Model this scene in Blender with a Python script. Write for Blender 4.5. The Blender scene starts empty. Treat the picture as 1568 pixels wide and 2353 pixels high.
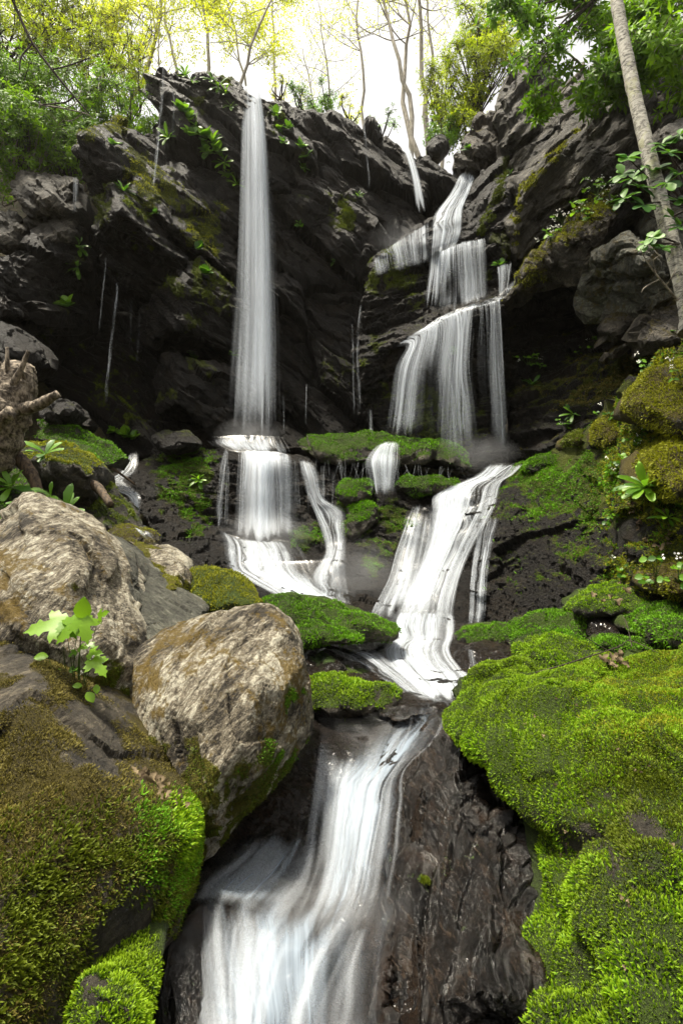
import bpy, math, random
import numpy as np
from mathutils import Vector
from mathutils.geometry import delaunay_2d_cdt
from mathutils.bvhtree import BVHTree

random.seed(7)
RNG = np.random.default_rng(11)
SC = bpy.context.scene
COL = SC.collection

# ------------------------------------------------------------------ camera
PITCH = math.radians(5.0)
F_PX = 2352.0 * 20.0 / 36.0          # focal length in the 1568 x 2352 survey grid
EYE = 1.55                           # eye height above the low stream
cam_data = bpy.data.cameras.new('camera')
cam = bpy.data.objects.new('camera', cam_data)
COL.objects.link(cam)
cam_data.sensor_fit = 'VERTICAL'
cam_data.sensor_height = 36.0
cam_data.sensor_width = 24.0
cam_data.lens = 20.0
cam_data.clip_start = 0.05
cam_data.clip_end = 2000.0
cam.location = (0, 0, EYE)
cam.rotation_euler = (math.radians(90) + PITCH, 0, 0)
SC.camera = cam

# ------------------------------------------------------------------ sky and sun
SUN_DIR = Vector((-0.24, 0.0, 0.97)).normalized()      # from the scene towards the sun
world = bpy.data.worlds.new('World')
SC.world = world
world.use_nodes = True
wn = world.node_tree
wn.nodes.clear()
w_out = wn.nodes.new('ShaderNodeOutputWorld')
w_bg = wn.nodes.new('ShaderNodeBackground')
w_sky = wn.nodes.new('ShaderNodeTexSky')
w_sky.sky_type = 'NISHITA'
w_sky.sun_disc = False
w_sky.sun_elevation = math.asin(SUN_DIR.z)
w_sky.sun_rotation = math.atan2(SUN_DIR.x, SUN_DIR.y)
w_sky.dust_density = 3.0
w_bw = wn.nodes.new('ShaderNodeRGBToBW')
w_mix = wn.nodes.new('ShaderNodeMix')
w_mix.data_type = 'RGBA'
w_mix.inputs[0].default_value = 0.80                      # bright high overcast: mostly white
w_gain = wn.nodes.new('ShaderNodeMix')
w_gain.data_type = 'RGBA'
w_gain.blend_type = 'MULTIPLY'
w_gain.inputs[0].default_value = 1.0
w_gain.inputs[7].default_value = (2.1, 2.02, 1.86, 1)
wn.links.new(w_sky.outputs[0], w_bw.inputs[0])
wn.links.new(w_sky.outputs[0], w_mix.inputs[6])
wn.links.new(w_bw.outputs[0], w_gain.inputs[6])
wn.links.new(w_gain.outputs[2], w_mix.inputs[7])
wn.links.new(w_mix.outputs[2], w_bg.inputs[0])
w_bg.inputs[1].default_value = 0.115
wn.links.new(w_bg.outputs[0], w_out.inputs[0])

sun_data = bpy.data.lights.new('sun', 'SUN')
sun_data.energy = 4.4
sun_data.angle = math.radians(6.0)
sun_data.color = (1.0, 0.92, 0.76)
sun = bpy.data.objects.new('sun', sun_data)
COL.objects.link(sun)
sun.rotation_euler = (-SUN_DIR).to_track_quat('-Z', 'Y').to_euler()

SC.view_settings.view_transform = 'Standard'
SC.view_settings.look = 'None'
SC.view_settings.gamma = 1.0
SC.view_settings.exposure = 1.12
SC.view_settings.use_curve_mapping = False
SC.render.film_transparent = False
SC.render.engine = 'CYCLES'
SC.cycles.use_denoising = True
SC.cycles.max_bounces = 6
SC.cycles.diffuse_bounces = 3
SC.cycles.glossy_bounces = 2
SC.cycles.transmission_bounces = 4
SC.cycles.transparent_max_bounces = 24
SC.cycles.caustics_reflective = False
SC.cycles.caustics_refractive = False
SC.cycles.volume_step_rate = 6.0
SC.cycles.volume_max_steps = 24
SC.cycles.use_adaptive_sampling = True
SC.cycles.adaptive_threshold = 0.025

# ------------------------------------------------------------------ geometry helpers
CP, SP = math.cos(PITCH), math.sin(PITCH)

def at(px, py, Y):
    """survey grid reading (px, py) of something Y metres ahead -> world point"""
    a = (px - 784.0) / F_PX
    b = (1176.0 - py) / F_PX
    dy = CP - b * SP
    s = Y / dy
    return np.array((a * s, Y, EYE + (SP + b * CP) * s))

def px_of(P):
    """world points (n,3) -> survey grid readings"""
    x, y, z = P[:, 0], P[:, 1], P[:, 2] - EYE
    d = y * CP + z * SP
    u = -y * SP + z * CP
    d = np.maximum(d, 1e-3)
    return np.stack((784.0 + F_PX * x / d, 1176.0 - F_PX * u / d), 1)

_perm = np.random.default_rng(3).permutation(256).astype(np.int32)
_perm = np.concatenate((_perm, _perm))
_g3 = np.random.default_rng(5).normal(size=(256, 3))
_g3 /= np.linalg.norm(_g3, axis=1)[:, None]
_gx, _gy, _gz = [np.ascontiguousarray(_g3[:, k], np.float32) for k in range(3)]

_r3 = np.random.default_rng(9).uniform(-1, 1, (256, 3)).astype(np.float32)
_q3 = np.random.default_rng(10).uniform(-1, 1, (256, 4)).astype(np.float32)

def perlin(P):
    P = np.asarray(P, np.float32)
    i = np.floor(P).astype(np.int32)
    f = P - i
    i &= 255
    u = f * f * f * (f * (f * 6 - 15) + 10)
    fx, fy, fz = f[:, 0], f[:, 1], f[:, 2]
    ux, uy, uz = u[:, 0], u[:, 1], u[:, 2]
    def corner(b, dx, dy, dz):
        h = _perm[(b + i[:, 2] + dz) & 255]
        return _gx[h] * (fx - dx) + _gy[h] * (fy - dy) + _gz[h] * (fz - dz)
    res = []
    for dx in (0, 1):
        a = _perm[(i[:, 0] + dx) & 255]
        r = []
        for dy in (0, 1):
            b = _perm[(a + i[:, 1] + dy) & 255]
            c0, c1 = corner(b, dx, dy, 0), corner(b, dx, dy, 1)
            r.append(c0 + uz * (c1 - c0))
        res.append(r[0] + uy * (r[1] - r[0]))
    return (res[0] + ux * (res[1] - res[0])) * 1.5

def fbm(P, octv=4, gain=0.5, lac=2.03):
    r, a = 0, 1.0
    P = np.asarray(P, np.float32)
    for k in range(octv):
        r = r + a * perlin(P + 17.3 * k)
        P = P * lac
        a *= gain
    return r

def worley(Q):
    """nearest two cell centres: F1, F2, cell id, offset from the centre"""
    Q = np.asarray(Q, np.float32)
    i0 = np.floor(Q).astype(np.int32)
    n = len(Q)
    f1 = np.full(n, 9.0, np.float32); f2 = f1.copy()
    cid = np.zeros(n, np.int32)
    off = np.zeros((n, 3), np.float32)
    for dx in (-1, 0, 1):
        for dy in (-1, 0, 1):
            hy = _perm[(_perm[(i0[:, 0] + dx) & 255] + i0[:, 1] + dy) & 255]
            for dz in (-1, 0, 1):
                h = _perm[(hy + i0[:, 2] + dz) & 255]
                c = np.stack((i0[:, 0] + dx + 0.5 + 0.42 * _r3[h, 0], i0[:, 1] + dy + 0.5 + 0.42 * _r3[h, 1], i0[:, 2] + dz + 0.5 + 0.42 * _r3[h, 2]), 1)
                v = Q - c
                d = np.sqrt((v * v).sum(1))
                near = d < f1
                f2 = np.where(near, f1, np.minimum(f2, d))
                f1 = np.where(near, d, f1)
                cid = np.where(near, h, cid)
                off[near] = v[near]
    return f1, f2, cid, off

def smooth01(x, a, b):
    t = np.clip((x - a) / (b - a), 0, 1)
    return t * t * (3 - 2 * t)

def refine(V, T, B, res, rounds=9, back=6.0):
    """split edges longer than res survey units (coarser at the back and outside the frame)"""
    for _ in range(rounds):
        E = np.concatenate((T[:, [0, 1]], T[:, [1, 2]], T[:, [2, 0]]))
        E.sort(axis=1)
        key = E[:, 0] * (len(V) + 1) + E[:, 1]
        uq, first, inv = np.unique(key, return_index=True, return_inverse=True)
        UE = E[first]
        ln = np.linalg.norm(V[UE[:, 0]] - V[UE[:, 1]], axis=1)
        bm = (B[UE[:, 0]] + B[UE[:, 1]]) * 0.5
        C = (V[UE[:, 0]] + V[UE[:, 1]]) * 0.5
        X = px_of(C)
        r = ln * F_PX / np.linalg.norm(C - np.array((0, 0, EYE)), axis=1)
        off = np.maximum(np.maximum(-X[:, 0], X[:, 0] - 1568), X[:, 1] - 2352) - r > 40
        mark = r > res * (1 + back * np.maximum(bm, off))
        if not mark.any():
            break
        mid = np.full(len(UE), -1)
        mid[mark] = len(V) + np.arange(mark.sum())
        V = np.concatenate((V, (V[UE[mark, 0]] + V[UE[mark, 1]]) * 0.5))
        B = np.concatenate((B, bm[mark]))
        n = len(T)
        M = np.stack((mid[inv[:n]], mid[inv[n:2 * n]], mid[inv[2 * n:]]), 1)
        code = (M[:, 0] >= 0) * 1 + (M[:, 1] >= 0) * 2 + (M[:, 2] >= 0) * 4
        out = [T[code == 0]]
        for k, one, two in ((0, 1, 3), (1, 2, 6), (2, 4, 5)):
            s = code == one
            v0, v1, v2 = T[s, k], T[s, (k + 1) % 3], T[s, (k + 2) % 3]
            a = M[s, k]
            out += [np.stack((v0, a, v2), 1), np.stack((a, v1, v2), 1)]
            s = code == two
            v0, v1, v2 = T[s, k], T[s, (k + 1) % 3], T[s, (k + 2) % 3]
            a, b = M[s, k], M[s, (k + 1) % 3]
            out += [np.stack((a, v1, b), 1), np.stack((v0, a, b), 1), np.stack((v0, b, v2), 1)]
        s = code == 7
        v0, v1, v2 = T[s].T
        a, b, c = M[s].T
        out += [np.stack(x, 1) for x in ((v0, a, c), (a, v1, b), (c, b, v2), (a, b, c))]
        T = np.concatenate(out)
    return V, T, B


def vnormals(V, T):
    n = np.cross(V[T[:, 1]] - V[T[:, 0]], V[T[:, 2]] - V[T[:, 0]])
    N = np.zeros_like(V)
    for k in range(3):
        for c in range(3):
            N[:, c] += np.bincount(T[:, k], n[:, c], len(V))
    return N / np.maximum(np.linalg.norm(N, axis=1), 1e-12)[:, None]

def laplace(V, T, it, lam=0.5, W=None):
    E = np.concatenate((T[:, [0, 1]], T[:, [1, 2]], T[:, [2, 0]]))
    E = np.concatenate((E, E[:, ::-1]))
    cnt = np.maximum(np.bincount(E[:, 0], minlength=len(V)), 1)
    for _ in range(it):
        A = np.stack([np.bincount(E[:, 0], V[E[:, 1], c], len(V)) for c in range(3)], 1) / cnt[:, None]
        step = lam * (A - V)
        V = V + (step if W is None else step * W[:, None])
    return V

def new_mesh(name, V, F, mats=(), smooth=True, attrs=None, uv=None):
    """F: (n,3) or (n,4) int array"""
    me = bpy.data.meshes.new(name)
    F = np.asarray(F, np.int32)
    k = F.shape[1]
    me.vertices.add(len(V))
    me.vertices.foreach_set('co', np.asarray(V, np.float32).ravel())
    me.loops.add(F.size)
    me.loops.foreach_set('vertex_index', F.ravel())
    me.polygons.add(len(F))
    me.polygons.foreach_set('loop_start', np.arange(0, F.size, k, dtype=np.int32))
    me.polygons.foreach_set('use_smooth', np.full(len(F), smooth))
    for m in mats:
        me.materials.append(m)
    for nm, arr in (attrs or {}).items():
        at_ = me.attributes.new(nm, 'FLOAT', 'POINT')
        at_.data.foreach_set('value', np.asarray(arr, np.float32))
    if uv is not None:
        l = me.uv_layers.new(name='UVMap')
        l.data.foreach_set('uv', np.asarray(uv, np.float32)[F.ravel()].ravel())
    me.update()
    me.validate()
    return me

def link(name, me, parent=None, loc=(0, 0, 0)):
    o = bpy.data.objects.new(name, me)
    COL.objects.link(o)
    o.location = loc
    if parent is not None:
        o.parent = parent
    return o

def tag(o, label=None, cat=None, group=None, kind=None):
    if label: o['label'] = label
    if cat: o['category'] = cat
    if group: o['group'] = group
    if kind: o['kind'] = kind
    return o

def empty(name, loc):
    o = bpy.data.objects.new(name, None)
    COL.objects.link(o)
    o.location = loc
    o.empty_display_size = 0.1
    return o

# ------------------------------------------------------------------ materials
class NT:
    def __init__(self, name):
        self.m = bpy.data.materials.new(name)
        self.m.use_nodes = True
        self.t = self.m.node_tree
        self.t.nodes.clear()
        self.out = self.t.nodes.new('ShaderNodeOutputMaterial')
    def n(self, typ, **kw):
        x = self.t.nodes.new(typ)
        for k, v in kw.items():
            setattr(x, k, v)
        return x
    def put(self, sock, v):
        if hasattr(v, 'links') or hasattr(v, 'is_output'):
            self.t.links.new(v, sock)
        else:
            sock.default_value = v
    def noise(self, vec, scale, detail=4, rough=0.55, dist=0.0):
        x = self.n('ShaderNodeTexNoise')
        self.put(x.inputs['Vector'], vec)
        for k, v in (('Scale', scale), ('Detail', detail), ('Roughness', rough), ('Distortion', dist)):
            x.inputs[k].default_value = v
        return x.outputs[0]
    def math(self, op, a, b=0.0, clamp=False):
        x = self.n('ShaderNodeMath', operation=op, use_clamp=clamp)
        self.put(x.inputs[0], a)
        self.put(x.inputs[1], b)
        return x.outputs[0]
    def ramp(self, f, lo, hi, to0=0.0, to1=1.0, smooth=True):
        x = self.n('ShaderNodeMapRange', interpolation_type='SMOOTHSTEP' if smooth else 'LINEAR', clamp=True)
        self.put(x.inputs[0], f)
        for i, v in ((1, lo), (2, hi), (3, to0), (4, to1)):
            x.inputs[i].default_value = v
        return x.outputs[0]
    def mix(self, f, a, b, mode='MIX'):
        x = self.n('ShaderNodeMix', data_type='RGBA', blend_type=mode)
        self.put(x.inputs[0], f)
        for i, v in ((6, a), (7, b)):
            if isinstance(v, tuple):
                v = (*v, 1) if len(v) == 3 else v
            self.put(x.inputs[i], v)
        return x.outputs[2]
    def attr(self, name, col=False):
        x = self.n('ShaderNodeAttribute', attribute_name=name)
        return x.outputs[0] if col else x.outputs[2]
    def mapping(self, rot=(0, 0, 0), scale=(1, 1, 1), src='Object'):
        tc = self.n('ShaderNodeTexCoord')
        vec = tc.outputs[src]
        if any(rot):                        # turn into the bedding frame first, then stretch along it
            mr = self.n('ShaderNodeMapping')
            self.t.links.new(vec, mr.inputs[0])
            mr.inputs['Rotation'].default_value = rot
            vec = mr.outputs[0]
        mp = self.n('ShaderNodeMapping')
        self.t.links.new(vec, mp.inputs[0])
        mp.inputs['Scale'].default_value = scale
        return mp.outputs[0]
    def bump(self, h, strength, dist, nrm=None):
        x = self.n('ShaderNodeBump')
        self.put(x.inputs['Height'], h)
        x.inputs['Strength'].default_value = strength
        x.inputs['Distance'].default_value = dist
        if nrm is not None:
            self.put(x.inputs['Normal'], nrm)
        return x.outputs[0]
    def bsdf(self, col, rough, nrm=None, spec=0.5, coat=0.0):
        x = self.n('ShaderNodeBsdfPrincipled')
        self.put(x.inputs['Base Color'], col if not isinstance(col, tuple) else (*col[:3], 1))
        self.put(x.inputs['Roughness'], rough)
        x.inputs['Specular IOR Level'].default_value = spec
        x.inputs['Coat Weight'].default_value = coat
        x.inputs['Coat Roughness'].default_value = 0.12
        if nrm is not None:
            self.put(x.inputs['Normal'], nrm)
        return x
    def done(self, sh):
        self.t.links.new(sh, self.out.inputs[0])
        return self.m

def rock_mat(name, dark, mid, light, mosscol, mossdark, strata_rot=(0, 0.7, 0), sx=(9, 9, 34), rough=(0.35, 0.7),
             bump=0.5, lich=None, spec=0.5, stain=None, contrast=(0.36, 0.66), scale=1.0, pale=0.0, coat=0.0, bscale=1.0, speck=0.35):
    """laminated schist: streaked three-tone stone, lichen blotches, moss where attribute 'moss' is high"""
    t = NT(name)
    v = t.mapping()
    vs = t.mapping(strata_rot, sx)
    big = t.noise(v, 2.2 * scale, 5, 0.6)
    streak = t.noise(vs, 1.0 * scale, 6, 0.68, 0.6)
    fine = t.noise(vs, 4.5 * scale, 5, 0.7)
    gr = t.noise(v, 60 * scale, 3, 0.7)
    s = t.math('ADD', t.math('MULTIPLY', streak, 0.62), t.math('MULTIPLY', fine, 0.38))
    s = t.math('ADD', s, t.math('MULTIPLY', t.math('SUBTRACT', big, 0.5), 0.55))
    c = t.mix(t.ramp(s, contrast[0], (contrast[0] + contrast[1]) / 2), dark, mid)
    c = t.mix(t.ramp(s, (contrast[0] + contrast[1]) / 2, contrast[1]), c, light)
    if pale > 0:
        pv = t.noise(v, 1.3 * scale, 6, 0.62)
        c = t.mix(t.math('MULTIPLY', t.ramp(t.math('ADD', t.math('MULTIPLY', pv, 0.7), t.math('MULTIPLY', fine, 0.3)), 0.5, 0.6), pale), c, light)
    if stain:
        st = t.noise(v, 1.7 * scale, 5, 0.65, 0.8)
        c = t.mix(t.ramp(st, 0.50, 0.66, 0, 0.85), c, stain)
    if lich:
        lv = t.noise(v, 5.0 * scale, 6, 0.72, 0.5)
        l2 = t.noise(v, 26 * scale, 4, 0.7)
        lf = t.math('ADD', t.math('MULTIPLY', lv, 0.65), t.math('MULTIPLY', l2, 0.35))
        la = t.attr('lichen')
        lf = t.math('ADD', lf, t.math('MULTIPLY', t.math('SUBTRACT', la, 0.5), 0.5))
        c = t.mix(t.ramp(lf, 0.50, 0.60, 0, 0.9), c, lich)
    c = t.mix(t.ramp(gr, 0.3, 0.66, speck, 0.0), c, (0.008, 0.007, 0.006))
    m = t.attr('moss')
    mn = t.noise(v, 22 * scale, 5, 0.72)
    mf = t.math('ADD', m, t.math('MULTIPLY', t.math('SUBTRACT', mn, 0.5), 1.1))
    mfac = t.ramp(mf, 0.38, 0.62)
    mn2 = t.noise(v, 90 * scale, 3, 0.8)
    mc = t.mix(t.ramp(t.math('ADD', t.math('MULTIPLY', mn2, 0.6), t.math('MULTIPLY', big, 0.4)), 0.36, 0.62), mossdark, mosscol)
    col = t.mix(mfac, c, mc)
    grit = t.noise(v, 30 * scale, 7, 0.8)
    h = t.math('ADD', t.math('MULTIPLY', s, 1.0), t.math('ADD', t.math('MULTIPLY', gr, 0.25), t.math('MULTIPLY', grit, 1.5)))
    h = t.math('ADD', h, t.math('MULTIPLY', t.math('MULTIPLY', mn2, mfac), 0.9))
    nr = t.bump(h, bump, 0.05 * bscale)
    rr = t.ramp(fine, 0.3, 0.7, rough[0], rough[1])
    rr = t.math('ADD', rr, t.math('MULTIPLY', mfac, 0.5), True)
    b = t.bsdf(col, rr, nr, spec, coat)
    return t.done(b.outputs[0])

def leaf_mat(name, c0, c1, trans=0.45, rough=0.5, tip=None, spec=0.4):
    """thin leaf: colour varies per leaf (attribute 'v'), light passes through"""
    t = NT(name)
    c = t.mix(t.attr('v'), c0, c1)
    if tip:
        c = t.mix(t.ramp(t.attr('tip'), 0.2, 1.0, 0.0, 0.85), c, tip)
    b = t.bsdf(c, rough, None, spec)
    tr = t.n('ShaderNodeBsdfTranslucent')
    t.put(tr.inputs[0], t.mix(0.6, c, (0.75, 0.9, 0.1), 'MULTIPLY') if False else c)
    mx = t.n('ShaderNodeMixShader')
    mx.inputs[0].default_value = trans
    t.t.links.new(b.outputs[0], mx.inputs[1])
    t.t.links.new(tr.outputs[0], mx.inputs[2])
    return t.done(mx.outputs[0])

def bark_mat(name, c0, c1, sc=(30, 30, 6), rough=0.85, bump=0.5, spot=None):
    t = NT(name)
    v = t.mapping((0, 0, 0), sc)
    n1 = t.noise(v, 1.0, 5, 0.65)
    c = t.mix(t.ramp(n1, 0.35, 0.65), c0, c1)
    if spot:
        n2 = t.noise(t.mapping(), 14, 4, 0.7)
        c = t.mix(t.ramp(n2, 0.52, 0.62, 0, 0.8), c, spot)
    b = t.bsdf(c, rough, t.bump(n1, bump, 0.02), 0.3)
    return t.done(b.outputs[0])
# ------------------------------------------------------------------ rock builder
ROCKS = []          # (object, px bounds) for resting things on stone

def strata_disp(P, n, f, amp):
    """proud and recessed beds across direction n (beds per metre f)"""
    n = np.asarray(n, float); n /= np.linalg.norm(n)
    s = P @ n
    a = np.cross(n, (0.3, 1, 0.2)); a /= np.linalg.norm(a)
    b = np.cross(n, a)
    q = np.stack((s * f, P @ a * f * 0.16, P @ b * f * 0.16), 1)
    q[:, 0] += 0.6 * perlin(P * 0.9)
    r = fbm(q, 3, 0.55)
    step = np.tanh(r * 5.0) * 0.5 + r
    return amp * step

CR = (0.64, -0.45, 0.77)      # bedding normal of the main cliff (beds dip to the right)
CL = (-0.66, -0.35, 0.66)     # bedding normal of the right cliff (beds rise to the right)

def fracture(P, n, f, amp, tilt=0.9, flat=3.0, crack=0.6):
    """angular blocks: every joint-bounded block sits proud or back and is tilted a little, joints are open"""
    n = np.asarray(n, float); n = n / np.linalg.norm(n)
    a = np.cross(n, (0.3, 1, 0.2)); a /= np.linalg.norm(a)
    b = np.cross(n, a)
    Pw = P + 0.05 / f * np.stack((perlin(P * f * 1.7), perlin(P * f * 1.7 + 9), perlin(P * f * 1.7 + 21)), 1)
    q = np.stack((Pw @ n * f * flat, Pw @ a * f * 0.7, Pw @ b * f * 0.5), 1)
    f1, f2, c, o = worley(q)
    d = _q3[c, 3] * amp + (o * _q3[c, :3]).sum(1) * amp * tilt
    return d - amp * crack * np.exp(-((f2 - f1) / 0.07) ** 2)

def rock(name, out, inn=(), mat=None, pl=None, bulge=0.0, thick=1.2, res=4.2, smooth=3, big=(0.05, 1.2), mid=(0.02, 5.0),
         fine=(0.006, 22.0), bed=None, moss=None, lichen=None, parent=None, seed=0, spots=(), lspots=(), shrink=0.25, frac=None, crisp=False):
    """closed stone: traced front outline with real distances, shaped front, sides and back; then weathered"""
    cx = sum(p[0] for p in out) / len(out)
    cy = sum(p[1] for p in out) / len(out)
    def depth(p):
        if len(p) > 2:
            return p[2]
        Yc, gx, gy = pl
        return Yc + gx * (p[0] - cx) / 100.0 + gy * (cy - p[1]) / 100.0
    pts = [(p[0], p[1], depth(p)) for p in out]
    n = len(pts)
    extra = [(p[0], p[1], depth(p)) for p in inn]
    if bulge:
        rr = random.Random(seed + 5)
        for s in (0.78, 0.48, 0.15):
            for k in range(0, n, 1 if s > 0.5 else 2):
                p = pts[k]
                extra.append((cx + (p[0] - cx) * s * rr.uniform(0.93, 1.07), cy + (p[1] - cy) * s * rr.uniform(0.93, 1.07),
                              p[2] * s + depth((cx, cy)) * (1 - s) - bulge * math.sqrt(1 - s * s) * rr.uniform(0.85, 1.15) if pl else
                              p[2] - bulge * math.sqrt(1 - s * s) * rr.uniform(0.85, 1.15)))
    allp = pts + extra
    v2, _, f2, ov, _, _ = delaunay_2d_cdt([Vector((p[0], p[1])) for p in allp], [(k, (k + 1) % n) for k in range(n)],
                                          [list(range(n))], 1, 1e-4)
    P3 = []
    ring = [-1] * n
    for k, v in enumerate(v2):
        if ov[k]:
            j = ov[k][0]
            for jj in ov[k]:
                if jj < n:
                    ring[jj] = k
                    j = jj
            P3.append(at(*allp[j]))
        else:
            d = [((v[0] - p[0]) ** 2 + (v[1] - p[1]) ** 2, p[2]) for p in allp]
            d.sort()
            P3.append(at(v[0], v[1], d[0][1]))
    T = []
    for f in f2:
        a, b, c = [v2[k] for k in f]
        ar = (b[0] - a[0]) * (c[1] - a[1]) - (c[0] - a[0]) * (b[1] - a[1])
        if abs(ar) < 1e-6:
            continue
        T.append(tuple(f) if ar < 0 else (f[0], f[2], f[1]))
    area = sum((pts[k][0] * pts[(k + 1) % n][1] - pts[(k + 1) % n][0] * pts[k][1]) for k in range(n))
    ring = [r for r in ring if r >= 0]
    nr = len(ring)
    Pn = np.array(P3)
    cen = Pn[ring].mean(0)
    B = [0.0] * len(P3)
    prev = ring
    for fr, sh in ((0.5, shrink * 0.2), (1.0, shrink)):
        base = len(P3)
        for r in ring:
            q = Pn[r] + (cen - Pn[r]) * sh
            q[1] = Pn[r][1] + thick * fr
            P3.append(q)
            B.append(1.0)
        for k in range(nr):
            a, b = prev[k], prev[(k + 1) % nr]
            c, d = base + (k + 1) % nr, base + k
            q = ((a, b, c), (a, c, d)) if area > 0 else ((a, c, b), (a, d, c))
            T += [tuple(x) for x in q]
        prev = list(range(base, base + nr))
    ctr = len(P3)
    P3.append(np.mean([P3[k] for k in prev], axis=0) + np.array((0, thick * 0.15, 0)))
    B.append(1.0)
    for k in range(nr):
        a, b = prev[k], prev[(k + 1) % nr]
        T.append((a, b, ctr) if area > 0 else (a, ctr, b))
    V = np.array(P3, float)
    T = np.array(T)
    B = np.array(B)
    used, T = np.unique(T.ravel(), return_inverse=True)
    T = T.reshape(-1, 3)
    V, B = V[used], B[used]
    V, T, B = refine(V, T, B, res * 4.5)
    if smooth:
        V = laplace(V, T, smooth, 0.5)
    V, T, B = refine(V, T, B, res)
    N = vnormals(V, T)
    o = np.array((seed * 3.7, seed * 1.9, 0))
    D = big[0] * fbm((V + o) * big[1], 3)
    if bed:
        D = D + strata_disp(V + o * 0.2, bed[0], bed[1], bed[2])
    if frac is None:
        ext = float(np.ptp(V[B < 0.5], axis=0).max())
        frac = [(1.0 / max(0.25, 0.4 * ext), 0.018 * ext ** 0.7, 0.1)]
    for k, fr in enumerate(frac):
        D = D + fracture(V + o + k * 5.5, CR if bed is None else bed[0], fr[0], fr[1], crack=fr[2] if len(fr) > 2 else 0.55)
    D = D + mid[0] * 0.6 * fbm((V + o) * mid[1], 3)
    V = V + N * D[:, None]
    N = vnormals(V, T)
    V = V + N * (fine[0] * fbm((V + o) * fine[1], 3))[:, None]
    N = vnormals(V, T)
    X = px_of(V)
    seed_off = o
    # moss: likes upward faces, patchy
    M = np.zeros(len(V))
    if moss:
        up, bias, patch = moss
        M = bias + up * smooth01(N[:, 2], 0.1, 0.85) + patch * fbm((V + o) * 3.1, 4)
    if spots:
        w1, w2, pt = fbm((V + o) * 4.0, 3), fbm((V + o) * 4.0 + 31, 3), fbm((V + o) * 6.5 + 60, 3)
        for (sx, sy, sr, st) in spots:
            dx, dy = X[:, 0] + 0.9 * sr * w1 - sx, X[:, 1] + 0.9 * sr * w2 - sy
            M = M + st * np.exp(-(dx * dx + dy * dy) / (1.5 * sr * sr)) * (1 + 1.3 * pt)
    M = np.clip(M, 0, 1)
    LI = np.full(len(V), 0.5 if lichen is None else lichen)
    for (sx, sy, sr, st) in lspots:
        LI = LI + st * np.exp(-(((X[:, 0] - sx) ** 2 + (X[:, 1] - sy) ** 2) / (sr * sr)))
    fv = B < 0.5
    base = np.array((V[fv, 0].mean(), V[:, 1].mean(), V[:, 2].min()))
    me = new_mesh(name, V - base, T, [mat], not crisp, {'moss': M, 'lichen': LI})
    o = link(name, me, parent, base if parent is None else base - np.array(parent.location))
    ROCKS.append((o, X[fv].min(0), X[fv].max(0), V, T, M, N, B))
    return o

_bvh = {}
def hit(px, py, skip=()):
    """nearest stone seen at a survey reading -> point, normal, object"""
    best = None
    o = Vector((0, 0, EYE))
    d = Vector(at(px, py, 5.0)) - o
    d.normalize()
    for rec in ROCKS:
        ob, lo, hi, V, T = rec[:5]
        if ob.name in skip or not (lo[0] - 6 <= px <= hi[0] + 6 and lo[1] - 6 <= py <= hi[1] + 6):
            continue
        if ob.name not in _bvh:
            _bvh[ob.name] = BVHTree.FromPolygons(V.tolist(), T.tolist(), all_triangles=True)
        p, nn, _, dist = _bvh[ob.name].ray_cast(o, d)
        if p is not None and (best is None or dist < best[3]):
            best = (p, nn, ob, dist)
    return best

def base_of(o):
    b = np.array(o.location)
    return b if o.parent is None else b + np.array(o.parent.location)

def rec_of(o):
    for r in ROCKS:
        if r[0] is o:
            return r

# ------------------------------------------------------------------ moss and leaf geometry
def blades(P, D, N, ln, wd, bend, seg=2, fold=0.0):
    """pointed blades; P roots, D directions, N facing, arrays; returns V, F(tris), v, tip"""
    n = len(P)
    S = np.cross(D, N)
    S /= np.maximum(np.linalg.norm(S, axis=1), 1e-9)[:, None]
    Nn = np.cross(S, D)
    cols = []
    prof = {2: [(0.0, 0.35), (0.5, 1.0), (1.0, 0.0)], 3: [(0.0, 0.25), (0.33, 0.9), (0.7, 0.8), (1.0, 0.0)]}[seg]
    rows, tips = [], []
    for (t, w) in prof:
        c = P + D * (ln * t)[:, None] + Nn * (bend * ln * t * t)[:, None]
        if w > 0:
            rows.append(c - S * (wd * w * 0.5)[:, None]); tips.append(np.full(n, t))
            rows.append(c + S * (wd * w * 0.5)[:, None]); tips.append(np.full(n, t))
        else:
            rows.append(c); tips.append(np.full(n, t))
    k = len(rows)
    V = np.stack(rows, 1).reshape(-1, 3)
    tip = np.stack(tips, 1).reshape(-1)
    f = []
    for s in range(seg - 1):
        a = 2 * s
        f += [(a, a + 1, a + 3), (a, a + 3, a + 2)]
    a = 2 * (seg - 1)
    f.append((a, a + 1, a + 2))
    F = (np.arange(n)[:, None, None] * k + np.array(f)[None]).reshape(-1, 3)
    return V, F, k, tip

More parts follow.
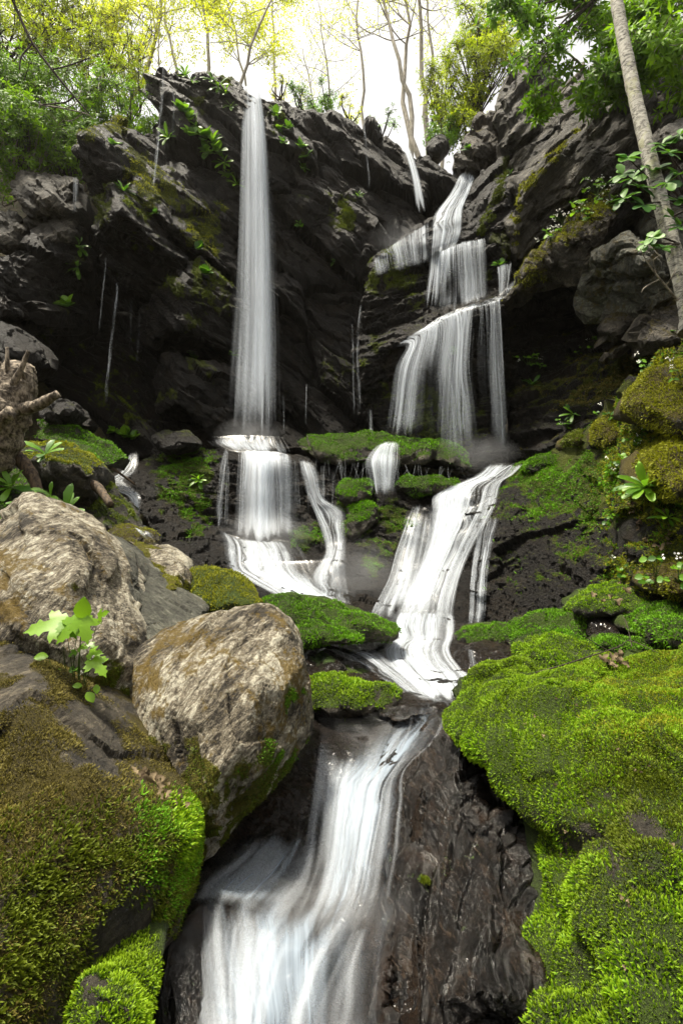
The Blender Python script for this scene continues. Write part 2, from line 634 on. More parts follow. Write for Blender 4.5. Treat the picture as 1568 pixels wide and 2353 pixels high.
def sample_surface(rec, count, wfun=None, front=True):
    V, T, M, N, B = rec[3], rec[4], rec[5], rec[6], rec[7]
    c = V[T].mean(1)
    ar = 0.5 * np.linalg.norm(np.cross(V[T[:, 1]] - V[T[:, 0]], V[T[:, 2]] - V[T[:, 0]]), axis=1)
    w = ar * (wfun(M[T].mean(1), c, N[T].mean(1)) if wfun else 1)
    if front:
        w = w * (B[T].mean(1) < 0.9)
        X = px_of(c)
        w = w * ((X[:, 0] > -60) & (X[:, 0] < 1628) & (X[:, 1] < 2420))
    if w.sum() <= 0:
        return None
    idx = RNG.choice(len(T), count, p=w / w.sum())
    r1, r2 = RNG.random(count), RNG.random(count)
    s = np.sqrt(r1)
    t = T[idx]
    P = V[t[:, 0]] * (1 - s)[:, None] + V[t[:, 1]] * (s * (1 - r2))[:, None] + V[t[:, 2]] * (s * r2)[:, None]
    Nn = N[t].mean(1)
    Nn /= np.maximum(np.linalg.norm(Nn, axis=1), 1e-9)[:, None]
    return P, Nn, M[t].mean(1)

def moss_coat(o, count, size, mat, lo=0.35, hi=0.7, name='moss', droop=0.35, seg=2, width=0.3, mask=None, jitter=0.75, cl=0.0):
    rec = rec_of(o)
    def wf(m, c, n):
        w = smooth01(m, lo, hi)
        if mask is not None:
            w = w * mask(px_of(c), n)
        return w
    got = sample_surface(rec, count, wf)
    if got is None:
        return None
    P, N, M = got
    n = len(P)
    D = N + jitter * RNG.normal(size=(n, 3)) * 0.6
    D[:, 2] -= droop * (1 - np.clip(N[:, 2], 0, 1)) - 0.15
    D /= np.linalg.norm(D, axis=1)[:, None]
    clump = fbm(P * (3.2 / max(size, 1e-3) * 0.03), 3) + 0.35 * fbm(P * (22 / max(size, 1e-3) * 0.03), 2)
    ln = size * RNG.uniform(0.45, 1.3, n) * (1 + 0.6 * np.clip(clump, -0.8, 0.8))
    rnd = RNG.normal(size=(n, 3))
    rnd[:, 1] -= 1.0
    V, F, k, tip = blades(P - N * 0.15 * size, D, rnd / np.linalg.norm(rnd, axis=1)[:, None], ln, ln * width, -RNG.uniform(0.05, 0.45, n), seg)
    zone = fbm(P * 1.6 + 40, 3)
    v = np.clip(0.36 + 0.55 * clump + 0.9 * zone + RNG.normal(0, 0.22, n), 0, 1)
    me = new_mesh(name, V - base_of(o), F, [mat], False,
                  {'v': np.repeat(v, k), 'tip': tip})
    mo = link(name, me, o)
    mo['kind'] = 'stuff'
    return mo

LEAFP = {}
def leaf_shape(kind):
    """unit leaf along +x, facing +z, folded on its midrib: (verts, tris)"""
    if kind in LEAFP:
        return LEAFP[kind]
    if kind in ('lobed', 'crumpled'):
        half = [(0.0, 0.03), (-0.08, 0.24), (-0.02, 0.40), (0.08, 0.36), (0.16, 0.60), (0.26, 0.52), (0.34, 0.66), (0.40, 0.46), (0.36, 0.22), (0.50, 0.20), (0.60, 0.34), (0.68, 0.20), (0.80, 0.22), (0.86, 0.08), (1.0, 0.0)]
        ol = half + [(x, -y) for x, y in half[-2:0:-1]] + [(0.0, -0.03)]
        z = (lambda x, y: -0.16 * x * x + 0.20 * abs(y) - 0.35 * y * y) if kind == 'lobed' else (lambda x, y: 0.35 * math.sin(5 * x + 3 * y) * 0.4 + 0.5 * abs(y))
        mids = [(0.12, 0), (0.3, 0), (0.5, 0), (0.7, 0), (0.85, 0), (0.18, 0.25), (0.18, -0.25)]
        pt = [Vector(p) for p in ol + mids]
        m = len(ol)
        v2, _, f2, _, _, _ = delaunay_2d_cdt(pt, [(k, (k + 1) % m) for k in range(m)], [list(range(m))], 1, 1e-5)
        V = [(p[0], p[1], z(p[0], p[1])) for p in v2]
        F = [tuple(f) for f in f2]
        LEAFP[kind] = (np.array(V, float), np.array(F))
        return LEAFP[kind]
    prof = {'oval': [(0, 0.03), (0.2, 0.30), (0.45, 0.42), (0.7, 0.34), (0.9, 0.14), (1.0, 0.0)],
            'lance': [(0, 0.03), (0.25, 0.14), (0.55, 0.20), (0.8, 0.12), (1.0, 0.0)],
            'strap': [(0, 0.05), (0.3, 0.10), (0.65, 0.16), (0.88, 0.11), (1.0, 0.0)],
            'round': [(0, 0.06), (0.15, 0.42), (0.45, 0.52), (0.75, 0.38), (1.0, 0.0)]}[kind]
    V, F = [], []
    arch = {'strap': -0.35, 'lance': -0.14, 'oval': -0.18, 'round': -0.1}[kind]
    for (x, w) in prof:
        z = arch * x * x
        V += [(x, 0, z), (x, -w, z + 0.22 * w), (x, w, z + 0.22 * w)]
    for k in range(len(prof) - 1):
        a = 3 * k
        F += [(a, a + 3, a + 4), (a, a + 4, a + 1), (a, a + 2, a + 5), (a, a + 5, a + 3)]
    LEAFP[kind] = (np.array(V, float), np.array(F))
    return LEAFP[kind]

def frames(D, N):
    X = D / np.maximum(np.linalg.norm(D, axis=1), 1e-9)[:, None]
    Y = np.cross(N, X)
    Y /= np.maximum(np.linalg.norm(Y, axis=1), 1e-9)[:, None]
    Z = np.cross(X, Y)
    return X, Y, Z

SIMPLE = (np.array([(0, 0, 0), (0.45, -0.21, 0.05), (0.45, 0.21, 0.05), (1, 0, -0.1)], float), np.array([(0, 1, 2), (1, 3, 2)]))
SIMPLE_L = (np.array([(0, 0, 0), (0.5, -0.15, 0.04), (0.5, 0.15, 0.04), (1, 0, -0.12)], float), np.array([(0, 1, 2), (1, 3, 2)]))

def leaf_cloud(name, P, D, N, ln, mat, parent, shape=SIMPLE, v=None):
    X, Y, Z = frames(D, N)
    lv, lf = shape
    n, k = len(P), len(lv)
    V = (P[:, None] + ln[:, None, None] * (lv[None, :, 0:1] * X[:, None] + lv[None, :, 1:2] * Y[:, None] + lv[None, :, 2:3] * Z[:, None])).reshape(-1, 3)
    F = (np.arange(n)[:, None, None] * k + lf[None]).reshape(-1, 3)
    if v is None:
        v = RNG.random(n)
    base = np.array(parent.location) if parent else np.zeros(3)
    me = new_mesh(name, V - base, F, [mat], False, {'v': np.repeat(v, k), 'tip': np.tile(lv[:, 0], n)})
    return link(name, me, parent)

def tube_mesh(paths, sides=6):
    """paths: list of (points (m,3), radii (m)) -> V, F quads"""
    VV, FF = [], []
    off = 0
    ang = np.arange(sides) / sides * 2 * math.pi
    for pts, rad in paths:
        pts = np.asarray(pts, float); rad = np.asarray(rad, float)
        m = len(pts)
        tg = np.gradient(pts, axis=0)
        tg /= np.maximum(np.linalg.norm(tg, axis=1), 1e-9)[:, None]
        ref = np.array((0.31, 0.87, 0.12)) if abs(tg[:, 2]).mean() > 0.5 else np.array((0.1, 0.2, 1.0))
        a = np.cross(tg, ref); a /= np.maximum(np.linalg.norm(a, axis=1), 1e-9)[:, None]
        b = np.cross(tg, a)
        R = pts[:, None] + rad[:, None, None] * (np.cos(ang)[None, :, None] * a[:, None] + np.sin(ang)[None, :, None] * b[:, None])
        VV.append(R.reshape(-1, 3))
        i = np.arange(m - 1)[:, None] * sides
        j = np.arange(sides)[None]
        j2 = (j + 1) % sides
        FF.append(np.stack((i + j, i + j2, i + sides + j2, i + sides + j), 2).reshape(-1, 4) + off)
        caps = len(VV[-1])
        if sides == 6:
            for e in (0, (m - 1) * sides):
                q = np.array([[e, e + 1, e + 2, e + 3], [e, e + 3, e + 4, e + 5]]) + off
                FF.append(q)
        off += caps
    return np.concatenate(VV), np.concatenate(FF)

def spline(pts, n):
    pts = np.asarray(pts, float)
    m = len(pts)
    if m == 2:
        t = np.linspace(0, 1, n)[:, None]
        return pts[0] * (1 - t) + pts[1] * t
    q = np.concatenate((2 * pts[:1] - pts[1:2], pts, 2 * pts[-1:] - pts[-2:-1]))
    t = np.linspace(0, m - 1 - 1e-6, n)
    i = np.floor(t).astype(int)
    f = (t - i)[:, None]
    p0, p1, p2, p3 = q[i], q[i + 1], q[i + 2], q[i + 3]
    return 0.5 * (2 * p1 + (p2 - p0) * f + (2 * p0 - 5 * p1 + 4 * p2 - p3) * f * f + (3 * p1 - p0 - 3 * p2 + p3) * f ** 3)
# ------------------------------------------------------------------ stone materials
MOSS_D, MOSS_G = (0.012, 0.022, 0.003), (0.06, 0.12, 0.008)
M_WET = rock_mat('wet_black_schist', (0.0022, 0.0016, 0.0011), (0.009, 0.0068, 0.0048), (0.032, 0.025, 0.018), (0.085, 0.105, 0.008), (0.020, 0.024, 0.003),
                 (0, -0.65, 0.1), (7, 7, 30), (0.30, 0.7), 1.0, None, 0.26, (0.016, 0.010, 0.004), (0.34, 0.70), 1.0)
M_WETB = rock_mat('wet_brown_streambed', (0.003, 0.0022, 0.0014), (0.016, 0.010, 0.006), (0.06, 0.035, 0.018), (0.05, 0.10, 0.006), (0.010, 0.018, 0.002),
                  (0, -0.6, 0.5), (14, 14, 60), (0.16, 0.5), 0.9, None, 0.34, (0.016, 0.008, 0.003), (0.34, 0.7), 1.0, 0, 0.12)
M_WETN = rock_mat('wet_black_rock_near', (0.0012, 0.001, 0.0008), (0.0055, 0.004, 0.003), (0.030, 0.020, 0.013), (0.05, 0.10, 0.006), (0.010, 0.018, 0.002),
                  (0, -0.6, 0.5), (5, 5, 30), (0.08, 0.26), 0.55, None, 0.32, (0.014, 0.007, 0.003), (0.42, 0.64), 2.0, 0, 0.0, 0.5)
M_GREY = rock_mat('dry_grey_schist', (0.014, 0.012, 0.009), (0.062, 0.055, 0.043), (0.24, 0.215, 0.17), (0.10, 0.10, 0.006), (0.028, 0.026, 0.003),
                  (0, 0.8, 0.2), (5, 5, 26), (0.55, 0.85), 0.9, None, 0.35, (0.05, 0.042, 0.028), (0.36, 0.66), 1.0)
M_PALE = rock_mat('pale_lichened_schist', (0.05, 0.041, 0.03), (0.31, 0.265, 0.19), (0.82, 0.77, 0.62), (0.17, 0.16, 0.010), (0.045, 0.036, 0.006),
                  (0.3, 1.0, 0.2), (9, 9, 30), (0.6, 0.9), 1.0, (0.20, 0.13, 0.014), 0.3, None, (0.41, 0.60), 1.15, 0.5, speck=0.35)
M_GREEN = rock_mat('grey_green_stone', (0.035, 0.035, 0.027), (0.115, 0.115, 0.09), (0.30, 0.30, 0.235), (0.11, 0.10, 0.010), (0.03, 0.026, 0.004),
                   (0.2, -0.6, 0.2), (7, 7, 30), (0.55, 0.85), 1.0, (0.13, 0.10, 0.03), 0.35, None, (0.36, 0.66), 1.2)
M_MOSSY = rock_mat('mossed_stone', (0.012, 0.010, 0.007), (0.045, 0.038, 0.026), (0.12, 0.10, 0.07), (0.045, 0.075, 0.004), (0.010, 0.016, 0.002),  # moss skin darkened, painting shade into the gaps between fronds
                   (0, 0.5, 0.2), (8, 8, 24), (0.5, 0.8), 0.8, None, 0.35, None, (0.36, 0.66), 1.0)
M_GOLD = rock_mat('gold_mossed_stone', (0.016, 0.013, 0.009), (0.06, 0.05, 0.036), (0.20, 0.17, 0.12), (0.085, 0.068, 0.009), (0.020, 0.015, 0.003),
                  (0, 0.5, 0.2), (8, 8, 24), (0.5, 0.8), 0.8, None, 0.35, None, (0.36, 0.66), 1.3)

# ------------------------------------------------------------------ ground
def ground_z(x, y):
    zc = np.interp(y, [-60, 0, 2, 3, 4.5, 6, 7, 8.5, 9.2, 9.8, 10.5, 12, 13.4, 14.4, 16, 22, 40, 100, 300],
                   [-2.6, -2.0, -1.85, -1.8, -1.75, -1.55, -1.4, -0.9, -0.5, 0.4, 1.0, 1.6, 3.0, 8.3, 9.0, 11, 17, 34, 60])
    sl = np.interp(y, [0, 6, 10, 14, 20], [0.75, 0.8, 1.15, 0.75, 0.45])
    xl = np.interp(y, [0, 4, 7, 10, 14, 20], [-0.75, -0.9, -2.2, -3.6, -3.2, -3.0])
    xr = np.interp(y, [0, 4, 7, 10, 14, 20], [1.4, 2.6, 4.8, 5.2, 4.8, 5.0])
    d = np.maximum(0, xl - x) + np.maximum(0, x - xr)
    dz = sl * np.minimum(d, 9) + 0.3 * np.maximum(d - 9, 0)
    return EYE + zc + dz

gx = np.concatenate((np.linspace(-160, -14, 22), np.linspace(-12, 12, 97), np.linspace(14, 160, 22)))
gy = np.concatenate((np.linspace(-60, -2, 12), np.linspace(-1, 26, 109), np.linspace(28, 300, 26)))
GX, GY = np.meshgrid(gx, gy)
gP = np.stack((GX.ravel(), GY.ravel(), np.zeros(GX.size)), 1)
gP[:, 2] = ground_z(gP[:, 0], gP[:, 1]) + 0.25 * fbm(gP * 0.6, 3) + 0.07 * fbm(gP * 2.7, 3)
nxg = len(gx)
ii, jj = np.meshgrid(np.arange(len(gy) - 1), np.arange(nxg - 1), indexing='ij')
a_ = (ii * nxg + jj).ravel()
gF = np.stack((a_, a_ + 1, a_ + nxg + 1, a_ + nxg), 1)
_t = NT('forest_floor')
_v = _t.mapping()
_n = _t.noise(_v, 3.0, 6, 0.7)
_n2 = _t.noise(_v, 24, 4, 0.7)
_c = _t.mix(_t.ramp(_n, 0.38, 0.62), (0.022, 0.017, 0.010), (0.05, 0.035, 0.018))
_c = _t.mix(_t.ramp(_n2, 0.5, 0.66), _c, (0.030, 0.050, 0.008))
M_SOIL = _t.done(_t.bsdf(_c, 0.9, _t.bump(_n2, 0.8, 0.06), 0.2).outputs[0])
ground = link('ground', new_mesh('ground', gP, gF, [M_SOIL]))
tag(ground, kind='structure')

# ------------------------------------------------------------------ main cliff
BED = (CR, 3.2, 0.055)
cliff = rock('cliff_wall', [
    (313, 250, 12.4), (325, 222, 12.3), (340, 150, 12.0), (357, 138, 12.0), (378, 140, 11.9), (390, 152, 11.9), (402, 140, 11.9), (424, 142, 12.0),
    (440, 155, 12.0), (472, 150, 12.2), (505, 162, 12.2), (532, 188, 12.2), (556, 208, 12.1), (600, 212, 12.1), (640, 222, 12.2), (690, 250, 12.4),
    (745, 262, 12.6), (795, 272, 12.8), (840, 285, 12.9), (885, 298, 12.9), (910, 312, 12.8), (955, 340, 12.6), (990, 362, 12.4), (1015, 378, 12.3),
    (1045, 398, 12.1), (1075, 415, 11.9), (1080, 500, 11.8), (1000, 650, 11.8), (950, 800, 11.6), (900, 1000, 11.2), (880, 1060, 11.0),
    (700, 1060, 10.9), (560, 1060, 10.9), (400, 1060, 10.9), (250, 1060, 10.8), (120, 1050, 10.6), (60, 1000, 10.4), (40, 900, 10.4), (60, 800, 10.6),
    (100, 700, 10.8), (150, 600, 11.2), (240, 480, 11.8), (300, 330, 12.2)],
    [(392, 170, 11.6), (385, 250, 11.55), (380, 330, 11.5), (345, 260, 12.1), (480, 200, 11.9), (480, 260, 11.75), (480, 380, 11.6), (560, 300, 11.8), (640, 350, 11.9),
     (720, 400, 12.1), (800, 450, 12.2), (880, 480, 12.4), (960, 480, 12.2), (1000, 520, 11.9), (620, 400, 11.75), (700, 480, 11.75), (780, 570, 11.75),
     (845, 625, 11.85), (640, 455, 11.95), (720, 545, 11.95), (790, 620, 11.95), (840, 560, 12.1), (600, 560, 11.7), (640, 640, 11.55), (700, 700, 11.5),
     (790, 730, 11.6), (620, 800, 11.45), (740, 860, 11.35), (830, 900, 11.4), (620, 960, 11.3), (740, 980, 11.2), (540, 900, 11.5), (690, 860, 11.25), (780, 800, 11.45),
     (200, 700, 11.5), (300, 700, 11.5), (250, 850, 11.4), (340, 850, 11.4), (200, 950, 11.0), (330, 960, 11.1), (150, 850, 10.9), (240, 780, 11.2), (120, 800, 10.8)],
    M_WET, thick=2.5, res=5.2, smooth=2, big=(0.05, 0.9), mid=(0.008, 3.0), fine=(0.009, 14), crisp=True, bed=BED, moss=(0.10, 0.04, 0.20), seed=1, frac=[(0.42, 0.26), (1.2, 0.07), (4.0, 0.014)],
    spots=[(640, 270, 30, .5), (700, 350, 25, .35), (780, 480, 45, .45), (460, 240, 25, .5), (500, 600, 20, .3), (770, 850, 40, .45), (160, 780, 40, .35), (230, 900, 60, .4),
           (320, 950, 40, .35), (300, 820, 30, .3), (430, 160, 20, .5), (520, 180, 20, .5), (800, 500, 20, .5), (690, 460, 15, .3)])
tag(cliff, kind='structure')

SL = dict(crisp=True, thick=1.6, res=5.2, smooth=1, big=(0.03, 1.2), mid=(0.008, 3.6), fine=(0.009, 14), bed=(CR, 4.0, 0.045), mat=M_WET, parent=cliff, frac=[(0.8, 0.08), (2.0, 0.035), (6, 0.009)])
slab1 = rock('rock_slab', [
    (163, 302, 10.0), (187, 294, 10.2), (218, 284, 10.5), (249, 276, 10.9), (275, 271, 11.1), (295, 286, 11.2), (318, 296, 11.3), (344, 314, 11.5),
    (379, 340, 11.6), (404, 366, 11.6), (430, 376, 11.6), (466, 409, 11.6), (512, 422, 11.7), (552, 445, 11.8), (556, 530, 11.6), (550, 650, 11.5),
    (495, 608, 11.1), (450, 572, 10.9), (413, 542, 10.7), (384, 520, 10.6), (345, 486, 10.5), (298, 450, 10.3), (260, 420, 10.4), (208, 476, 10.6), (197, 445, 10.5), (184, 393, 10.4), (174, 357, 10.3)],
    [(200, 318, 9.75), (226, 361, 9.8), (249, 391, 9.9), (262, 330, 10.4), (298, 437, 10.1), (330, 400, 10.7), (345, 474, 10.3), (400, 440, 11.0), (384, 510, 10.4),
     (413, 532, 10.5), (460, 500, 11.2), (500, 540, 11.35), (225, 410, 10.5), (207, 380, 10.4)],
    moss=(0.30, 0.02, 0.25), seed=2, spots=[(195, 303, 18, .9), (262, 281, 22, .8), (285, 290, 18, .6), (320, 380, 22, .7), (340, 425, 32, .9), (375, 440, 28, .8), (185, 380, 20, .4),
                                            (460, 520, 35, .7), (475, 560, 28, .6), (430, 470, 20, .5), (520, 480, 25, .5), (300, 340, 20, .4)], **SL)
slab2 = rock('rock_slab', [
    (236, 403, 9.9), (253, 406, 9.9), (272, 429, 10.0), (298, 447, 10.2), (348, 484, 10.4), (384, 520, 10.6), (410, 543, 10.7), (430, 582, 10.7), (440, 620, 10.8), (413, 626, 10.7),
    (364, 652, 10.9), (331, 690, 11.1), (321, 712, 11.2), (305, 698, 11.0), (279, 664, 10.8), (243, 598, 10.5), (220, 565, 10.2), (208, 514, 10.0), (210, 465, 10.0), (222, 430, 9.95)],
    [(226, 516, 9.5), (276, 478, 9.45), (298, 498, 9.6), (331, 531, 9.85), (377, 573, 10.15), (417, 596, 10.4), (258, 440, 9.75), (290, 560, 10.3), (330, 600, 10.6), (300, 630, 10.6),
     (250, 560, 10.1), (370, 615, 10.7)],
    moss=(0.25, 0.05, 0.25), seed=3, spots=[(235, 430, 22, .7), (222, 500, 20, .7), (300, 460, 16, .6), (335, 490, 16, .6), (300, 560, 30, .3), (350, 560, 14, .5), (250, 620, 20, .3), (240, 480, 20, .4)], **SL)
slab3 = rock('rock_slab', [
    (418, 606, 10.6), (450, 578, 10.9), (495, 612, 11.0), (540, 650, 11.2), (565, 720, 11.3), (560, 840, 11.2), (525, 815, 10.9), (463, 776, 10.5), (430, 752, 10.25), (384, 762, 10.45),
    (335, 785, 10.9), (320, 745, 11.0), (328, 705, 11.0), (364, 655, 10.8)],
    [(413, 648, 10.05), (420, 705, 10.1), (423, 742, 10.15), (372, 700, 10.5), (470, 680, 10.6), (480, 740, 10.55), (520, 740, 10.9), (395, 730, 10.3), (350, 740, 10.7)],
    moss=(0.2, 0.04, 0.3), seed=4, spots=[(412, 665, 12, .8), (480, 610, 25, .6), (490, 700, 30, .55), (450, 650, 25, .5), (430, 740, 20, .5), (510, 640, 20, .5), (395, 645, 12, .7)], **SL)
slab4 = rock('rock_slab', [
    (356, 826, 10.9), (380, 814, 10.7), (413, 806, 10.5), (463, 822, 10.6), (500, 838, 10.8), (540, 845, 11.0), (570, 900, 11.1), (570, 1005, 10.9), (500, 1002, 10.6), (482, 986, 10.5),
    (446, 953, 10.35), (407, 922, 10.2), (385, 940, 10.5), (361, 946, 10.8), (358, 890, 10.9)],
    [(410, 850, 10.2), (409, 890, 10.05), (470, 870, 10.3), (520, 900, 10.6), (470, 930, 10.25), (520, 960, 10.45), (380, 880, 10.5)],
    moss=(0.15, 0.0, 0.25), seed=5, spots=[(395, 905, 12, .7), (480, 850, 20, .5), (362, 920, 12, .6), (440, 830, 20, .5)], **SL)
# ledge rock that the right cascade steps down
steps = rock('rock_ledge', [
    (852, 598, 11.3), (900, 553, 11.5), (990, 498, 11.6), (1040, 450, 11.7), (1062, 398, 11.9), (1100, 408, 11.7), (1130, 450, 11.4), (1125, 540, 10.9), (1190, 590, 10.5), (1200, 620, 10.3),
    (1150, 690, 10.0), (1160, 800, 10.1), (1170, 950, 10.1), (1180, 1070, 9.9), (1080, 1085, 10.0), (950, 1065, 10.2), (880, 1012, 10.5), (832, 930, 10.8), (815, 840, 10.8), (826, 700, 11.0)],
    [(862, 604, 10.95), (920, 566, 11.0), (990, 512, 11.0), (1050, 497, 11.1), (880, 640, 11.1), (990, 620, 11.05), (862, 668, 10.75), (920, 662, 10.8), (970, 668, 10.8), (850, 760, 10.9), (920, 735, 10.9),
     (1010, 570, 10.55), (1060, 554, 10.5), (1112, 547, 10.5), (1010, 690, 10.75), (1060, 680, 10.65), (1115, 670, 10.5),
     (832, 842, 10.4), (870, 802, 10.35), (945, 768, 10.1), (1000, 740, 10.0), (1050, 716, 9.9), (1105, 700, 9.85), (1140, 694, 9.85), (870, 780, 10.7), (950, 746, 10.6), (1000, 720, 10.6), (1060, 698, 10.4),
     (900, 880, 10.6), (1000, 900, 10.5), (1100, 900, 10.4), (1000, 1010, 10.4), (1120, 1010, 10.3), (1165, 612, 10.1), (1150, 650, 10.2)],
    M_WET, thick=1.6, res=5.2, smooth=2, big=(0.05, 1.2), mid=(0.035, 3.5), fine=(0.012, 16), bed=((-0.25, -0.3, 0.9), 4.0, 0.04), moss=(0.35, 0.0, 0.25), parent=cliff, seed=6, crisp=True, frac=[(1.2, 0.05), (3.0, 0.03), (7, 0.014)],
    spots=[(890, 612, 30, .8), (930, 640, 30, .5), (850, 650, 20, .6), (830, 830, 14, .7), (870, 800, 20, .6), (970, 930, 40, .6), (1040, 900, 35, .6), (980, 990, 40, .6), (1060, 980, 40, .5), (880, 900, 30, .4),
           (1130, 620, 20, .4), (960, 700, 20, .4)])
# tiered bed below the falls
bed = rock('rock_ledge', [
    (330, 1050, 10.3), (345, 1012, 10.5), (480, 1022, 10.4), (560, 1033, 10.2), (660, 1040, 10.2), (760, 1050, 10.3), (860, 1062, 10.3), (1000, 1080, 10.1), (1100, 1085, 9.7), (1190, 1080, 9.5),
    (1150, 1108, 8.9), (1130, 1180, 8.1), (1115, 1300, 7.5), (1115, 1445, 6.8), (1000, 1460, 6.6), (900, 1450, 6.6), (800, 1405, 6.8), (700, 1395, 6.9), (600, 1385, 7.0), (480, 1335, 7.4),
    (370, 1265, 7.9), (320, 1185, 8.4), (240, 1115, 8.9), (280, 1062, 9.8)],
    [(500, 1050, 9.8), (550, 1052, 9.65), (620, 1053, 9.55), (665, 1058, 9.55), (720, 1066, 9.6), (780, 1080, 9.6), (510, 1215, 9.35), (560, 1230, 9.25), (640, 1235, 9.25), (700, 1185, 9.3), (760, 1180, 9.15),
     (700, 1270, 8.7), (540, 1300, 8.3), (640, 1310, 8.2), (740, 1330, 7.9), (640, 1355, 7.4), (760, 1385, 7.2), (830, 1145, 9.2), (900, 1150, 9.2), (960, 1163, 9.0), (1000, 1143, 8.9), (1100, 1118, 8.7),
     (830, 1230, 8.8), (900, 1250, 8.6), (880, 1335, 8.0), (960, 1325, 7.9), (1040, 1330, 7.6), (1050, 1250, 8.1), (900, 1400, 7.2), (1000, 1400, 7.15), (1060, 1400, 7.15), (400, 1080, 9.5), (450, 1120, 9.3),
     (400, 1180, 8.8), (470, 1240, 8.5), (330, 1100, 9.3), (640, 1140, 9.5), (560, 1140, 9.55)],
    M_WET, thick=1.6, res=5.2, smooth=3, big=(0.05, 1.2), mid=(0.03, 4), fine=(0.010, 18), bed=((0.1, -0.25, 0.95), 4.5, 0.03), moss=(0.12, -0.02, 0.25), parent=cliff, seed=7, crisp=True, frac=[(1.2, 0.05), (3.0, 0.03), (7, 0.014)],
    spots=[(400, 1070, 40, .8), (460, 1070, 40, .7), (430, 1130, 35, .8), (470, 1170, 30, .6), (380, 1130, 20, .5), (440, 1215, 25, .6), (690, 1235, 22, .9), (720, 1230, 20, .7), (830, 1180, 30, .9), (815, 1210, 25, .8),
           (900, 1170, 25, .7), (930, 1200, 25, .6), (880, 1270, 35, .5), (790, 1150, 20, .6), (850, 1300, 20, .4), (420, 1010, 15, .5)])
lowbed = rock('stream_bed', [
    (870, 1432, 6.9), (1115, 1440, 6.7), (1160, 1520, 5.4), (1130, 1600, 4.5), (1070, 1660, 4.0), (1010, 1730, 3.5), (980, 1800, 3.1), (980, 2480, 1.85), (400, 2480, 1.85), (400, 2100, 2.5),
    (470, 1950, 2.9), (650, 1800, 3.3), (690, 1650, 4.1), (690, 1500, 5.3), (750, 1465, 6.0)],
    [(720, 1705, 3.75), (860, 1730, 3.65), (1000, 1700, 3.6), (850, 1660, 4.2), (900, 1565, 4.8), (950, 1500, 5.7), (800, 1525, 5.3), (1050, 1560, 4.9), (750, 1860, 3.3), (850, 1860, 3.2), (600, 1960, 2.95),
     (850, 2000, 2.75), (700, 2050, 2.7), (550, 2100, 2.5), (800, 2200, 2.3), (650, 2300, 2.1)],
    M_WETB, thick=1.0, res=5.0, smooth=4, big=(0.04, 1.6), mid=(0.02, 6), fine=(0.006, 24), seed=8)
tag(lowbed, kind='structure')

# ------------------------------------------------------------------ right cliff
RK = dict(crisp=True, frac=[(0.7, 0.08), (1.8, 0.04), (6, 0.010)], res=5.7, smooth=2, big=(0.06, 1.1), mid=(0.008, 3.4), fine=(0.010, 14))
rcliff = rock('cliff_wall', [
    (1174, 349, 10.6), (1209, 303, 10.7), (1243, 246, 10.8), (1276, 198, 10.9), (1330, 150, 10.8), (1400, 100, 10.4), (1500, 60, 9.6), (1680, 40, 8.6), (1720, 350, 7.6), (1650, 520, 7.6),
    (1500, 500, 8.2), (1414, 400, 8.6), (1360, 440, 8.9), (1327, 462, 9.1), (1303, 478, 9.3), (1256, 524, 9.6), (1199, 600, 9.9), (1186, 577, 9.9), (1172, 527, 10.0), (1186, 473, 10.2), (1178, 400, 10.5)],
    [(1320, 302, 9.3), (1283, 342, 9.35), (1246, 389, 9.4), (1206, 426, 9.5), (1192, 470, 9.6), (1181, 527, 9.7), (1260, 290, 10.1), (1225, 350, 10.1), (1340, 360, 8.9), (1300, 430, 9.2),
     (1400, 260, 9.0), (1450, 330, 8.6), (1550, 250, 8.4), (1400, 360, 8.8), (1240, 480, 9.5)],
    M_GREY, thick=2.5, bed=(CL, 3.4, 0.055), moss=(0.1, -0.05, 0.2), seed=11,
    spots=[(1320, 302, 10, .9), (1300, 325, 10, .9), (1283, 342, 10, 1), (1264, 366, 10, 1), (1246, 389, 10, 1), (1226, 410, 10, 1), (1206, 426, 10, 1), (1196, 450, 9, 1), (1190, 470, 9, 1), (1184, 500, 9, 1), (1180, 527, 9, 1),
           (1186, 560, 9, 1)], **RK)
tag(rcliff, kind='structure')
rock('rock_slab', [(1142, 215), (1159, 175), (1179, 141), (1209, 100), (1270, 110), (1300, 180), (1280, 260), (1245, 320), (1205, 365), (1169, 338), (1152, 297)],
     mat=M_GREY, pl=(11.0, 0.2, 0.3), bulge=0.5, thick=1.5, bed=(CL, 4, 0.05), moss=(0.1, -0.1, 0.2), parent=rcliff, seed=12, **RK)
wetslab = rock('rock_slab', [(1090, 412, 11.2), (1125, 385, 11.2), (1159, 359, 11.2), (1176, 346, 11.2), (1182, 380, 10.8), (1180, 453, 10.4), (1188, 475, 10.2), (1176, 528, 10.1), (1118, 545, 10.4), (1090, 545, 10.6), (1058, 540, 10.9), (1050, 477, 11.2)],
     [(1120, 420, 10.7), (1100, 480, 10.5), (1140, 440, 10.4), (1150, 500, 10.3)],
     M_WET, thick=1.0, bed=(CL, 5, 0.03), moss=(0.0, -0.1, 0.15), parent=rcliff, seed=13,
     spots=[(1165, 365, 10, .9), (1158, 390, 11, .9), (1150, 415, 12, .9), (1142, 440, 12, .9), (1133, 465, 12, .9), (1122, 490, 12, .9), (1112, 515, 12, .9), (1102, 537, 10, .9), (1160, 450, 12, .5)], **RK)
rock('rock_slab', [(1095, 530, 10.8), (1150, 505, 10.6), (1190, 495, 10.5), (1190, 585, 10.2), (1185, 610, 10.2), (1140, 615, 10.5), (1118, 590, 10.6)], [(1150, 560, 10.0), (1165, 590, 10.0)],
     M_WET, thick=0.8, moss=(0.2, 0.1, 0.3), parent=rcliff, seed=14, spots=[(1155, 555, 25, .6)], **RK)
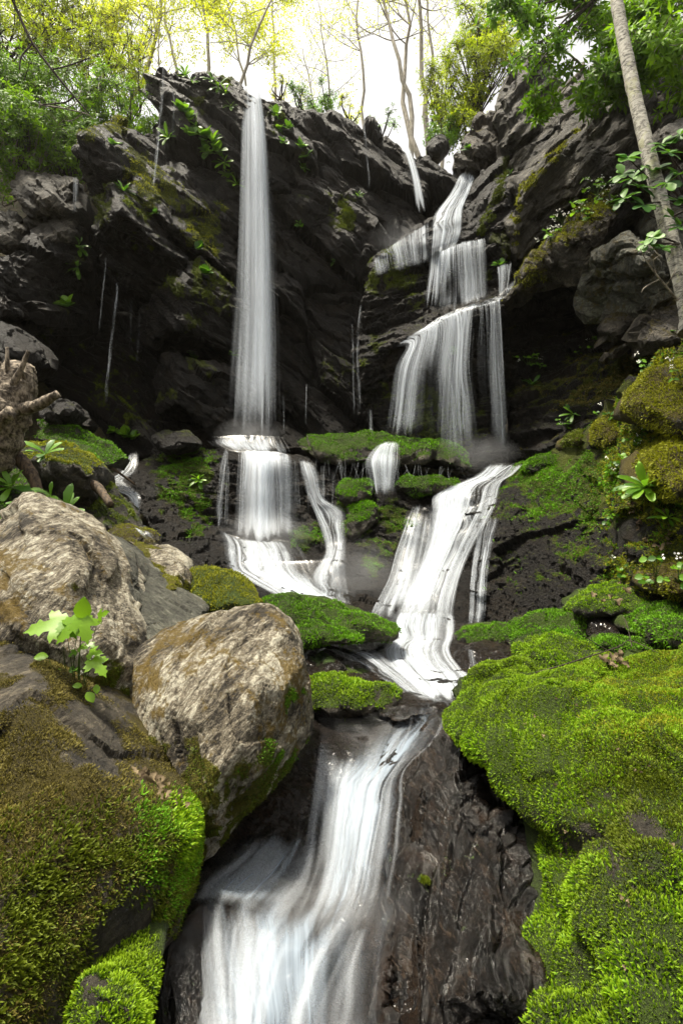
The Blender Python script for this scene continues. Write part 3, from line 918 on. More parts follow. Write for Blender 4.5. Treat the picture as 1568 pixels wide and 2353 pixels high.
crag = rock('boulder', [(1050, 322), (1068, 292), (1109, 255), (1142, 238), (1160, 300), (1168, 345), (1130, 372), (1100, 395), (1060, 400), (1040, 372)],
     mat=M_GOLD, pl=(11.9, 0.0, 0.3), bulge=0.4, thick=1.2, moss=(0.7, -0.1, 0.4), seed=15, **RK)
tag(crag, 'brown moss-streaked rock at the head of the right cascade', 'boulder')
dark_crag = rock('boulder', [(975, 345), (1000, 318), (1020, 310), (1030, 330), (1015, 350), (985, 362)], mat=M_WET, pl=(12.6, 0, 0.2), bulge=0.2, thick=0.6, seed=151, **RK)
tag(dark_crag, 'small dark rock on the cliff rim right of the thin waterfall', 'boulder')
mosslip = rock('boulder', [(1209, 583, 9.4), (1243, 567, 9.3), (1276, 537, 9.0), (1297, 503, 8.9), (1327, 463, 8.8), (1360, 436, 8.6), (1411, 420, 8.5), (1430, 436, 8.3), (1434, 490, 8.0), (1400, 540, 7.8),
     (1370, 620, 8.2), (1313, 585, 8.6), (1290, 590, 8.8), (1256, 655, 9.3), (1209, 668, 9.5), (1172, 684, 9.7), (1150, 694, 9.8), (1166, 656, 9.7), (1186, 618, 9.6)],
     [(1310, 548, 8.2), (1340, 500, 8.0), (1390, 480, 7.7), (1400, 510, 7.6), (1280, 565, 8.7), (1220, 620, 9.1), (1350, 560, 7.9), (1200, 650, 9.3)],
     M_GOLD, thick=1.6, moss=(0.55, 0.12, 0.35), seed=16, spots=[(1290, 530, 30, .6), (1340, 470, 30, .6), (1220, 640, 30, .5), (1390, 450, 25, .5), (1230, 580, 20, .6)], **RK)
tag(mosslip, 'overhanging boulder with golden moss and white flowers on its lip', 'boulder')
greyb = rock('boulder', [(1357, 611, 8.0), (1395, 565, 7.8), (1427, 527, 7.6), (1451, 507, 7.5), (1474, 520, 7.3), (1510, 580, 7.1), (1538, 638, 7.0), (1552, 671, 7.0), (1538, 700, 7.2), (1461, 673, 7.7), (1411, 667, 8.0), (1377, 636, 8.1)],
     [(1430, 570, 7.2), (1480, 600, 6.9), (1440, 630, 7.4)],
     M_GREEN, thick=1.4, moss=(0.0, -0.1, 0.2), seed=17, spots=[(1370, 630, 12, .6), (1400, 660, 10, .6)], **RK)
tag(greyb, 'dark grey-green boulder hanging behind the birch trunk', 'boulder')
for (pts, Y, mt, lab, sd) in (
        ([(1414, 402), (1440, 368), (1470, 350), (1492, 362), (1490, 400), (1470, 425), (1430, 425)], 7.8, M_GREY, 'pale rock peeking out left of the birch under shrub leaves', 21),
        ([(1490, 330), (1510, 292), (1560, 255), (1640, 250), (1640, 330), (1570, 350), (1510, 345)], 7.2, M_GREY, 'pale angular boulder right of the birch at the photo edge', 22),
        ([(1480, 420), (1530, 380), (1640, 360), (1660, 640), (1560, 660), (1520, 600), (1490, 520)], 7.6, M_GREEN, 'shaded rock wall behind the rhododendron leaves at right', 23)):
    b = rock('boulder', pts, mat=mt, pl=(Y, -0.2, 0.35), bulge=0.45, thick=1.2, moss=(0.2, -0.15, 0.2), seed=sd, bed=(CL, 4, 0.03), **RK)
    tag(b, lab, 'boulder')
cave = rock('cliff_wall', [(1145, 660, 10.6), (1200, 560, 10.6), (1300, 480, 10.2), (1450, 460, 9.4), (1700, 520, 8.4), (1750, 800, 7.4), (1680, 1010, 7.0), (1450, 1060, 8.2), (1300, 1085, 9.2), (1180, 1085, 9.9), (1160, 900, 10.4)],
     [(1300, 700, 10.6), (1300, 850, 10.2), (1400, 650, 10.0), (1450, 800, 8.9), (1400, 920, 8.8), (1230, 950, 10.0), (1550, 850, 7.7), (1560, 700, 8.3), (1230, 800, 10.5), (1350, 760, 10.2), (1480, 720, 8.9)],
     M_WET, thick=1.5, bed=((-0.3, -0.3, 0.9), 3.5, 0.06), moss=(0.4, 0.02, 0.3), seed=24,
     spots=[(1400, 870, 45, .6), (1440, 830, 40, .5), (1330, 900, 40, .4), (1240, 900, 30, .4), (1500, 780, 40, .5), (1450, 900, 40, .6)], **RK)
tag(cave, kind='structure')
for (pts, Y, lab, sd) in (
        ([(1385, 748), (1412, 715), (1445, 696), (1474, 712), (1482, 738), (1450, 752), (1420, 780), (1392, 782)], 8.3, 'brown-mossed block in the shade under the overhang', 25),
        ([(1398, 808), (1430, 778), (1478, 742), (1494, 750), (1482, 775), (1440, 800), (1412, 818)], 8.1, 'flat rusty-mossed ledge stone under the overhang, lowest of the blocks', 26),
        ([(1470, 740), (1500, 690), (1560, 680), (1640, 720), (1640, 790), (1540, 800), (1490, 790)], 7.2, 'dark mossy block at the birch root', 27),
        ([(1430, 700), (1470, 672), (1520, 690), (1500, 720), (1470, 716)], 8.0, 'small dark block wedged under the grey-green boulder', 28)):
    b = rock('boulder', pts, mat=M_GOLD, pl=(Y, -0.15, 0.5), bulge=0.35, thick=0.9, moss=(0.45, 0.15, 0.4), seed=sd, **RK)
    tag(b, lab, 'boulder')
bank = rock('rock_bank', [
    (1112, 1440, 7.0), (1107, 1350, 7.3), (1116, 1250, 7.7), (1127, 1160, 8.1), (1160, 1108, 8.8), (1201, 1068, 9.4), (1261, 1040, 9.4), (1294, 1014, 9.2), (1331, 984, 8.9), (1368, 1002, 8.5), (1372, 968, 8.3),
    (1413, 938, 7.9), (1450, 900, 7.4), (1487, 858, 6.9), (1524, 820, 6.5), (1561, 787, 6.1), (1640, 740, 5.6), (1720, 1000, 4.7), (1720, 1300, 4.3), (1568, 1430, 4.8), (1450, 1460, 5.4), (1330, 1450, 6.0), (1200, 1455, 6.6)],
    [(1200, 1150, 8.1), (1300, 1110, 7.7), (1400, 1080, 7.1), (1500, 1000, 6.2), (1200, 1250, 7.4), (1300, 1220, 7.0), (1400, 1180, 6.5), (1500, 1130, 5.7), (1200, 1350, 7.0), (1300, 1330, 6.6), (1400, 1290, 6.1),
     (1500, 1240, 5.4), (1560, 950, 5.6), (1560, 1100, 5.1), (1240, 1065, 8.9), (1300, 1060, 8.4), (1450, 960, 6.8), (1420, 1010, 7.1), (1520, 900, 6.0), (1560, 850, 5.8)],
    M_WET, thick=2.0, bed=((-0.25, -0.4, 0.85), 4.0, 0.035), moss=(0.42, 0.0, 0.3), seed=29, crisp=True, frac=[(0.7, 0.08, .1), (2.2, 0.03, .15), (7, 0.014, .3)], res=4.9, smooth=3, big=(0.07, 1.1), mid=(0.035, 3.2), fine=(0.022, 20),
    spots=[(1250, 1050, 30, .8), (1310, 1040, 25, .8), (1200, 1090, 30, .7), (1280, 1090, 40, .7), (1340, 1020, 40, .9), (1400, 970, 40, 1), (1450, 930, 40, 1), (1500, 870, 45, 1), (1550, 850, 50, 1), (1530, 950, 50, 1), (1480, 1000, 45, 1),
           (1560, 1020, 60, 1), (1420, 1050, 40, .8), (1370, 1100, 45, .7), (1310, 1140, 40, .5), (1440, 1130, 40, .7), (1400, 1180, 40, .5), (1500, 1180, 40, .6), (1550, 1160, 50, .9), (1250, 1150, 40, .4), (1340, 1200, 30, .4),
           (1560, 1280, 40, .8), (1500, 1300, 40, .6), (1420, 1340, 30, .7), (1300, 1275, 20, .4), (1240, 1320, 14, .5)])
tag(bank, 'dark wet sloping rock face with moss above it, right of the cascade', 'rock face')

# ------------------------------------------------------------------ left wall and boulders
lcliff = rock('cliff_wall', [(-120, 540, 9.0), (0, 565, 9.2), (45, 556, 9.6), (100, 497, 10.3), (150, 490, 10.5), (182, 502, 10.6), (192, 560, 10.5), (200, 640, 10.5), (160, 740, 10.4), (110, 790, 10.2), (90, 830, 10.0),
     (20, 860, 9.6), (-120, 880, 8.8)], [(60, 620, 9.4), (120, 560, 9.8), (20, 690, 9.0), (80, 745, 9.5), (60, 760, 9.8), (150, 650, 10.0), (0, 780, 9.1)],
     M_WET, thick=2.0, res=5.7, smooth=2, big=(0.06, 1.1), mid=(0.008, 3.4), fine=(0.010, 14), bed=(CR, 3.0, 0.05), moss=(0.1, 0.0, 0.2), seed=31, crisp=True, frac=[(0.7, 0.10), (2.0, 0.04), (6, .016)], spots=[(180, 600, 20, .5), (160, 700, 18, .5), (100, 770, 25, .4)])
tag(lcliff, kind='structure')
LK = dict(crisp=True, frac=[(0.7, 0.10), (2.0, 0.035), (6, 0.009)], res=5.7, smooth=2, big=(0.05, 1.3), mid=(0.008, 3.6), fine=(0.009, 14))
for (pts, pl, bu, mt, lab, sd, ms) in (
        ([(33, 445), (50, 405), (85, 398), (120, 388), (142, 393), (182, 402), (186, 440), (172, 492), (150, 497), (120, 487), (95, 502), (65, 517), (36, 482)], (10.4, 0.1, 0.5), 0.5, M_GREY, 'grey angular boulder below the thicket on the left rim', 32, (0.1, -0.1, 0.2)),
        ([(-60, 470), (0, 482), (30, 477), (62, 508), (64, 530), (45, 558), (0, 572), (-60, 570)], (10.0, 0.1, 0.5), 0.35, M_GREY, 'pale patched rock at the left photo edge below the grey boulder', 33, (0.1, -0.1, 0.2)),
        ([(60, 545), (98, 498), (150, 492), (178, 512), (150, 545), (100, 562)], (10.15, 0.0, 0.9), 0.12, M_GREY, 'light grey slab top beside the thin left trickle', 34, (0.0, -0.2, 0.2)),
        ([(-80, 735), (0, 735), (50, 758), (85, 790), (88, 830), (60, 850), (-80, 850)], (8.6, 0.15, 0.5), 0.4, M_WET, 'black wet boulder behind the dead stump', 35, (0.1, -0.1, 0.2)),
        ([(90, 930), (110, 920), (160, 925), (185, 945), (150, 965), (110, 970), (88, 955)], (7.6, 0.1, 0.6), 0.3, M_WET, 'dark rounded rock in the shade beside the broken branch', 36, (0.3, 0, 0.3))):
    b = rock('boulder', pts, mat=mt, pl=pl, bulge=bu, thick=1.2, moss=ms, seed=sd, bed=(CR, 4, 0.03), **LK)
    tag(b, lab, 'boulder')
# ------------------------------------------------------------------ mid and near boulders
def boulder(label, out, inn=(), coat=(), **kw):
    o = rock('boulder', out, inn, **kw)
    tag(o, label, 'boulder')
    return o

MK = dict(res=5.5, smooth=1, big=(0.07, 2.0), mid=(0.04, 6), fine=(0.006, 24))
G1 = (0.85, 0.1, 0.35)
moss_b = {}
moss_b['step_l'] = boulder('long moss-topped stone below the right cascade, water parting on it',
    [(675, 1018), (700, 1006), (760, 1000), (830, 990), (885, 988), (922, 1000), (1000, 1010), (1050, 1008), (1066, 1030), (1082, 1062), (1082, 1078), (1050, 1072), (1000, 1055), (920, 1072), (850, 1064), (770, 1066), (720, 1050), (690, 1040)],
    mat=M_MOSSY, pl=(9.75, -0.02, 0.9), bulge=0.35, thick=0.8, moss=(0.9, 0.25, 0.25), seed=41, **MK)
moss_b['step_m'] = boulder('bright green moss mound under the long moss-topped stone',
    [(908, 1122), (922, 1100), (950, 1090), (985, 1086), (1020, 1094), (1050, 1104), (1064, 1122), (1030, 1136), (960, 1138)], mat=M_MOSSY, pl=(9.2, 0, 0.7), bulge=0.3, thick=0.6, moss=(0.8, 0.4, 0.2), seed=42, **MK)
moss_b['step_s'] = boulder('small moss mound left of the middle trickle',
    [(765, 1136), (780, 1108), (800, 1097), (850, 1094), (862, 1110), (858, 1146), (820, 1160), (790, 1166)], mat=M_MOSSY, pl=(9.25, 0, 0.6), bulge=0.3, thick=0.6, moss=(0.8, 0.3, 0.3), seed=43, **MK)
moss_b['step_f'] = boulder('moss-draped stone face in the spray between the two cascades',
    [(795, 1222), (798, 1170), (828, 1144), (864, 1146), (872, 1180), (862, 1215), (830, 1235), (805, 1240)], mat=M_MOSSY, pl=(8.95, 0, 0.3), bulge=0.25, thick=0.6, moss=(0.5, 0.35, 0.35), seed=44, **MK)
b = boulder('black wet stone with a thin moss edge left of the main fall', [(345, 1000), (358, 990), (420, 988), (448, 998), (470, 1022), (430, 1032), (392, 1040), (362, 1034)], mat=M_WET, pl=(9.7, 0, 0.5), bulge=0.3, thick=0.6,
    moss=(0.75, -0.25, 0.2), seed=45, **MK)
moss_b['left_block'] = boulder('block with orange-green moss top and black face beside the stump',
    [(26, 1050, 6.2), (40, 1022, 6.4), (70, 1010, 6.5), (100, 1008, 6.5), (160, 1022, 6.4), (200, 1046, 6.2), (224, 1066, 6.1), (222, 1095, 6.1), (206, 1185, 6.2), (150, 1195, 6.2), (90, 1150, 6.2), (40, 1100, 6.2)],
    [(60, 1050, 5.8), (120, 1060, 5.7), (180, 1075, 5.7), (205, 1095, 5.75), (150, 1100, 5.7), (80, 1090, 5.8), (150, 1150, 5.85)], mat=M_MOSSY, thick=0.9, moss=(1.1, -0.25, 0.25), seed=46, **MK)
moss_b['left_slope'] = boulder('moss-covered stone sloping down behind the moss-topped block',
    [(88, 968, 7.8), (120, 968, 7.9), (170, 990, 7.8), (220, 1012, 7.8), (262, 1034, 7.8), (290, 1046, 7.8), (250, 1070, 7.3), (215, 1070, 7.0), (180, 1045, 6.9), (120, 1020, 7.0), (86, 1010, 7.2)], [(150, 1005, 7.3), (210, 1040, 7.2)],
    mat=M_MOSSY, thick=0.8, moss=(0.8, 0.25, 0.3), seed=47, **MK)
moss_b['left_low'] = boulder('dark mossy stone between the left rill and the pale boulder', [(200, 1190, 5.9), (215, 1120, 6.3), (240, 1110, 6.6), (270, 1150, 6.6), (290, 1205, 6.3), (280, 1240, 5.8), (230, 1240, 5.6)], [(245, 1170, 5.9), (250, 1210, 5.6)],
    mat=M_MOSSY, thick=0.8, moss=(0.6, 0.1, 0.35), seed=48, **MK)
moss_b['left_bank'] = boulder('shaded mossy bank stone behind the pale boulder at the left edge', [(-80, 1060, 5.4), (0, 1070, 5.5), (40, 1100, 5.5), (100, 1150, 5.2), (160, 1190, 5.0), (220, 1210, 5.0), (200, 1260, 4.4), (-80, 1260, 4.2)],
    [(60, 1180, 4.7), (0, 1130, 4.9)], mat=M_MOSSY, thick=0.8, moss=(0.7, 0.1, 0.35), seed=49, **MK)

BK = dict(res=5.0, smooth=1, big=(0.055, 2.4), mid=(0.03, 8), fine=(0.004, 40))
b3a = boulder('small ochre-mossed rock tucked behind the round cream stone', [(232, 1226), (262, 1208), (292, 1204), (340, 1211), (362, 1240), (360, 1262), (310, 1258), (260, 1250)], mat=M_GOLD, pl=(5.3, 0, 0.5), bulge=0.2, thick=0.5,
    moss=(0.5, 0.25, 0.3), seed=50, **BK)
b3 = boulder('round stone with ochre moss and a cream bald patch', [(238, 1256), (290, 1234), (330, 1240), (370, 1256), (400, 1280), (419, 1312), (417, 1372), (395, 1380), (375, 1370), (345, 1335), (300, 1290)], mat=M_PALE, pl=(4.8, 0.05, 0.6), bulge=0.3,
    thick=0.7, moss=(0.0, 0.0, 0.1), lichen=0.45, seed=51, spots=[(290, 1250, 35, 1.1), (320, 1280, 25, 1.0), (400, 1350, 30, .8), (330, 1310, 25, .8), (380, 1370, 30, .9)], **BK)
moss_b['dome'] = boulder('smooth dome of olive-green moss beside the fan of white water', [(412, 1372), (416, 1318), (440, 1300), (480, 1300), (540, 1314), (585, 1340), (606, 1374), (606, 1398), (560, 1412), (500, 1420), (440, 1405)], mat=M_MOSSY, pl=(4.9, 0.05, 0.7),
    bulge=0.4, thick=0.8, moss=(0.5, 0.6, 0.15), seed=52, res=5.0, smooth=8, big=(0.02, 1.5), mid=(0.01, 6), fine=(0.004, 30))
moss_b['ledge'] = boulder('long dark green mossy ledge behind the lichened boulder', [(600, 1372, 5.7), (640, 1366, 5.8), (690, 1372, 5.8), (760, 1388, 5.7), (830, 1404, 5.6), (895, 1428, 5.5), (932, 1452, 5.4), (900, 1474, 5.3), (840, 1482, 5.2), (760, 1474, 5.1),
    (690, 1480, 4.9), (640, 1470, 4.9), (605, 1420, 5.1)], [(660, 1395, 5.35), (740, 1410, 5.25), (820, 1428, 5.2), (880, 1450, 5.2), (690, 1435, 5.2), (760, 1440, 5.25)], mat=M_MOSSY, thick=0.8, moss=(0.6, 0.35, 0.25), seed=53, **BK)
moss_b['shelf'] = boulder('narrow bright moss shelf under the long mossy ledge', [(672, 1446), (700, 1438), (760, 1440), (800, 1446), (836, 1462), (838, 1480), (790, 1484), (720, 1480), (690, 1476)], mat=M_MOSSY, pl=(4.95, 0, 0.6), bulge=0.15, thick=0.5,
    moss=(0.6, 0.45, 0.2), seed=54, **BK)
darkledge = boulder('dark wet ledge stone above the rill, left of the rapid', [(700, 1500, 4.9), (740, 1505, 5.0), (800, 1525, 5.0), (850, 1545, 4.9), (880, 1565, 4.7), (860, 1580, 4.5), (780, 1560, 4.5), (705, 1555, 4.5)], [(770, 1535, 4.6), (830, 1558, 4.6)],
    mat=M_WETB, thick=0.6, moss=(0.2, -0.1, 0.3), seed=55, spots=[(740, 1510, 20, .6)], **BK)
moss_b['clump'] = boulder('mossy stone at the pool edge with bright green tufts', [(704, 1562), (740, 1550), (800, 1555), (850, 1568), (890, 1590), (925, 1608), (900, 1634), (830, 1645), (750, 1642), (710, 1632)], mat=M_MOSSY, pl=(4.3, 0, 0.55), bulge=0.2, thick=0.6,
    moss=(0.6, 0.3, 0.45), seed=56, spots=[(745, 1580, 40, .5), (830, 1600, 30, .4)], **BK)
poolstone = boulder('golden brown stone just under the pool surface', [(868, 1640), (900, 1622), (960, 1612), (1010, 1618), (1030, 1640), (990, 1655), (920, 1662)], mat=M_WETB, pl=(4.0, 0, 0.9), bulge=0.08, thick=0.3, seed=57, **BK)

# lower right ledges
moss_b['r1'] = boulder('low dark moss cushion beside the foot of the right slide', [(1048, 1466), (1075, 1446), (1110, 1438), (1150, 1432), (1185, 1440), (1200, 1475), (1120, 1492), (1070, 1488)], mat=M_MOSSY, pl=(6.0, 0, 0.6), bulge=0.2, thick=0.6, moss=(0.7, 0.3, 0.3), seed=61, **BK)
moss_b['r2'] = boulder('broad bright moss cushion under the black sloping face', [(1160, 1452), (1195, 1430), (1260, 1408), (1310, 1404), (1352, 1406), (1376, 1424), (1376, 1490), (1330, 1510), (1250, 1515), (1180, 1505)], mat=M_MOSSY, pl=(5.6, 0, 0.6), bulge=0.3, thick=0.7,
    moss=(0.7, 0.45, 0.2), seed=62, **BK)
b = boulder('bare grey wet stone between moss cushions', [(1358, 1424), (1400, 1418), (1470, 1422), (1486, 1445), (1480, 1476), (1420, 1480), (1360, 1474)], mat=M_WETB, pl=(5.3, -0.05, 0.4), bulge=0.12, thick=0.5, moss=(0.2, -0.2, 0.2), seed=63, **BK)
moss_b['r3'] = boulder('sloping yellow-green moss stone against the black face', [(1312, 1404), (1330, 1380), (1380, 1348), (1430, 1330), (1480, 1340), (1500, 1380), (1480, 1420), (1400, 1424), (1340, 1416)], mat=M_MOSSY, pl=(5.6, -0.1, 0.6), bulge=0.25, thick=0.7,
    moss=(0.7, 0.4, 0.3), seed=64, **BK)
moss_b['r4'] = boulder('round moss hummock at the right edge above the big moss boulder', [(1470, 1430), (1490, 1400), (1530, 1385), (1600, 1390), (1640, 1440), (1640, 1510), (1560, 1500), (1500, 1480), (1476, 1460)], mat=M_MOSSY, pl=(4.7, -0.05, 0.6), bulge=0.3, thick=0.7,
    moss=(0.7, 0.45, 0.25), seed=65, **BK)
moss_b['r5'] = boulder('light green moss mound behind the big moss boulder', [(1192, 1490), (1230, 1474), (1280, 1466), (1330, 1476), (1370, 1490), (1400, 1520), (1390, 1545), (1300, 1550), (1230, 1550), (1195, 1530)], mat=M_MOSSY, pl=(4.7, -0.05, 0.6), bulge=0.25, thick=0.6,
    moss=(0.6, 0.5, 0.2), seed=66, **BK)
moss_b['r6'] = boulder('thin strip of moss ledge in front of the bare grey stone', [(1360, 1480), (1400, 1466), (1470, 1468), (1530, 1464), (1620, 1470), (1620, 1520), (1500, 1515), (1400, 1505)], mat=M_MOSSY, pl=(4.6, -0.05, 0.5), bulge=0.15, thick=0.5,
    moss=(0.6, 0.45, 0.25), seed=67, **BK)
b = boulder('dark wet stone in the rapid with thin water over it', [(1040, 1500), (1070, 1478), (1130, 1478), (1200, 1482), (1200, 1530), (1160, 1560), (1100, 1570), (1060, 1545)], mat=M_WETB, pl=(5.3, 0.02, 0.5), bulge=0.2, thick=0.5, moss=(0.3, -0.15, 0.3), seed=68, **BK)
moss_b['r7'] = boulder('gold-green mossed rock low at the right edge', [(1500, 1340), (1520, 1290), (1570, 1260), (1650, 1260), (1650, 1390), (1560, 1380), (1520, 1370)], mat=M_GOLD, pl=(5.0, -0.1, 0.5), bulge=0.25, thick=0.6, moss=(0.6, 0.62, 0.25), seed=69, **BK)
moss_b['r8'] = boulder('hanging gold moss clump at the right edge, upper', [(1440, 930), (1470, 870), (1520, 830), (1570, 810), (1650, 800), (1650, 1000), (1560, 990), (1500, 960)], mat=M_GOLD, pl=(5.7, -0.2, 0.6), bulge=0.35, thick=0.7, moss=(0.6, 0.62, 0.25), seed=70, **BK)
moss_b['r9'] = boulder('bulging gold moss clump at the right edge, lower', [(1480, 1060), (1500, 1010), (1540, 985), (1650, 970), (1650, 1150), (1560, 1150), (1500, 1100)], mat=M_GOLD, pl=(5.2, -0.2, 0.5), bulge=0.3, thick=0.7, moss=(0.6, 0.62, 0.25), seed=71, **BK)
moss_b['r10'] = boulder('green moss ledge along the top of the black face', [(1195, 1075), (1215, 1055), (1260, 1038), (1310, 1034), (1345, 1044), (1330, 1068), (1270, 1078), (1215, 1092)], mat=M_MOSSY, pl=(8.9, -0.2, 0.6), bulge=0.25, thick=0.6, moss=(0.7, 0.4, 0.25), seed=72, **MK)
moss_b['r11'] = boulder('moss hummock in front of the cave mouth', [(1290, 1012), (1310, 990), (1335, 980), (1365, 990), (1372, 1015), (1345, 1030), (1310, 1030)], mat=M_GOLD, pl=(8.4, -0.2, 0.5), bulge=0.25, thick=0.6, moss=(0.6, 0.62, 0.25), seed=73, **MK)
moss_b['r12'] = boulder('round moss rock at the bank crest above the leaf rosette', [(1368, 1008), (1372, 972), (1400, 945), (1440, 940), (1462, 965), (1450, 1000), (1420, 1025), (1390, 1030)], mat=M_GOLD, pl=(7.4, -0.2, 0.5), bulge=0.3, thick=0.6, moss=(0.6, 0.62, 0.25), seed=74, **MK)

# near left
NK = dict(res=5.0, smooth=2, big=(0.022, 2.6), mid=(0.008, 10), fine=(0.003, 60))
b1 = boulder('big pale lichened boulder behind the leafy plant', [(-110, 1210, 3.5), (0, 1183, 3.5), (50, 1134, 3.6), (82, 1139, 3.6), (130, 1165, 3.6), (160, 1190, 3.6), (192, 1222, 3.6), (230, 1290, 3.5), (246, 1360, 3.4), (256, 1400, 3.3), (286, 1470, 3.2),
    (292, 1540, 3.1), (288, 1610, 3.05), (270, 1665, 3.0), (200, 1650, 2.9), (130, 1580, 2.9), (60, 1530, 2.95), (-110, 1510, 2.9)],
    [(60, 1220, 3.25), (150, 1260, 3.2), (30, 1330, 2.95), (130, 1360, 2.95), (210, 1380, 3.05), (60, 1450, 2.85), (160, 1490, 2.85), (235, 1480, 2.95), (220, 1570, 2.9), (180, 1310, 3.05)],
    mat=M_PALE, thick=1.0, bed=((0.5, -0.3, 0.8), 9, 0.010), moss=(0.0, -0.2, 0.2), lichen=0.44, seed=81, lspots=[(10, 1290, 50, .3), (20, 1400, 50, .3), (160, 1360, 30, .1)],
    spots=[(230, 1540, 60, .5), (250, 1620, 50, .6), (30, 1490, 60, .5), (200, 1600, 50, .5), (170, 1350, 14, .6), (225, 1410, 16, .5)], **NK)
b2 = boulder('grey-green ridged slab behind the two pale boulders', [(188, 1213, 4.2), (220, 1214, 4.25), (252, 1230, 4.25), (300, 1270, 4.2), (312, 1300, 4.15), (332, 1332, 4.15), (400, 1378, 4.1), (474, 1412, 4.0), (450, 1440, 3.7), (370, 1480, 3.55), (310, 1520, 3.5),
    (270, 1500, 3.5), (240, 1400, 3.65), (215, 1290, 3.9)], [(260, 1290, 3.9), (300, 1350, 3.75), (360, 1400, 3.75), (280, 1330, 3.75), (310, 1420, 3.6), (400, 1420, 3.75), (330, 1380, 3.85)],
    mat=M_GREEN, thick=0.9, bed=((0.4, -0.4, 0.8), 9, 0.016), moss=(0.0, -0.2, 0.15), lichen=0.40, seed=82, **NK)
cb = boulder('large rounded cream boulder streaked with ochre lichen beside the pool', [(284, 1620, 3.15), (288, 1540, 3.2), (310, 1490, 3.3), (370, 1452, 3.4), (440, 1420, 3.45), (520, 1394, 3.5), (560, 1389, 3.5), (622, 1394, 3.45), (660, 1420, 3.4), (677, 1452, 3.3),
    (692, 1482, 3.3), (705, 1522, 3.25), (707, 1600, 3.2), (702, 1655, 3.2), (714, 1690, 3.2), (692, 1730, 3.15), (670, 1760, 3.1), (620, 1835, 3.0), (562, 1885, 2.9), (512, 1945, 2.85), (490, 1975, 2.8), (445, 1995, 2.7), (428, 1900, 2.7), (380, 1815, 2.8), (330, 1780, 2.9), (280, 1705, 3.05)],
    [(500, 1470, 3.05), (600, 1470, 3.05), (420, 1540, 2.9), (510, 1560, 2.78), (600, 1570, 2.8), (665, 1570, 2.95), (360, 1620, 2.85), (450, 1660, 2.65), (560, 1680, 2.65), (650, 1680, 2.85), (400, 1740, 2.7), (500, 1770, 2.55), (590, 1780, 2.7), (490, 1870, 2.55), (430, 1830, 2.6)],
    mat=M_PALE, thick=0.9, bed=((0.75, -0.3, 0.5), 8, 0.008), moss=(0.0, -0.25, 0.15), lichen=0.46, seed=83, lspots=[(680, 1550, 60, .25), (420, 1480, 60, .2), (620, 1660, 60, .2), (350, 1560, 40, .25)],
    spots=[(620, 1660, 55, .7), (690, 1600, 30, .5), (500, 1850, 90, 1.0), (580, 1800, 60, .8), (430, 1800, 70, .8), (340, 1720, 50, .6), (640, 1760, 40, .7), (460, 1950, 60, 1.0)], **NK)
lb = boulder('huge foreground boulder at lower left under dull gold moss', [(-130, 1480, 3.0), (0, 1493, 2.8), (45, 1501, 2.75), (90, 1524, 2.7), (140, 1570, 2.6), (200, 1650, 2.5), (260, 1725, 2.45), (330, 1777, 2.45), (390, 1812, 2.45), (432, 1862, 2.42), (439, 1920, 2.32), (428, 2000, 2.28),
    (432, 2080, 2.22), (420, 2150, 2.18), (385, 2200, 2.12), (345, 2300, 2.08), (345, 2480, 1.95), (-160, 2480, 1.35), (-220, 1900, 1.7)],
    [(60, 1620, 2.25), (180, 1750, 2.12), (0, 1800, 1.95), (300, 1880, 2.08), (150, 1950, 1.85), (330, 2020, 1.98), (0, 2050, 1.65), (200, 2150, 1.78), (100, 2300, 1.6), (310, 2150, 1.95), (400, 1930, 2.18), (0, 1580, 2.45)],
    mat=M_GOLD, thick=0.8, moss=(0.25, 0.45, 0.25), seed=84, spots=[(30, 1540, 45, -1.6), (215, 1690, 60, -0.8), (330, 2180, 60, -0.5), (390, 1900, 60, .4)], **NK)
sm = boulder('small bright mossed rock at the bottom edge', [(150, 2360), (165, 2290), (185, 2245), (240, 2225), (290, 2218), (325, 2250), (345, 2310), (350, 2430), (150, 2430)], mat=M_MOSSY, pl=(1.72, 0.0, 0.1), bulge=0.15, thick=0.4, moss=(0.5, 0.5, 0.25), seed=85,
    spots=[(200, 2250, 35, -0.9)], **NK)
we = boulder('black wet rock edge between the mossed boulder and the stream', [(340, 2480, 1.9), (345, 2290, 2.0), (380, 2180, 2.1), (425, 2130, 2.2), (440, 2200, 2.12), (452, 2280, 2.04), (468, 2360, 1.96), (475, 2480, 1.86)], [(400, 2280, 1.95), (420, 2380, 1.88)],
    mat=M_WETN, thick=0.4, moss=(0.2, 0.0, 0.35), seed=86, **NK)
# near right
wr = boulder('black glistening wet rock sloping into the stream', [(905, 1778, 3.4), (960, 1735, 3.5), (1015, 1685, 3.6), (1060, 1690, 3.5), (1110, 1740, 3.3), (1300, 1950, 2.8), (1420, 2200, 2.4), (1420, 2480, 2.0), (860, 2480, 1.85), (866, 2250, 2.1), (880, 2150, 2.25), (900, 2080, 2.35),
    (914, 1980, 2.58), (926, 1880, 2.9), (924, 1820, 3.15)], [(1050, 1800, 2.9), (1000, 1950, 2.55), (1150, 2000, 2.45), (1050, 2150, 2.2), (1200, 2250, 2.05), (1000, 2300, 2.0), (1000, 1800, 3.0), (1100, 1900, 2.65)],
    mat=M_WETN, thick=0.7, bed=((0.62, -0.45, 0.6), 9, 0.016), moss=(0.0, -0.02, 0.35), seed=87, frac=[(1.3, 0.05), (3.5, 0.03), (10, 0.010)], spots=[(990, 2000, 70, .25), (960, 2120, 60, .25)], **NK)
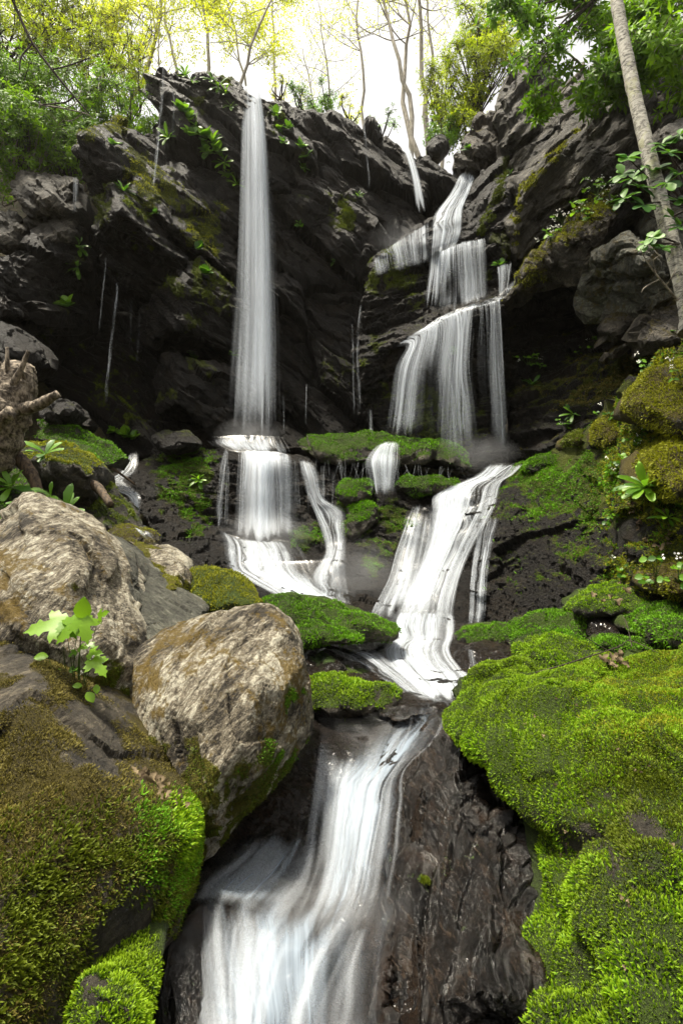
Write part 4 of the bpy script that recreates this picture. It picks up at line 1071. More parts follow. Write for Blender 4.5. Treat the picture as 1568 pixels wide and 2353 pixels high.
rb = boulder('great boulder under thick bright yellow-green moss at lower right', [(1028, 1642, 3.5), (1060, 1602, 3.7), (1100, 1567, 3.9), (1150, 1552, 4.0), (1210, 1537, 4.1), (1290, 1530, 4.1), (1360, 1512, 4.2), (1450, 1502, 4.2), (1568, 1499, 4.1), (1700, 1502, 3.9), (1820, 1800, 2.9), (1820, 2500, 1.6),
    (1250, 2470, 1.8), (1247, 2350, 1.88), (1287, 2290, 1.98), (1322, 2200, 2.08), (1302, 2130, 2.18), (1287, 2075, 2.23), (1312, 2010, 2.33), (1290, 1970, 2.43), (1225, 1890, 2.58), (1180, 1830, 2.73), (1140, 1765, 2.88), (1085, 1722, 3.03), (1040, 1685, 3.25)],
    [(1150, 1620, 3.3), (1300, 1620, 3.2), (1500, 1600, 3.2), (1200, 1740, 2.8), (1350, 1750, 2.6), (1500, 1750, 2.55), (1300, 1880, 2.4), (1450, 1900, 2.25), (1600, 1900, 2.2), (1400, 2020, 2.15), (1530, 2050, 2.0), (1380, 2150, 2.0), (1500, 2200, 1.85), (1400, 2300, 1.85), (1500, 2350, 1.7)],
    mat=M_MOSSY, thick=0.8, moss=(0.3, 0.6, 0.2), seed=88, frac=[(1.1, 0.05, .1), (3.0, 0.02, .1)], spots=[(1440, 1830, 80, -0.35), (1530, 1900, 70, -0.3), (1400, 1990, 50, -0.3)], res=5.0, smooth=2, big=(0.07, 1.7), mid=(0.02, 7), fine=(0.003, 60))
# ------------------------------------------------------------------ water
def water_mat(name, fu=34.0, fv=0.55, contrast=1.0, white=(0.80, 0.85, 0.90), edge=0.22, soft=0.9, gloss=0.0):
    """long-exposure water: streaks along the flow (uv in metres: u across, v along), thin where 'dens' is low"""
    t = NT(name)
    uv = t.n('ShaderNodeUVMap').outputs[0]
    def st(a, b, det=3, off=0.0, dist=0.0):
        mp = t.n('ShaderNodeMapping')
        t.t.links.new(uv, mp.inputs[0])
        mp.inputs['Scale'].default_value = (a, b, 1)
        mp.inputs['Location'].default_value = (off, off * 0.7, off)
        return t.noise(mp.outputs[0], 1.0, det, 0.6, dist)
    n1 = st(fu, fv, 3)
    n2 = st(fu * 3.3, fv * 1.6, 2, 3.1)
    n3 = st(fu * 0.28, fv * 1.3, 3, 7.7)
    d = t.attr('dens')
    u = t.attr('side')
    s = t.math('ADD', t.math('MULTIPLY', t.math('SUBTRACT', n1, 0.5), 1.7 * contrast), t.math('MULTIPLY', t.math('SUBTRACT', n2, 0.5), 0.9 * contrast))
    s = t.math('ADD', s, t.math('MULTIPLY', t.math('SUBTRACT', n3, 0.5), 1.3 * contrast))
    e = t.math('MINIMUM', u, t.math('SUBTRACT', 1.0, u))
    e = t.math('ADD', e, t.math('MULTIPLY', t.math('SUBTRACT', n1, 0.5), 0.30))
    e = t.math('ADD', e, t.math('MULTIPLY', t.math('SUBTRACT', n3, 0.5), 0.25))
    ef = t.ramp(e, 0.0, edge)
    a = t.math('ADD', d, t.math('MULTIPLY', s, t.ramp(d, 0.0, 0.5, 0.25, 1.0)))
    a = t.ramp(a, 0.10, 1.15, 0.0, soft, False)
    a = t.math('MULTIPLY', a, ef, True)
    a = t.math('MULTIPLY', a, t.ramp(d, 0.02, 0.26))
    bd = t.n('ShaderNodeBsdfDiffuse')
    bd.inputs[0].default_value = (*white, 1)
    tr = t.n('ShaderNodeBsdfTranslucent')
    tr.inputs[0].default_value = (*white, 1)
    m1 = t.n('ShaderNodeMixShader')
    m1.inputs[0].default_value = 0.35
    t.t.links.new(bd.outputs[0], m1.inputs[1])
    t.t.links.new(tr.outputs[0], m1.inputs[2])
    tp = t.n('ShaderNodeBsdfTransparent')
    sh = tp.outputs[0]
    if gloss > 0:
        gl = t.n('ShaderNodeBsdfGlossy')
        gl.inputs['Roughness'].default_value = 0.3
        gl.inputs[0].default_value = (1, 1, 1, 1)
        t.t.links.new(t.bump(n3, 0.35, 0.05), gl.inputs['Normal'])
        fr = t.n('ShaderNodeFresnel')
        fr.inputs[0].default_value = 1.33
        m0 = t.n('ShaderNodeMixShader')
        t.t.links.new(t.math('MULTIPLY', t.math('MULTIPLY', fr.outputs[0], gloss), ef), m0.inputs[0])
        t.t.links.new(tp.outputs[0], m0.inputs[1])
        t.t.links.new(gl.outputs[0], m0.inputs[2])
        sh = m0.outputs[0]
    m2 = t.n('ShaderNodeMixShader')
    t.t.links.new(a, m2.inputs[0])
    t.t.links.new(sh, m2.inputs[1])
    t.t.links.new(m1.outputs[0], m2.inputs[2])
    return t.done(m2.outputs[0])

def strand_mat():
    t = NT('water_strand')
    uv = t.n('ShaderNodeUVMap').outputs[0]
    mp = t.n('ShaderNodeMapping')
    t.t.links.new(uv, mp.inputs[0])
    mp.inputs['Scale'].default_value = (30, 0.6, 1)
    n1 = t.noise(mp.outputs[0], 1.0, 3, 0.6)
    u = t.attr('side')
    e = t.math('MINIMUM', u, t.math('SUBTRACT', 1.0, u))
    a = t.math('MULTIPLY', t.attr('dens'), t.ramp(e, 0.0, 0.5))
    a = t.math('MULTIPLY', a, t.ramp(n1, 0.25, 0.75, 0.35, 1.25), True)
    bd = t.n('ShaderNodeBsdfDiffuse'); bd.inputs[0].default_value = (0.74, 0.79, 0.85, 1)
    tr = t.n('ShaderNodeBsdfTranslucent'); tr.inputs[0].default_value = (0.86, 0.90, 0.95, 1)
    m1 = t.n('ShaderNodeMixShader'); m1.inputs[0].default_value = 0.45
    t.t.links.new(bd.outputs[0], m1.inputs[1]); t.t.links.new(tr.outputs[0], m1.inputs[2])
    tp = t.n('ShaderNodeBsdfTransparent')
    m2 = t.n('ShaderNodeMixShader')
    t.t.links.new(a, m2.inputs[0]); t.t.links.new(tp.outputs[0], m2.inputs[1]); t.t.links.new(m1.outputs[0], m2.inputs[2])
    return t.done(m2.outputs[0])
W_STRAND = strand_mat()

def strands(parent, world_base, P, D, n, wid, rng, full, mat=None, dk=1.0):
    """separate soft threads of water over the sheet P (nv, nu, 3) with density D"""
    nv, nu = D.shape
    m = min(nv, 46)
    vi = np.linspace(0, nv - 1, m)
    width = np.linalg.norm(P[:, -1] - P[:, 0], axis=1).mean()
    VV, FF, DD, SS, UU = [], [], [], [], []
    ncl = max(3, n // 5)
    cl = rng.random(ncl)
    for k in range(n):
        u0 = cl[rng.integers(ncl)] + rng.normal(0, 0.05) if rng.random() < 0.65 else rng.random()
        u0 = min(max(u0, 0.01), 0.99)
        w = min(wid[0] * (wid[1] / wid[0]) ** (rng.random() ** 1.6) / max(width, 1e-3), 0.5)
        drift = rng.normal(0, 0.03) + 0.02 * perlin(np.stack((vi * 0.08, np.full(m, k * 1.7), np.zeros(m)), 1))
        v0, v1 = (0.0 if rng.random() < 0.6 else rng.random() * 0.35), (1.0 if rng.random() < full else 1 - rng.random() ** 2 * 0.6)
        t = np.linspace(0, 1, m)
        vpos = (v0 + (v1 - v0) * t) * (nv - 1)
        wv = w * (0.55 + 0.75 * t)
        d0 = rng.uniform(0.12, 0.62) * float(smooth01(min(u0, 1 - u0), -0.03, 0.05 + 0.22 * rng.random()))
        rows = []
        for s in (-0.5, 0.0, 0.5):
            uu = np.clip(u0 + drift * t + s * wv, 0, 1) * (nu - 1)
            i = np.minimum(vpos.astype(int), nv - 2); j = np.minimum(uu.astype(int), nu - 2)
            a, b = (vpos - i)[:, None], (uu - j)[:, None]
            q = (P[i, j] * (1 - a) + P[i + 1, j] * a) * (1 - b) + (P[i, j + 1] * (1 - a) + P[i + 1, j + 1] * a) * b
            rows.append(q)
            dd = D[i, j]
            DD.append(dk * d0 * (0.25 + 0.85 * dd) * smooth01(dd, 0.04, 0.3) * smooth01(t, -0.001, 0.05) * (1 - smooth01(t, 0.80, 1.001)))
            SS.append(np.full(m, s + 0.5)); UU.append(np.stack((np.full(m, k * 3.1 + s * w * width), np.linalg.norm(q - q[0], axis=1)), 1))
        off = np.array((0, -(0.008 + 0.05 * rng.random()), 0.0))
        base = sum(len(x) for x in VV)
        VV.append(np.concatenate(rows) + off)
        i = np.arange(m - 1)
        for c in (0, 1):
            a = base + c * m + i
            FF.append(np.stack((a, a + m, a + m + 1, a + 1), 1))
    V = np.concatenate(VV)
    o = link('water_strands', new_mesh('water_strands', V - world_base, np.concatenate(FF), [mat or W_STRAND], True, {'dens': np.concatenate(DD), 'side': np.concatenate(SS)}, np.concatenate(UU)), parent)
    o['kind'] = 'stuff'
    return o

WSKIP = {o.name for o in [rb, lb, cb, b1, b2, sm, we] + [moss_b[k] for k in moss_b if k not in ('step_l', 'step_m', 'step_s', 'step_f')]}
W_FALL = water_mat('falling_water', 20, 0.15, 0.62, (0.88, 0.93, 1.0), 0.34, 0.97)
W_VEIL = water_mat('veil_water', 26, 0.2, 1.25, (0.86, 0.92, 1.0), 0.14, 0.92)
W_SLIDE = water_mat('sliding_water', 24, 0.5, 1.15, (0.72, 0.77, 0.83), 0.5, 0.95, 0.05)
W_RAPID = water_mat('rapid_water', 34, 0.6, 1.05, (0.62, 0.68, 0.75), 0.35, 0.93, 0.08)
W_STREAM = water_mat('stream_water', 24, 0.4, 0.75, (0.48, 0.57, 0.68), 0.5, 0.9, 0.05)
W_DROP = water_mat('trickle_water', 60, 0.9, 1.6, (0.75, 0.80, 0.86), 0.5, 0.6)

def lerp_rows(A, nv, nu):
    """A (rows, cols, 4) -> smooth (nv, nu, 4)"""
    A = np.asarray(A, float)
    B = np.stack([spline(A[:, c], nv) for c in range(A.shape[1])], 1)
    return np.stack([spline(B[r], nu) for r in range(nv)], 0)

def water(name, rows, mat, nu=24, nv=60, bow=0.0, lump=0.0, cling=None, label=None, parent=None, layers=1, gap=0.05, seed=0, fade=(0.05, 0.16), nst=None, wid=None, sheet=None, full=0.75):
    """rows along the flow; each row: points (px, py, Y, dens) across it"""
    G = lerp_rows(rows, nv, nu)
    if cling is not None:
        for i in range(nv):
            for j in range(nu):
                h = hit(G[i, j, 0], G[i, j, 1], WSKIP)
                if h is not None:
                    G[i, j, 2] = min(G[i, j, 2], h[0].y - cling)
        Y = G[:, :, 2]
        for _ in range(8):
            Yp = np.pad(Y, 1, mode='edge')
            sm = (Yp[:-2, 1:-1] + Yp[2:, 1:-1] + Yp[1:-1, :-2] + Yp[1:-1, 2:] + 2 * Y) / 6
            Y = np.minimum(Y, sm + 0.01) * 0.5 + sm * 0.5
        G[:, :, 2] = Y
    vv = np.linspace(0, 1, nv)
    jn = perlin(np.stack((np.linspace(0, nu / 3.0, nu), np.full(nu, seed * 2.3), np.zeros(nu)), 1)) * 0.5
    vj = vv[:, None] + 0 * jn[None]
    G[:, :, 3] *= smooth01(vj + fade[0] * jn[None], -0.001, fade[0]) * (1 - smooth01(vj + fade[1] * jn[None] * 1.5, 1 - fade[1], 1.001))
    kind_ = mat.name
    pxw = np.abs(G[:, -1, 0] - G[:, 0, 0]).mean()
    k_, w_, sh_ = {'falling_water': (0.36, (.04, .45), .92), 'veil_water': (0.28, (.03, .30), .54), 'sliding_water': (0.26, (.04, .36), .50), 'rapid_water': (0.26, (.02, .22), .52),
                   'stream_water': (0.13, (.03, .25), .80), 'trickle_water': (0.0, (.01, .02), .75)}[kind_]
    nst = int(pxw * k_) if nst is None else nst
    D0 = G[:, :, 3].copy()
    G[:, :, 3] *= sh_ if sheet is None else sheet
    layers = 1
    u = np.linspace(0, 1, nu)
    first = None
    for k in range(layers):
        P = np.array([[at(*G[i, j, :3]) for j in range(nu)] for i in range(nv)])
        P[:, :, 1] -= bow * np.sin(u * math.pi)[None] + (0.0 if k == 0 else gap * k)
        if lump:
            q = P.reshape(-1, 3)
            P = (q + np.array((0, -0.6, 0.8)) * (lump * fbm(q * 3.3 + seed, 3))[:, None]).reshape(P.shape)
        wlen = np.linalg.norm(np.diff(P, axis=1), axis=2)
        U = np.concatenate((np.zeros((nv, 1)), np.cumsum(wlen, 1)), 1)
        mw = U[:, -1].mean()
        Uu = U / np.maximum(U[:, -1:], 1e-6) * mw
        vl = np.linalg.norm(np.diff(P, axis=0), axis=2)
        Vv = np.concatenate((np.zeros((1, nu)), np.cumsum(vl, 0)), 0)
        Vv = np.repeat(Vv.mean(1, keepdims=True), nu, 1)
        uvs = np.stack((Uu.ravel() + 3.7 * k + seed * 1.3, Vv.ravel() + 2.1 * k), 1)
        i, j = np.meshgrid(np.arange(nv - 1), np.arange(nu - 1), indexing='ij')
        a = (i * nu + j).ravel()
        F = np.stack((a, a + 1, a + nu + 1, a + nu), 1)
        V = P.reshape(-1, 3)
        base = np.array((V[:, 0].mean(), V[:, 1].mean(), V[:, 2].min()))
        me = new_mesh(name, V - base, F, [mat], True, {'dens': np.clip(G[:, :, 3].ravel(), 0, 1.2) * (1.0 if k == 0 else 0.6), 'side': np.tile(u, nv)}, uvs)
        if k == 0:
            o = first = link(name, me, parent, base if parent is None else base - np.array(parent.location))
            if nst > 2:
                strands(first if parent is None else parent, base if parent is None else np.array(parent.location), P, D0, nst, wid or w_, np.random.default_rng(seed + 900), full, dk=0.6 if kind_ == 'stream_water' else 1.0)
            if parent is None:
                tag(o, kind='structure')
                if label: o['label'] = label
        else:
            o = link('water_sheet', me, first, base - np.array(first.location) - (np.array(parent.location) if parent else 0))
    return first

def strip(pts, wid, Y=None, d=0.8):
    """centre line (px, py, Y, dens) -> rows of two edges"""
    rows = []
    n = len(pts)
    for k, p in enumerate(pts):
        w = wid if not isinstance(wid, (list, tuple)) else wid[0] + (wid[1] - wid[0]) * k / (n - 1)
        rows.append([(p[0] - w / 2, p[1], p[2], p[3]), (p[0] + w / 2, p[1], p[2], p[3])])
    return rows

fall = water('waterfall', [
    [(555, 203, 12.3, .9), (566, 200, 12.3, .95), (580, 199, 12.3, 1), (590, 202, 12.3, 1), (599, 209, 12.3, .9)],
    [(555, 225, 11.9, .85), (567, 220, 11.85, .75), (582, 220, 11.85, 1), (594, 224, 11.85, 1), (604, 232, 11.9, .8)],
    [(554, 330, 11.5, .75), (567, 330, 11.4, .55), (586, 330, 11.4, .95), (602, 330, 11.4, 1), (616, 330, 11.5, .6)],
    [(550, 480, 11.2, .4), (567, 480, 11.1, .42), (588, 480, 11.1, .75), (607, 480, 11.1, .9), (623, 480, 11.2, .45)],
    [(545, 650, 10.9, .2), (566, 650, 10.8, .3), (588, 650, 10.8, .62), (611, 650, 10.8, .85), (630, 650, 10.9, .4)],
    [(537, 830, 10.6, .16), (562, 830, 10.5, .28), (588, 830, 10.5, .55), (613, 830, 10.5, .8), (634, 830, 10.6, .36)],
    [(530, 1000, 10.2, .15), (560, 1005, 10.1, .32), (588, 1014, 10.1, .6), (613, 1014, 10.1, .8), (637, 1010, 10.2, .4)]],
    W_FALL, 40, 90, bow=0.06, layers=2, gap=0.10, label='tall white main waterfall plunging down the black cliff')

water('water_sheet', [[(552, 300, 11.45, .15), (585, 300, 11.35, .25), (616, 300, 11.45, .15)], [(544, 500, 11.1, .18), (590, 500, 11.0, .28), (630, 500, 11.1, .18)], [(532, 750, 10.7, .2), (588, 750, 10.6, .3), (640, 750, 10.7, .2)],
      [(518, 1005, 10.1, .22), (582, 1012, 10.0, .36), (646, 1010, 10.1, .22)]], W_VEIL, 40, 50, parent=fall, seed=41, fade=(0.3, 0.12))
rcas = water('waterfall', [
    [(1058, 395, 11.8, .9), (1072, 394, 11.8, 1), (1092, 404, 11.7, .9)],
    [(1030, 445, 11.5, .85), (1055, 445, 11.5, 1), (1078, 440, 11.5, .85)],
    [(996, 492, 11.2, .8), (1030, 492, 11.2, 1), (1062, 485, 11.2, .7)],
    [(988, 540, 10.9, .75), (1022, 545, 10.9, .9), (1058, 540, 10.9, .5)],
    [(984, 620, 10.7, .8), (1008, 620, 10.7, .85), (1030, 610, 10.7, .4)],
    [(972, 715, 10.4, .65), (1000, 722, 10.4, .8), (1022, 715, 10.4, .35)]], W_VEIL, 30, 60, bow=0.05, cling=0.04, layers=2, gap=0.06, seed=1,
    label='stepped white cascade coming down the right side of the cliff')
water('water_sheet', [[(854, 602, 11.0, .35), (900, 562, 11.0, .6), (990, 506, 11.0, .75)], [(856, 615, 10.85, .4), (905, 585, 10.85, .5), (990, 545, 10.85, .6)], [(862, 640, 10.7, .1), (915, 625, 10.7, .2), (992, 610, 10.7, .4)]],
      W_VEIL, 40, 20, cling=0.04, parent=rcas, seed=2)
water('water_sheet', [[(1008, 578, 10.5, .6), (1035, 566, 10.5, .8), (1060, 557, 10.5, .8), (1114, 545, 10.5, .75)], [(1006, 600, 10.3, .4), (1035, 590, 10.3, .6), (1062, 580, 10.3, .7), (1117, 570, 10.3, .55)],
      [(1004, 660, 10.2, .2), (1036, 655, 10.2, .15), (1068, 650, 10.2, .8), (1120, 640, 10.2, .35)], [(1000, 725, 10.1, .35), (1036, 720, 10.1, .6), (1065, 712, 10.1, .7), (1122, 692, 10.1, .3)]], W_VEIL, 40, 40, cling=0.04, parent=rcas, seed=3, layers=2)
water('water_sheet', [[(900, 800, 10.3, .2), (945, 768, 10.1, .9), (1000, 740, 10.0, .9), (1050, 716, 9.9, .9), (1100, 702, 9.85, .8), (1146, 690, 9.8, .8)],
      [(930, 800, 10.1, .6), (965, 775, 10.0, .9), (1000, 755, 9.9, .6), (1050, 730, 9.8, .95), (1096, 718, 9.7, .3), (1148, 705, 9.7, .8)],
      [(905, 850, 10.0, .6), (945, 850, 9.9, .7), (982, 850, 9.8, .08), (1040, 850, 9.7, .8), (1088, 850, 9.6, .1), (1156, 850, 9.6, .75)],
      [(892, 940, 9.95, .45), (932, 940, 9.85, .5), (980, 940, 9.75, .04), (1045, 940, 9.65, .62), (1098, 940, 9.55, .06), (1162, 940, 9.55, .6)],
      [(880, 1010, 9.9, .35), (926, 1010, 9.8, .35), (978, 1030, 9.7, .04), (1050, 1050, 9.6, .5), (1102, 1060, 9.5, .05), (1168, 1065, 9.5, .55)]], W_VEIL, 80, 50, cling=0.03, parent=rcas, seed=4, layers=2)
water('water_sheet', [[(1140, 612, 10.1, .6), (1160, 606, 10.1, .8), (1176, 600, 10.1, .6)], [(1143, 640, 10.0, .5), (1160, 640, 10.0, .7), (1172, 635, 10.0, .4)], [(1143, 685, 9.9, .4), (1155, 685, 9.9, .6), (1164, 678, 9.9, .3)]], W_VEIL, 16, 24, cling=0.04, parent=rcas, seed=5)
water('water_sheet', [[(940, 774, 10.2, .7), (960, 766, 10.2, .8), (1000, 744, 10.1, .8), (1060, 716, 10.0, .8), (1150, 690, 9.9, .6), (1190, 640, 10.0, .4)], [(970, 755, 10.5, .3), (985, 745, 10.5, .4), (1010, 728, 10.4, .5), (1066, 704, 10.3, .5), (1140, 680, 10.1, .4), (1180, 640, 10.1, .2)]][::-1],
      W_SLIDE, 40, 8, cling=0.03, parent=rcas, seed=6)
rthin = water('waterfall', [[(903, 309, 12.6, .8), (912, 309, 12.6, .9), (921, 313, 12.6, .8)], [(925, 345, 12.2, .8), (934, 345, 12.2, .95), (944, 348, 12.2, .8)], [(945, 410, 11.9, .7), (954, 410, 11.9, .85), (964, 410, 11.9, .65)],
      [(955, 490, 11.6, .4), (968, 490, 11.6, .55), (982, 490, 11.6, .35)]], W_FALL, 14, 40, seed=7, label='slender white fall arcing off the rim right of centre')
# middle tier
tier = water('waterfall', [
    [(548, 1036, 9.9, .7), (575, 1036, 9.9, 1), (610, 1036, 9.9, 1), (640, 1038, 9.9, .9), (668, 1046, 9.9, .5)],
    [(547, 1054, 9.5, .75), (575, 1054, 9.45, 1), (610, 1056, 9.4, 1), (640, 1058, 9.4, .75), (672, 1062, 9.45, .4)],
    [(543, 1120, 9.3, .65), (572, 1120, 9.25, .85), (605, 1120, 9.25, .9), (636, 1120, 9.3, .5), (680, 1120, 9.35, .15)],
    [(540, 1190, 9.2, .65), (570, 1190, 9.15, .85), (603, 1190, 9.15, .85), (634, 1190, 9.2, .5), (684, 1190, 9.3, .08)],
    [(536, 1240, 9.0, .7), (568, 1245, 8.95, .9), (603, 1245, 8.95, .9), (640, 1240, 9.0, .6), (690, 1235, 9.1, .05)]], W_FALL, 50, 50, bow=0.05, cling=0.04, layers=2, gap=0.06, seed=8,
    label='white middle tier below the main fall')
water('water_sheet', [[(480, 1005, 10.3, .3), (540, 1000, 10.3, .6), (600, 998, 10.3, .8), (650, 1004, 10.3, .4)], [(480, 1018, 10.15, .4), (540, 1018, 10.1, .9), (600, 1020, 10.1, 1), (660, 1022, 10.1, .5)], [(520, 1035, 9.9, .4), (560, 1040, 9.8, .9), (610, 1042, 9.8, 1), (670, 1046, 9.8, .5)]],
      W_RAPID, 30, 20, cling=0.03, parent=tier, seed=9, fade=(0.6, 0.4), sheet=.5)
water('water_sheet', [[(684, 1052, 9.5, .7), (700, 1054, 9.5, .9), (718, 1060, 9.5, .7)], [(692, 1090, 9.3, .7), (712, 1090, 9.3, .9), (736, 1095, 9.3, .5)], [(705, 1140, 9.2, .8), (728, 1140, 9.2, .9), (748, 1145, 9.2, .4)], [(722, 1180, 9.1, .6), (745, 1176, 9.1, .9), (795, 1168, 9.1, .6)],
      [(735, 1220, 8.9, .3), (765, 1215, 8.9, .75), (796, 1205, 8.9, .7)], [(745, 1270, 8.6, .3), (772, 1270, 8.6, .85), (797, 1265, 8.6, .7)], [(715, 1320, 8.1, .5), (760, 1325, 8.1, .95), (800, 1330, 8.1, .6)], [(720, 1370, 7.4, .5), (768, 1378, 7.4, .9), (815, 1390, 7.4, .4)]],
      W_SLIDE, 26, 70, cling=0.04, parent=tier, seed=10, layers=2)
water('water_sheet', [[(498, 1212, 9.2, .5), (540, 1232, 9.0, .9), (590, 1240, 9.0, 1), (640, 1240, 9.0, .9), (680, 1246, 8.9, .5)], [(512, 1240, 8.8, .6), (555, 1258, 8.7, 1), (605, 1264, 8.6, 1), (655, 1268, 8.6, .8), (705, 1276, 8.5, .5)],
      [(522, 1300, 8.3, .6), (560, 1304, 8.2, .8), (610, 1308, 8.1, .7), (665, 1305, 8.1, .5), (720, 1310, 8.1, .5)], [(540, 1318, 7.9, .4), (590, 1326, 7.8, .7), (640, 1332, 7.7, .85), (690, 1338, 7.7, .8), (750, 1345, 7.7, .9)],
      [(590, 1345, 7.4, .4), (640, 1356, 7.3, .6), (690, 1366, 7.2, .8), (740, 1374, 7.2, .95), (795, 1372, 7.3, .8)], [(640, 1372, 7.0, .3), (680, 1382, 6.95, .5), (725, 1392, 6.9, .8), (770, 1400, 6.9, .9), (815, 1400, 6.9, .5)]],
      W_SLIDE, 50, 60, cling=0.04, parent=tier, seed=11, layers=2)
water('water_sheet', [[(515, 1285, 8.4, .25), (580, 1290, 8.3, .4), (650, 1290, 8.3, .4), (720, 1285, 8.3, .4), (800, 1280, 8.4, .3)], [(560, 1325, 7.8, .3), (620, 1335, 7.7, .5), (680, 1340, 7.7, .55), (740, 1345, 7.7, .6), (810, 1345, 7.8, .3)],
      [(620, 1365, 7.1, .25), (670, 1378, 7.0, .5), (715, 1386, 7.0, .55), (765, 1394, 7.0, .6), (825, 1400, 7.0, .25)]], W_RAPID, 40, 30, cling=0.03, parent=tier, seed=43, fade=(0.6, 0.2), nst=0, sheet=.55)
water('water_sheet', strip([(522, 1030, 9.8, .5), (512, 1080, 9.5, .7), (505, 1150, 9.3, .6), (498, 1210, 9.2, .5)], (14, 22)), W_DROP, 8, 40, cling=0.04, parent=tier, seed=12)
# thin threads off the ledges
water('water_sheet', [[(640, 1052, 9.5, .5), (700, 1058, 9.5, .4), (770, 1074, 9.5, .4)], [(642, 1110, 9.35, .4), (702, 1115, 9.35, .35), (768, 1125, 9.35, .35)], [(645, 1200, 9.2, .3), (705, 1190, 9.2, .3), (765, 1180, 9.2, .3)]], W_VEIL, 40, 30, cling=0.03, parent=tier, seed=51, nst=26, wid=(.012, .05), sheet=.25)
water('water_sheet', [[(500, 1045, 9.75, .5), (520, 1048, 9.7, .5), (548, 1050, 9.65, .5)], [(500, 1120, 9.5, .4), (518, 1120, 9.5, .35), (545, 1120, 9.45, .4)], [(498, 1215, 9.25, .4), (515, 1218, 9.2, .3), (540, 1225, 9.2, .4)]], W_VEIL, 20, 30, cling=0.03, parent=tier, seed=52, nst=12, wid=(.012, .05), sheet=.2)
water('water_sheet', [[(690, 1045, 9.5, .5), (830, 1062, 9.4, .5), (960, 1066, 9.3, .5), (1080, 1076, 9.3, .5)], [(690, 1068, 9.4, .4), (830, 1085, 9.3, .4), (960, 1085, 9.2, .4), (1080, 1095, 9.2, .4)], [(690, 1092, 9.35, .3), (830, 1108, 9.25, .3), (960, 1104, 9.15, .3), (1080, 1112, 9.15, .3)]], W_VEIL, 60, 16, parent=tier, seed=53, nst=46, wid=(.008, .02), sheet=0.0)
# right slide
slide = water('waterfall', [
    [(1120, 1066, 9.7, .7), (1155, 1064, 9.6, 1), (1205, 1064, 9.5, .8)], [(1085, 1095, 9.3, .6), (1130, 1095, 9.2, .9), (1178, 1090, 9.1, .7)], [(998, 1136, 8.9, .7), (1080, 1122, 8.8, .9), (1150, 1112, 8.8, .6)],
    [(990, 1180, 8.6, .8), (1060, 1175, 8.5, .95), (1134, 1170, 8.5, .4)], [(976, 1260, 8.2, .85), (1028, 1255, 8.1, .95), (1088, 1250, 8.1, .5)], [(945, 1330, 7.8, .6), (995, 1330, 7.7, .95), (1056, 1325, 7.7, .6)],
    [(915, 1390, 7.3, .7), (975, 1390, 7.2, .85), (1042, 1390, 7.2, .75)], [(890, 1440, 6.7, .8), (965, 1445, 6.6, .95), (1040, 1445, 6.7, .8)]], W_SLIDE, 40, 90, bow=0.02, cling=0.03, layers=2, gap=0.04, seed=13,
    label='broad white slide of water on the right below the cascade')
water('water_sheet', strip([(958, 1158, 8.9, .6), (942, 1210, 8.7, .8), (925, 1270, 8.4, .7), (912, 1330, 8.0, .6), (885, 1390, 7.3, .6), (872, 1430, 6.9, .4)], (18, 60)), W_SLIDE, 14, 60, cling=0.03, parent=slide, seed=14)
water('water_sheet', strip([(1128, 1180, 8.2, .3), (1108, 1260, 7.9, .6), (1098, 1340, 7.5, .5), (1095, 1400, 7.2, .5), (1090, 1440, 6.9, .7)], (40, 40)), W_VEIL, 16, 60, cling=0.03, parent=slide, seed=15)
water('water_sheet', [[(930, 1165, 9.0, .3), (965, 1162, 8.95, .3), (1000, 1150, 8.9, .35)], [(915, 1240, 8.6, .3), (950, 1240, 8.5, .35), (990, 1235, 8.5, .4)], [(895, 1330, 8.0, .35), (930, 1335, 7.9, .4), (965, 1330, 7.85, .5)], [(870, 1400, 7.2, .3), (905, 1405, 7.15, .4), (935, 1400, 7.15, .4)]], W_SLIDE, 26, 50, cling=0.03, parent=slide, seed=54, fade=(.2, .2))
mid = water('waterfall', [[(868, 1020, 9.7, .5), (890, 1014, 9.7, .9), (920, 1016, 9.7, .5)], [(845, 1045, 9.4, .5), (875, 1040, 9.4, .95), (922, 1040, 9.4, .3)], [(838, 1064, 9.2, .5), (872, 1064, 9.2, .85), (922, 1064, 9.2, .3)], [(846, 1100, 9.1, .3), (875, 1100, 9.1, .6), (915, 1100, 9.1, .2)],
      [(852, 1140, 9.0, .35), (876, 1140, 9.0, .6), (908, 1140, 9.0, .2)]], W_VEIL, 24, 30, cling=0.04, seed=16, label='small white spill over the long moss-topped stone')
# left rills
rill = water('rill', [[(296, 1042, 9.2, .5), (320, 1034, 9.2, .7)], [(292, 1068, 9.0, .7), (318, 1068, 9.0, .8)], [(268, 1092, 8.8, .5), (312, 1086, 8.8, .6)], [(238, 1108, 8.6, .6), (292, 1104, 8.6, .5)], [(262, 1128, 8.4, .6), (318, 1126, 8.4, .6)], [(298, 1146, 8.2, .7), (328, 1144, 8.2, .8)],
      [(300, 1195, 8.0, .7), (326, 1195, 8.0, .8)], [(316, 1218, 7.7, .7), (344, 1215, 7.7, .6)], [(348, 1252, 7.4, .5), (372, 1248, 7.4, .5)]], W_SLIDE, 14, 70, cling=0.03, seed=17, label='small white rill stepping down left of the moss slope')
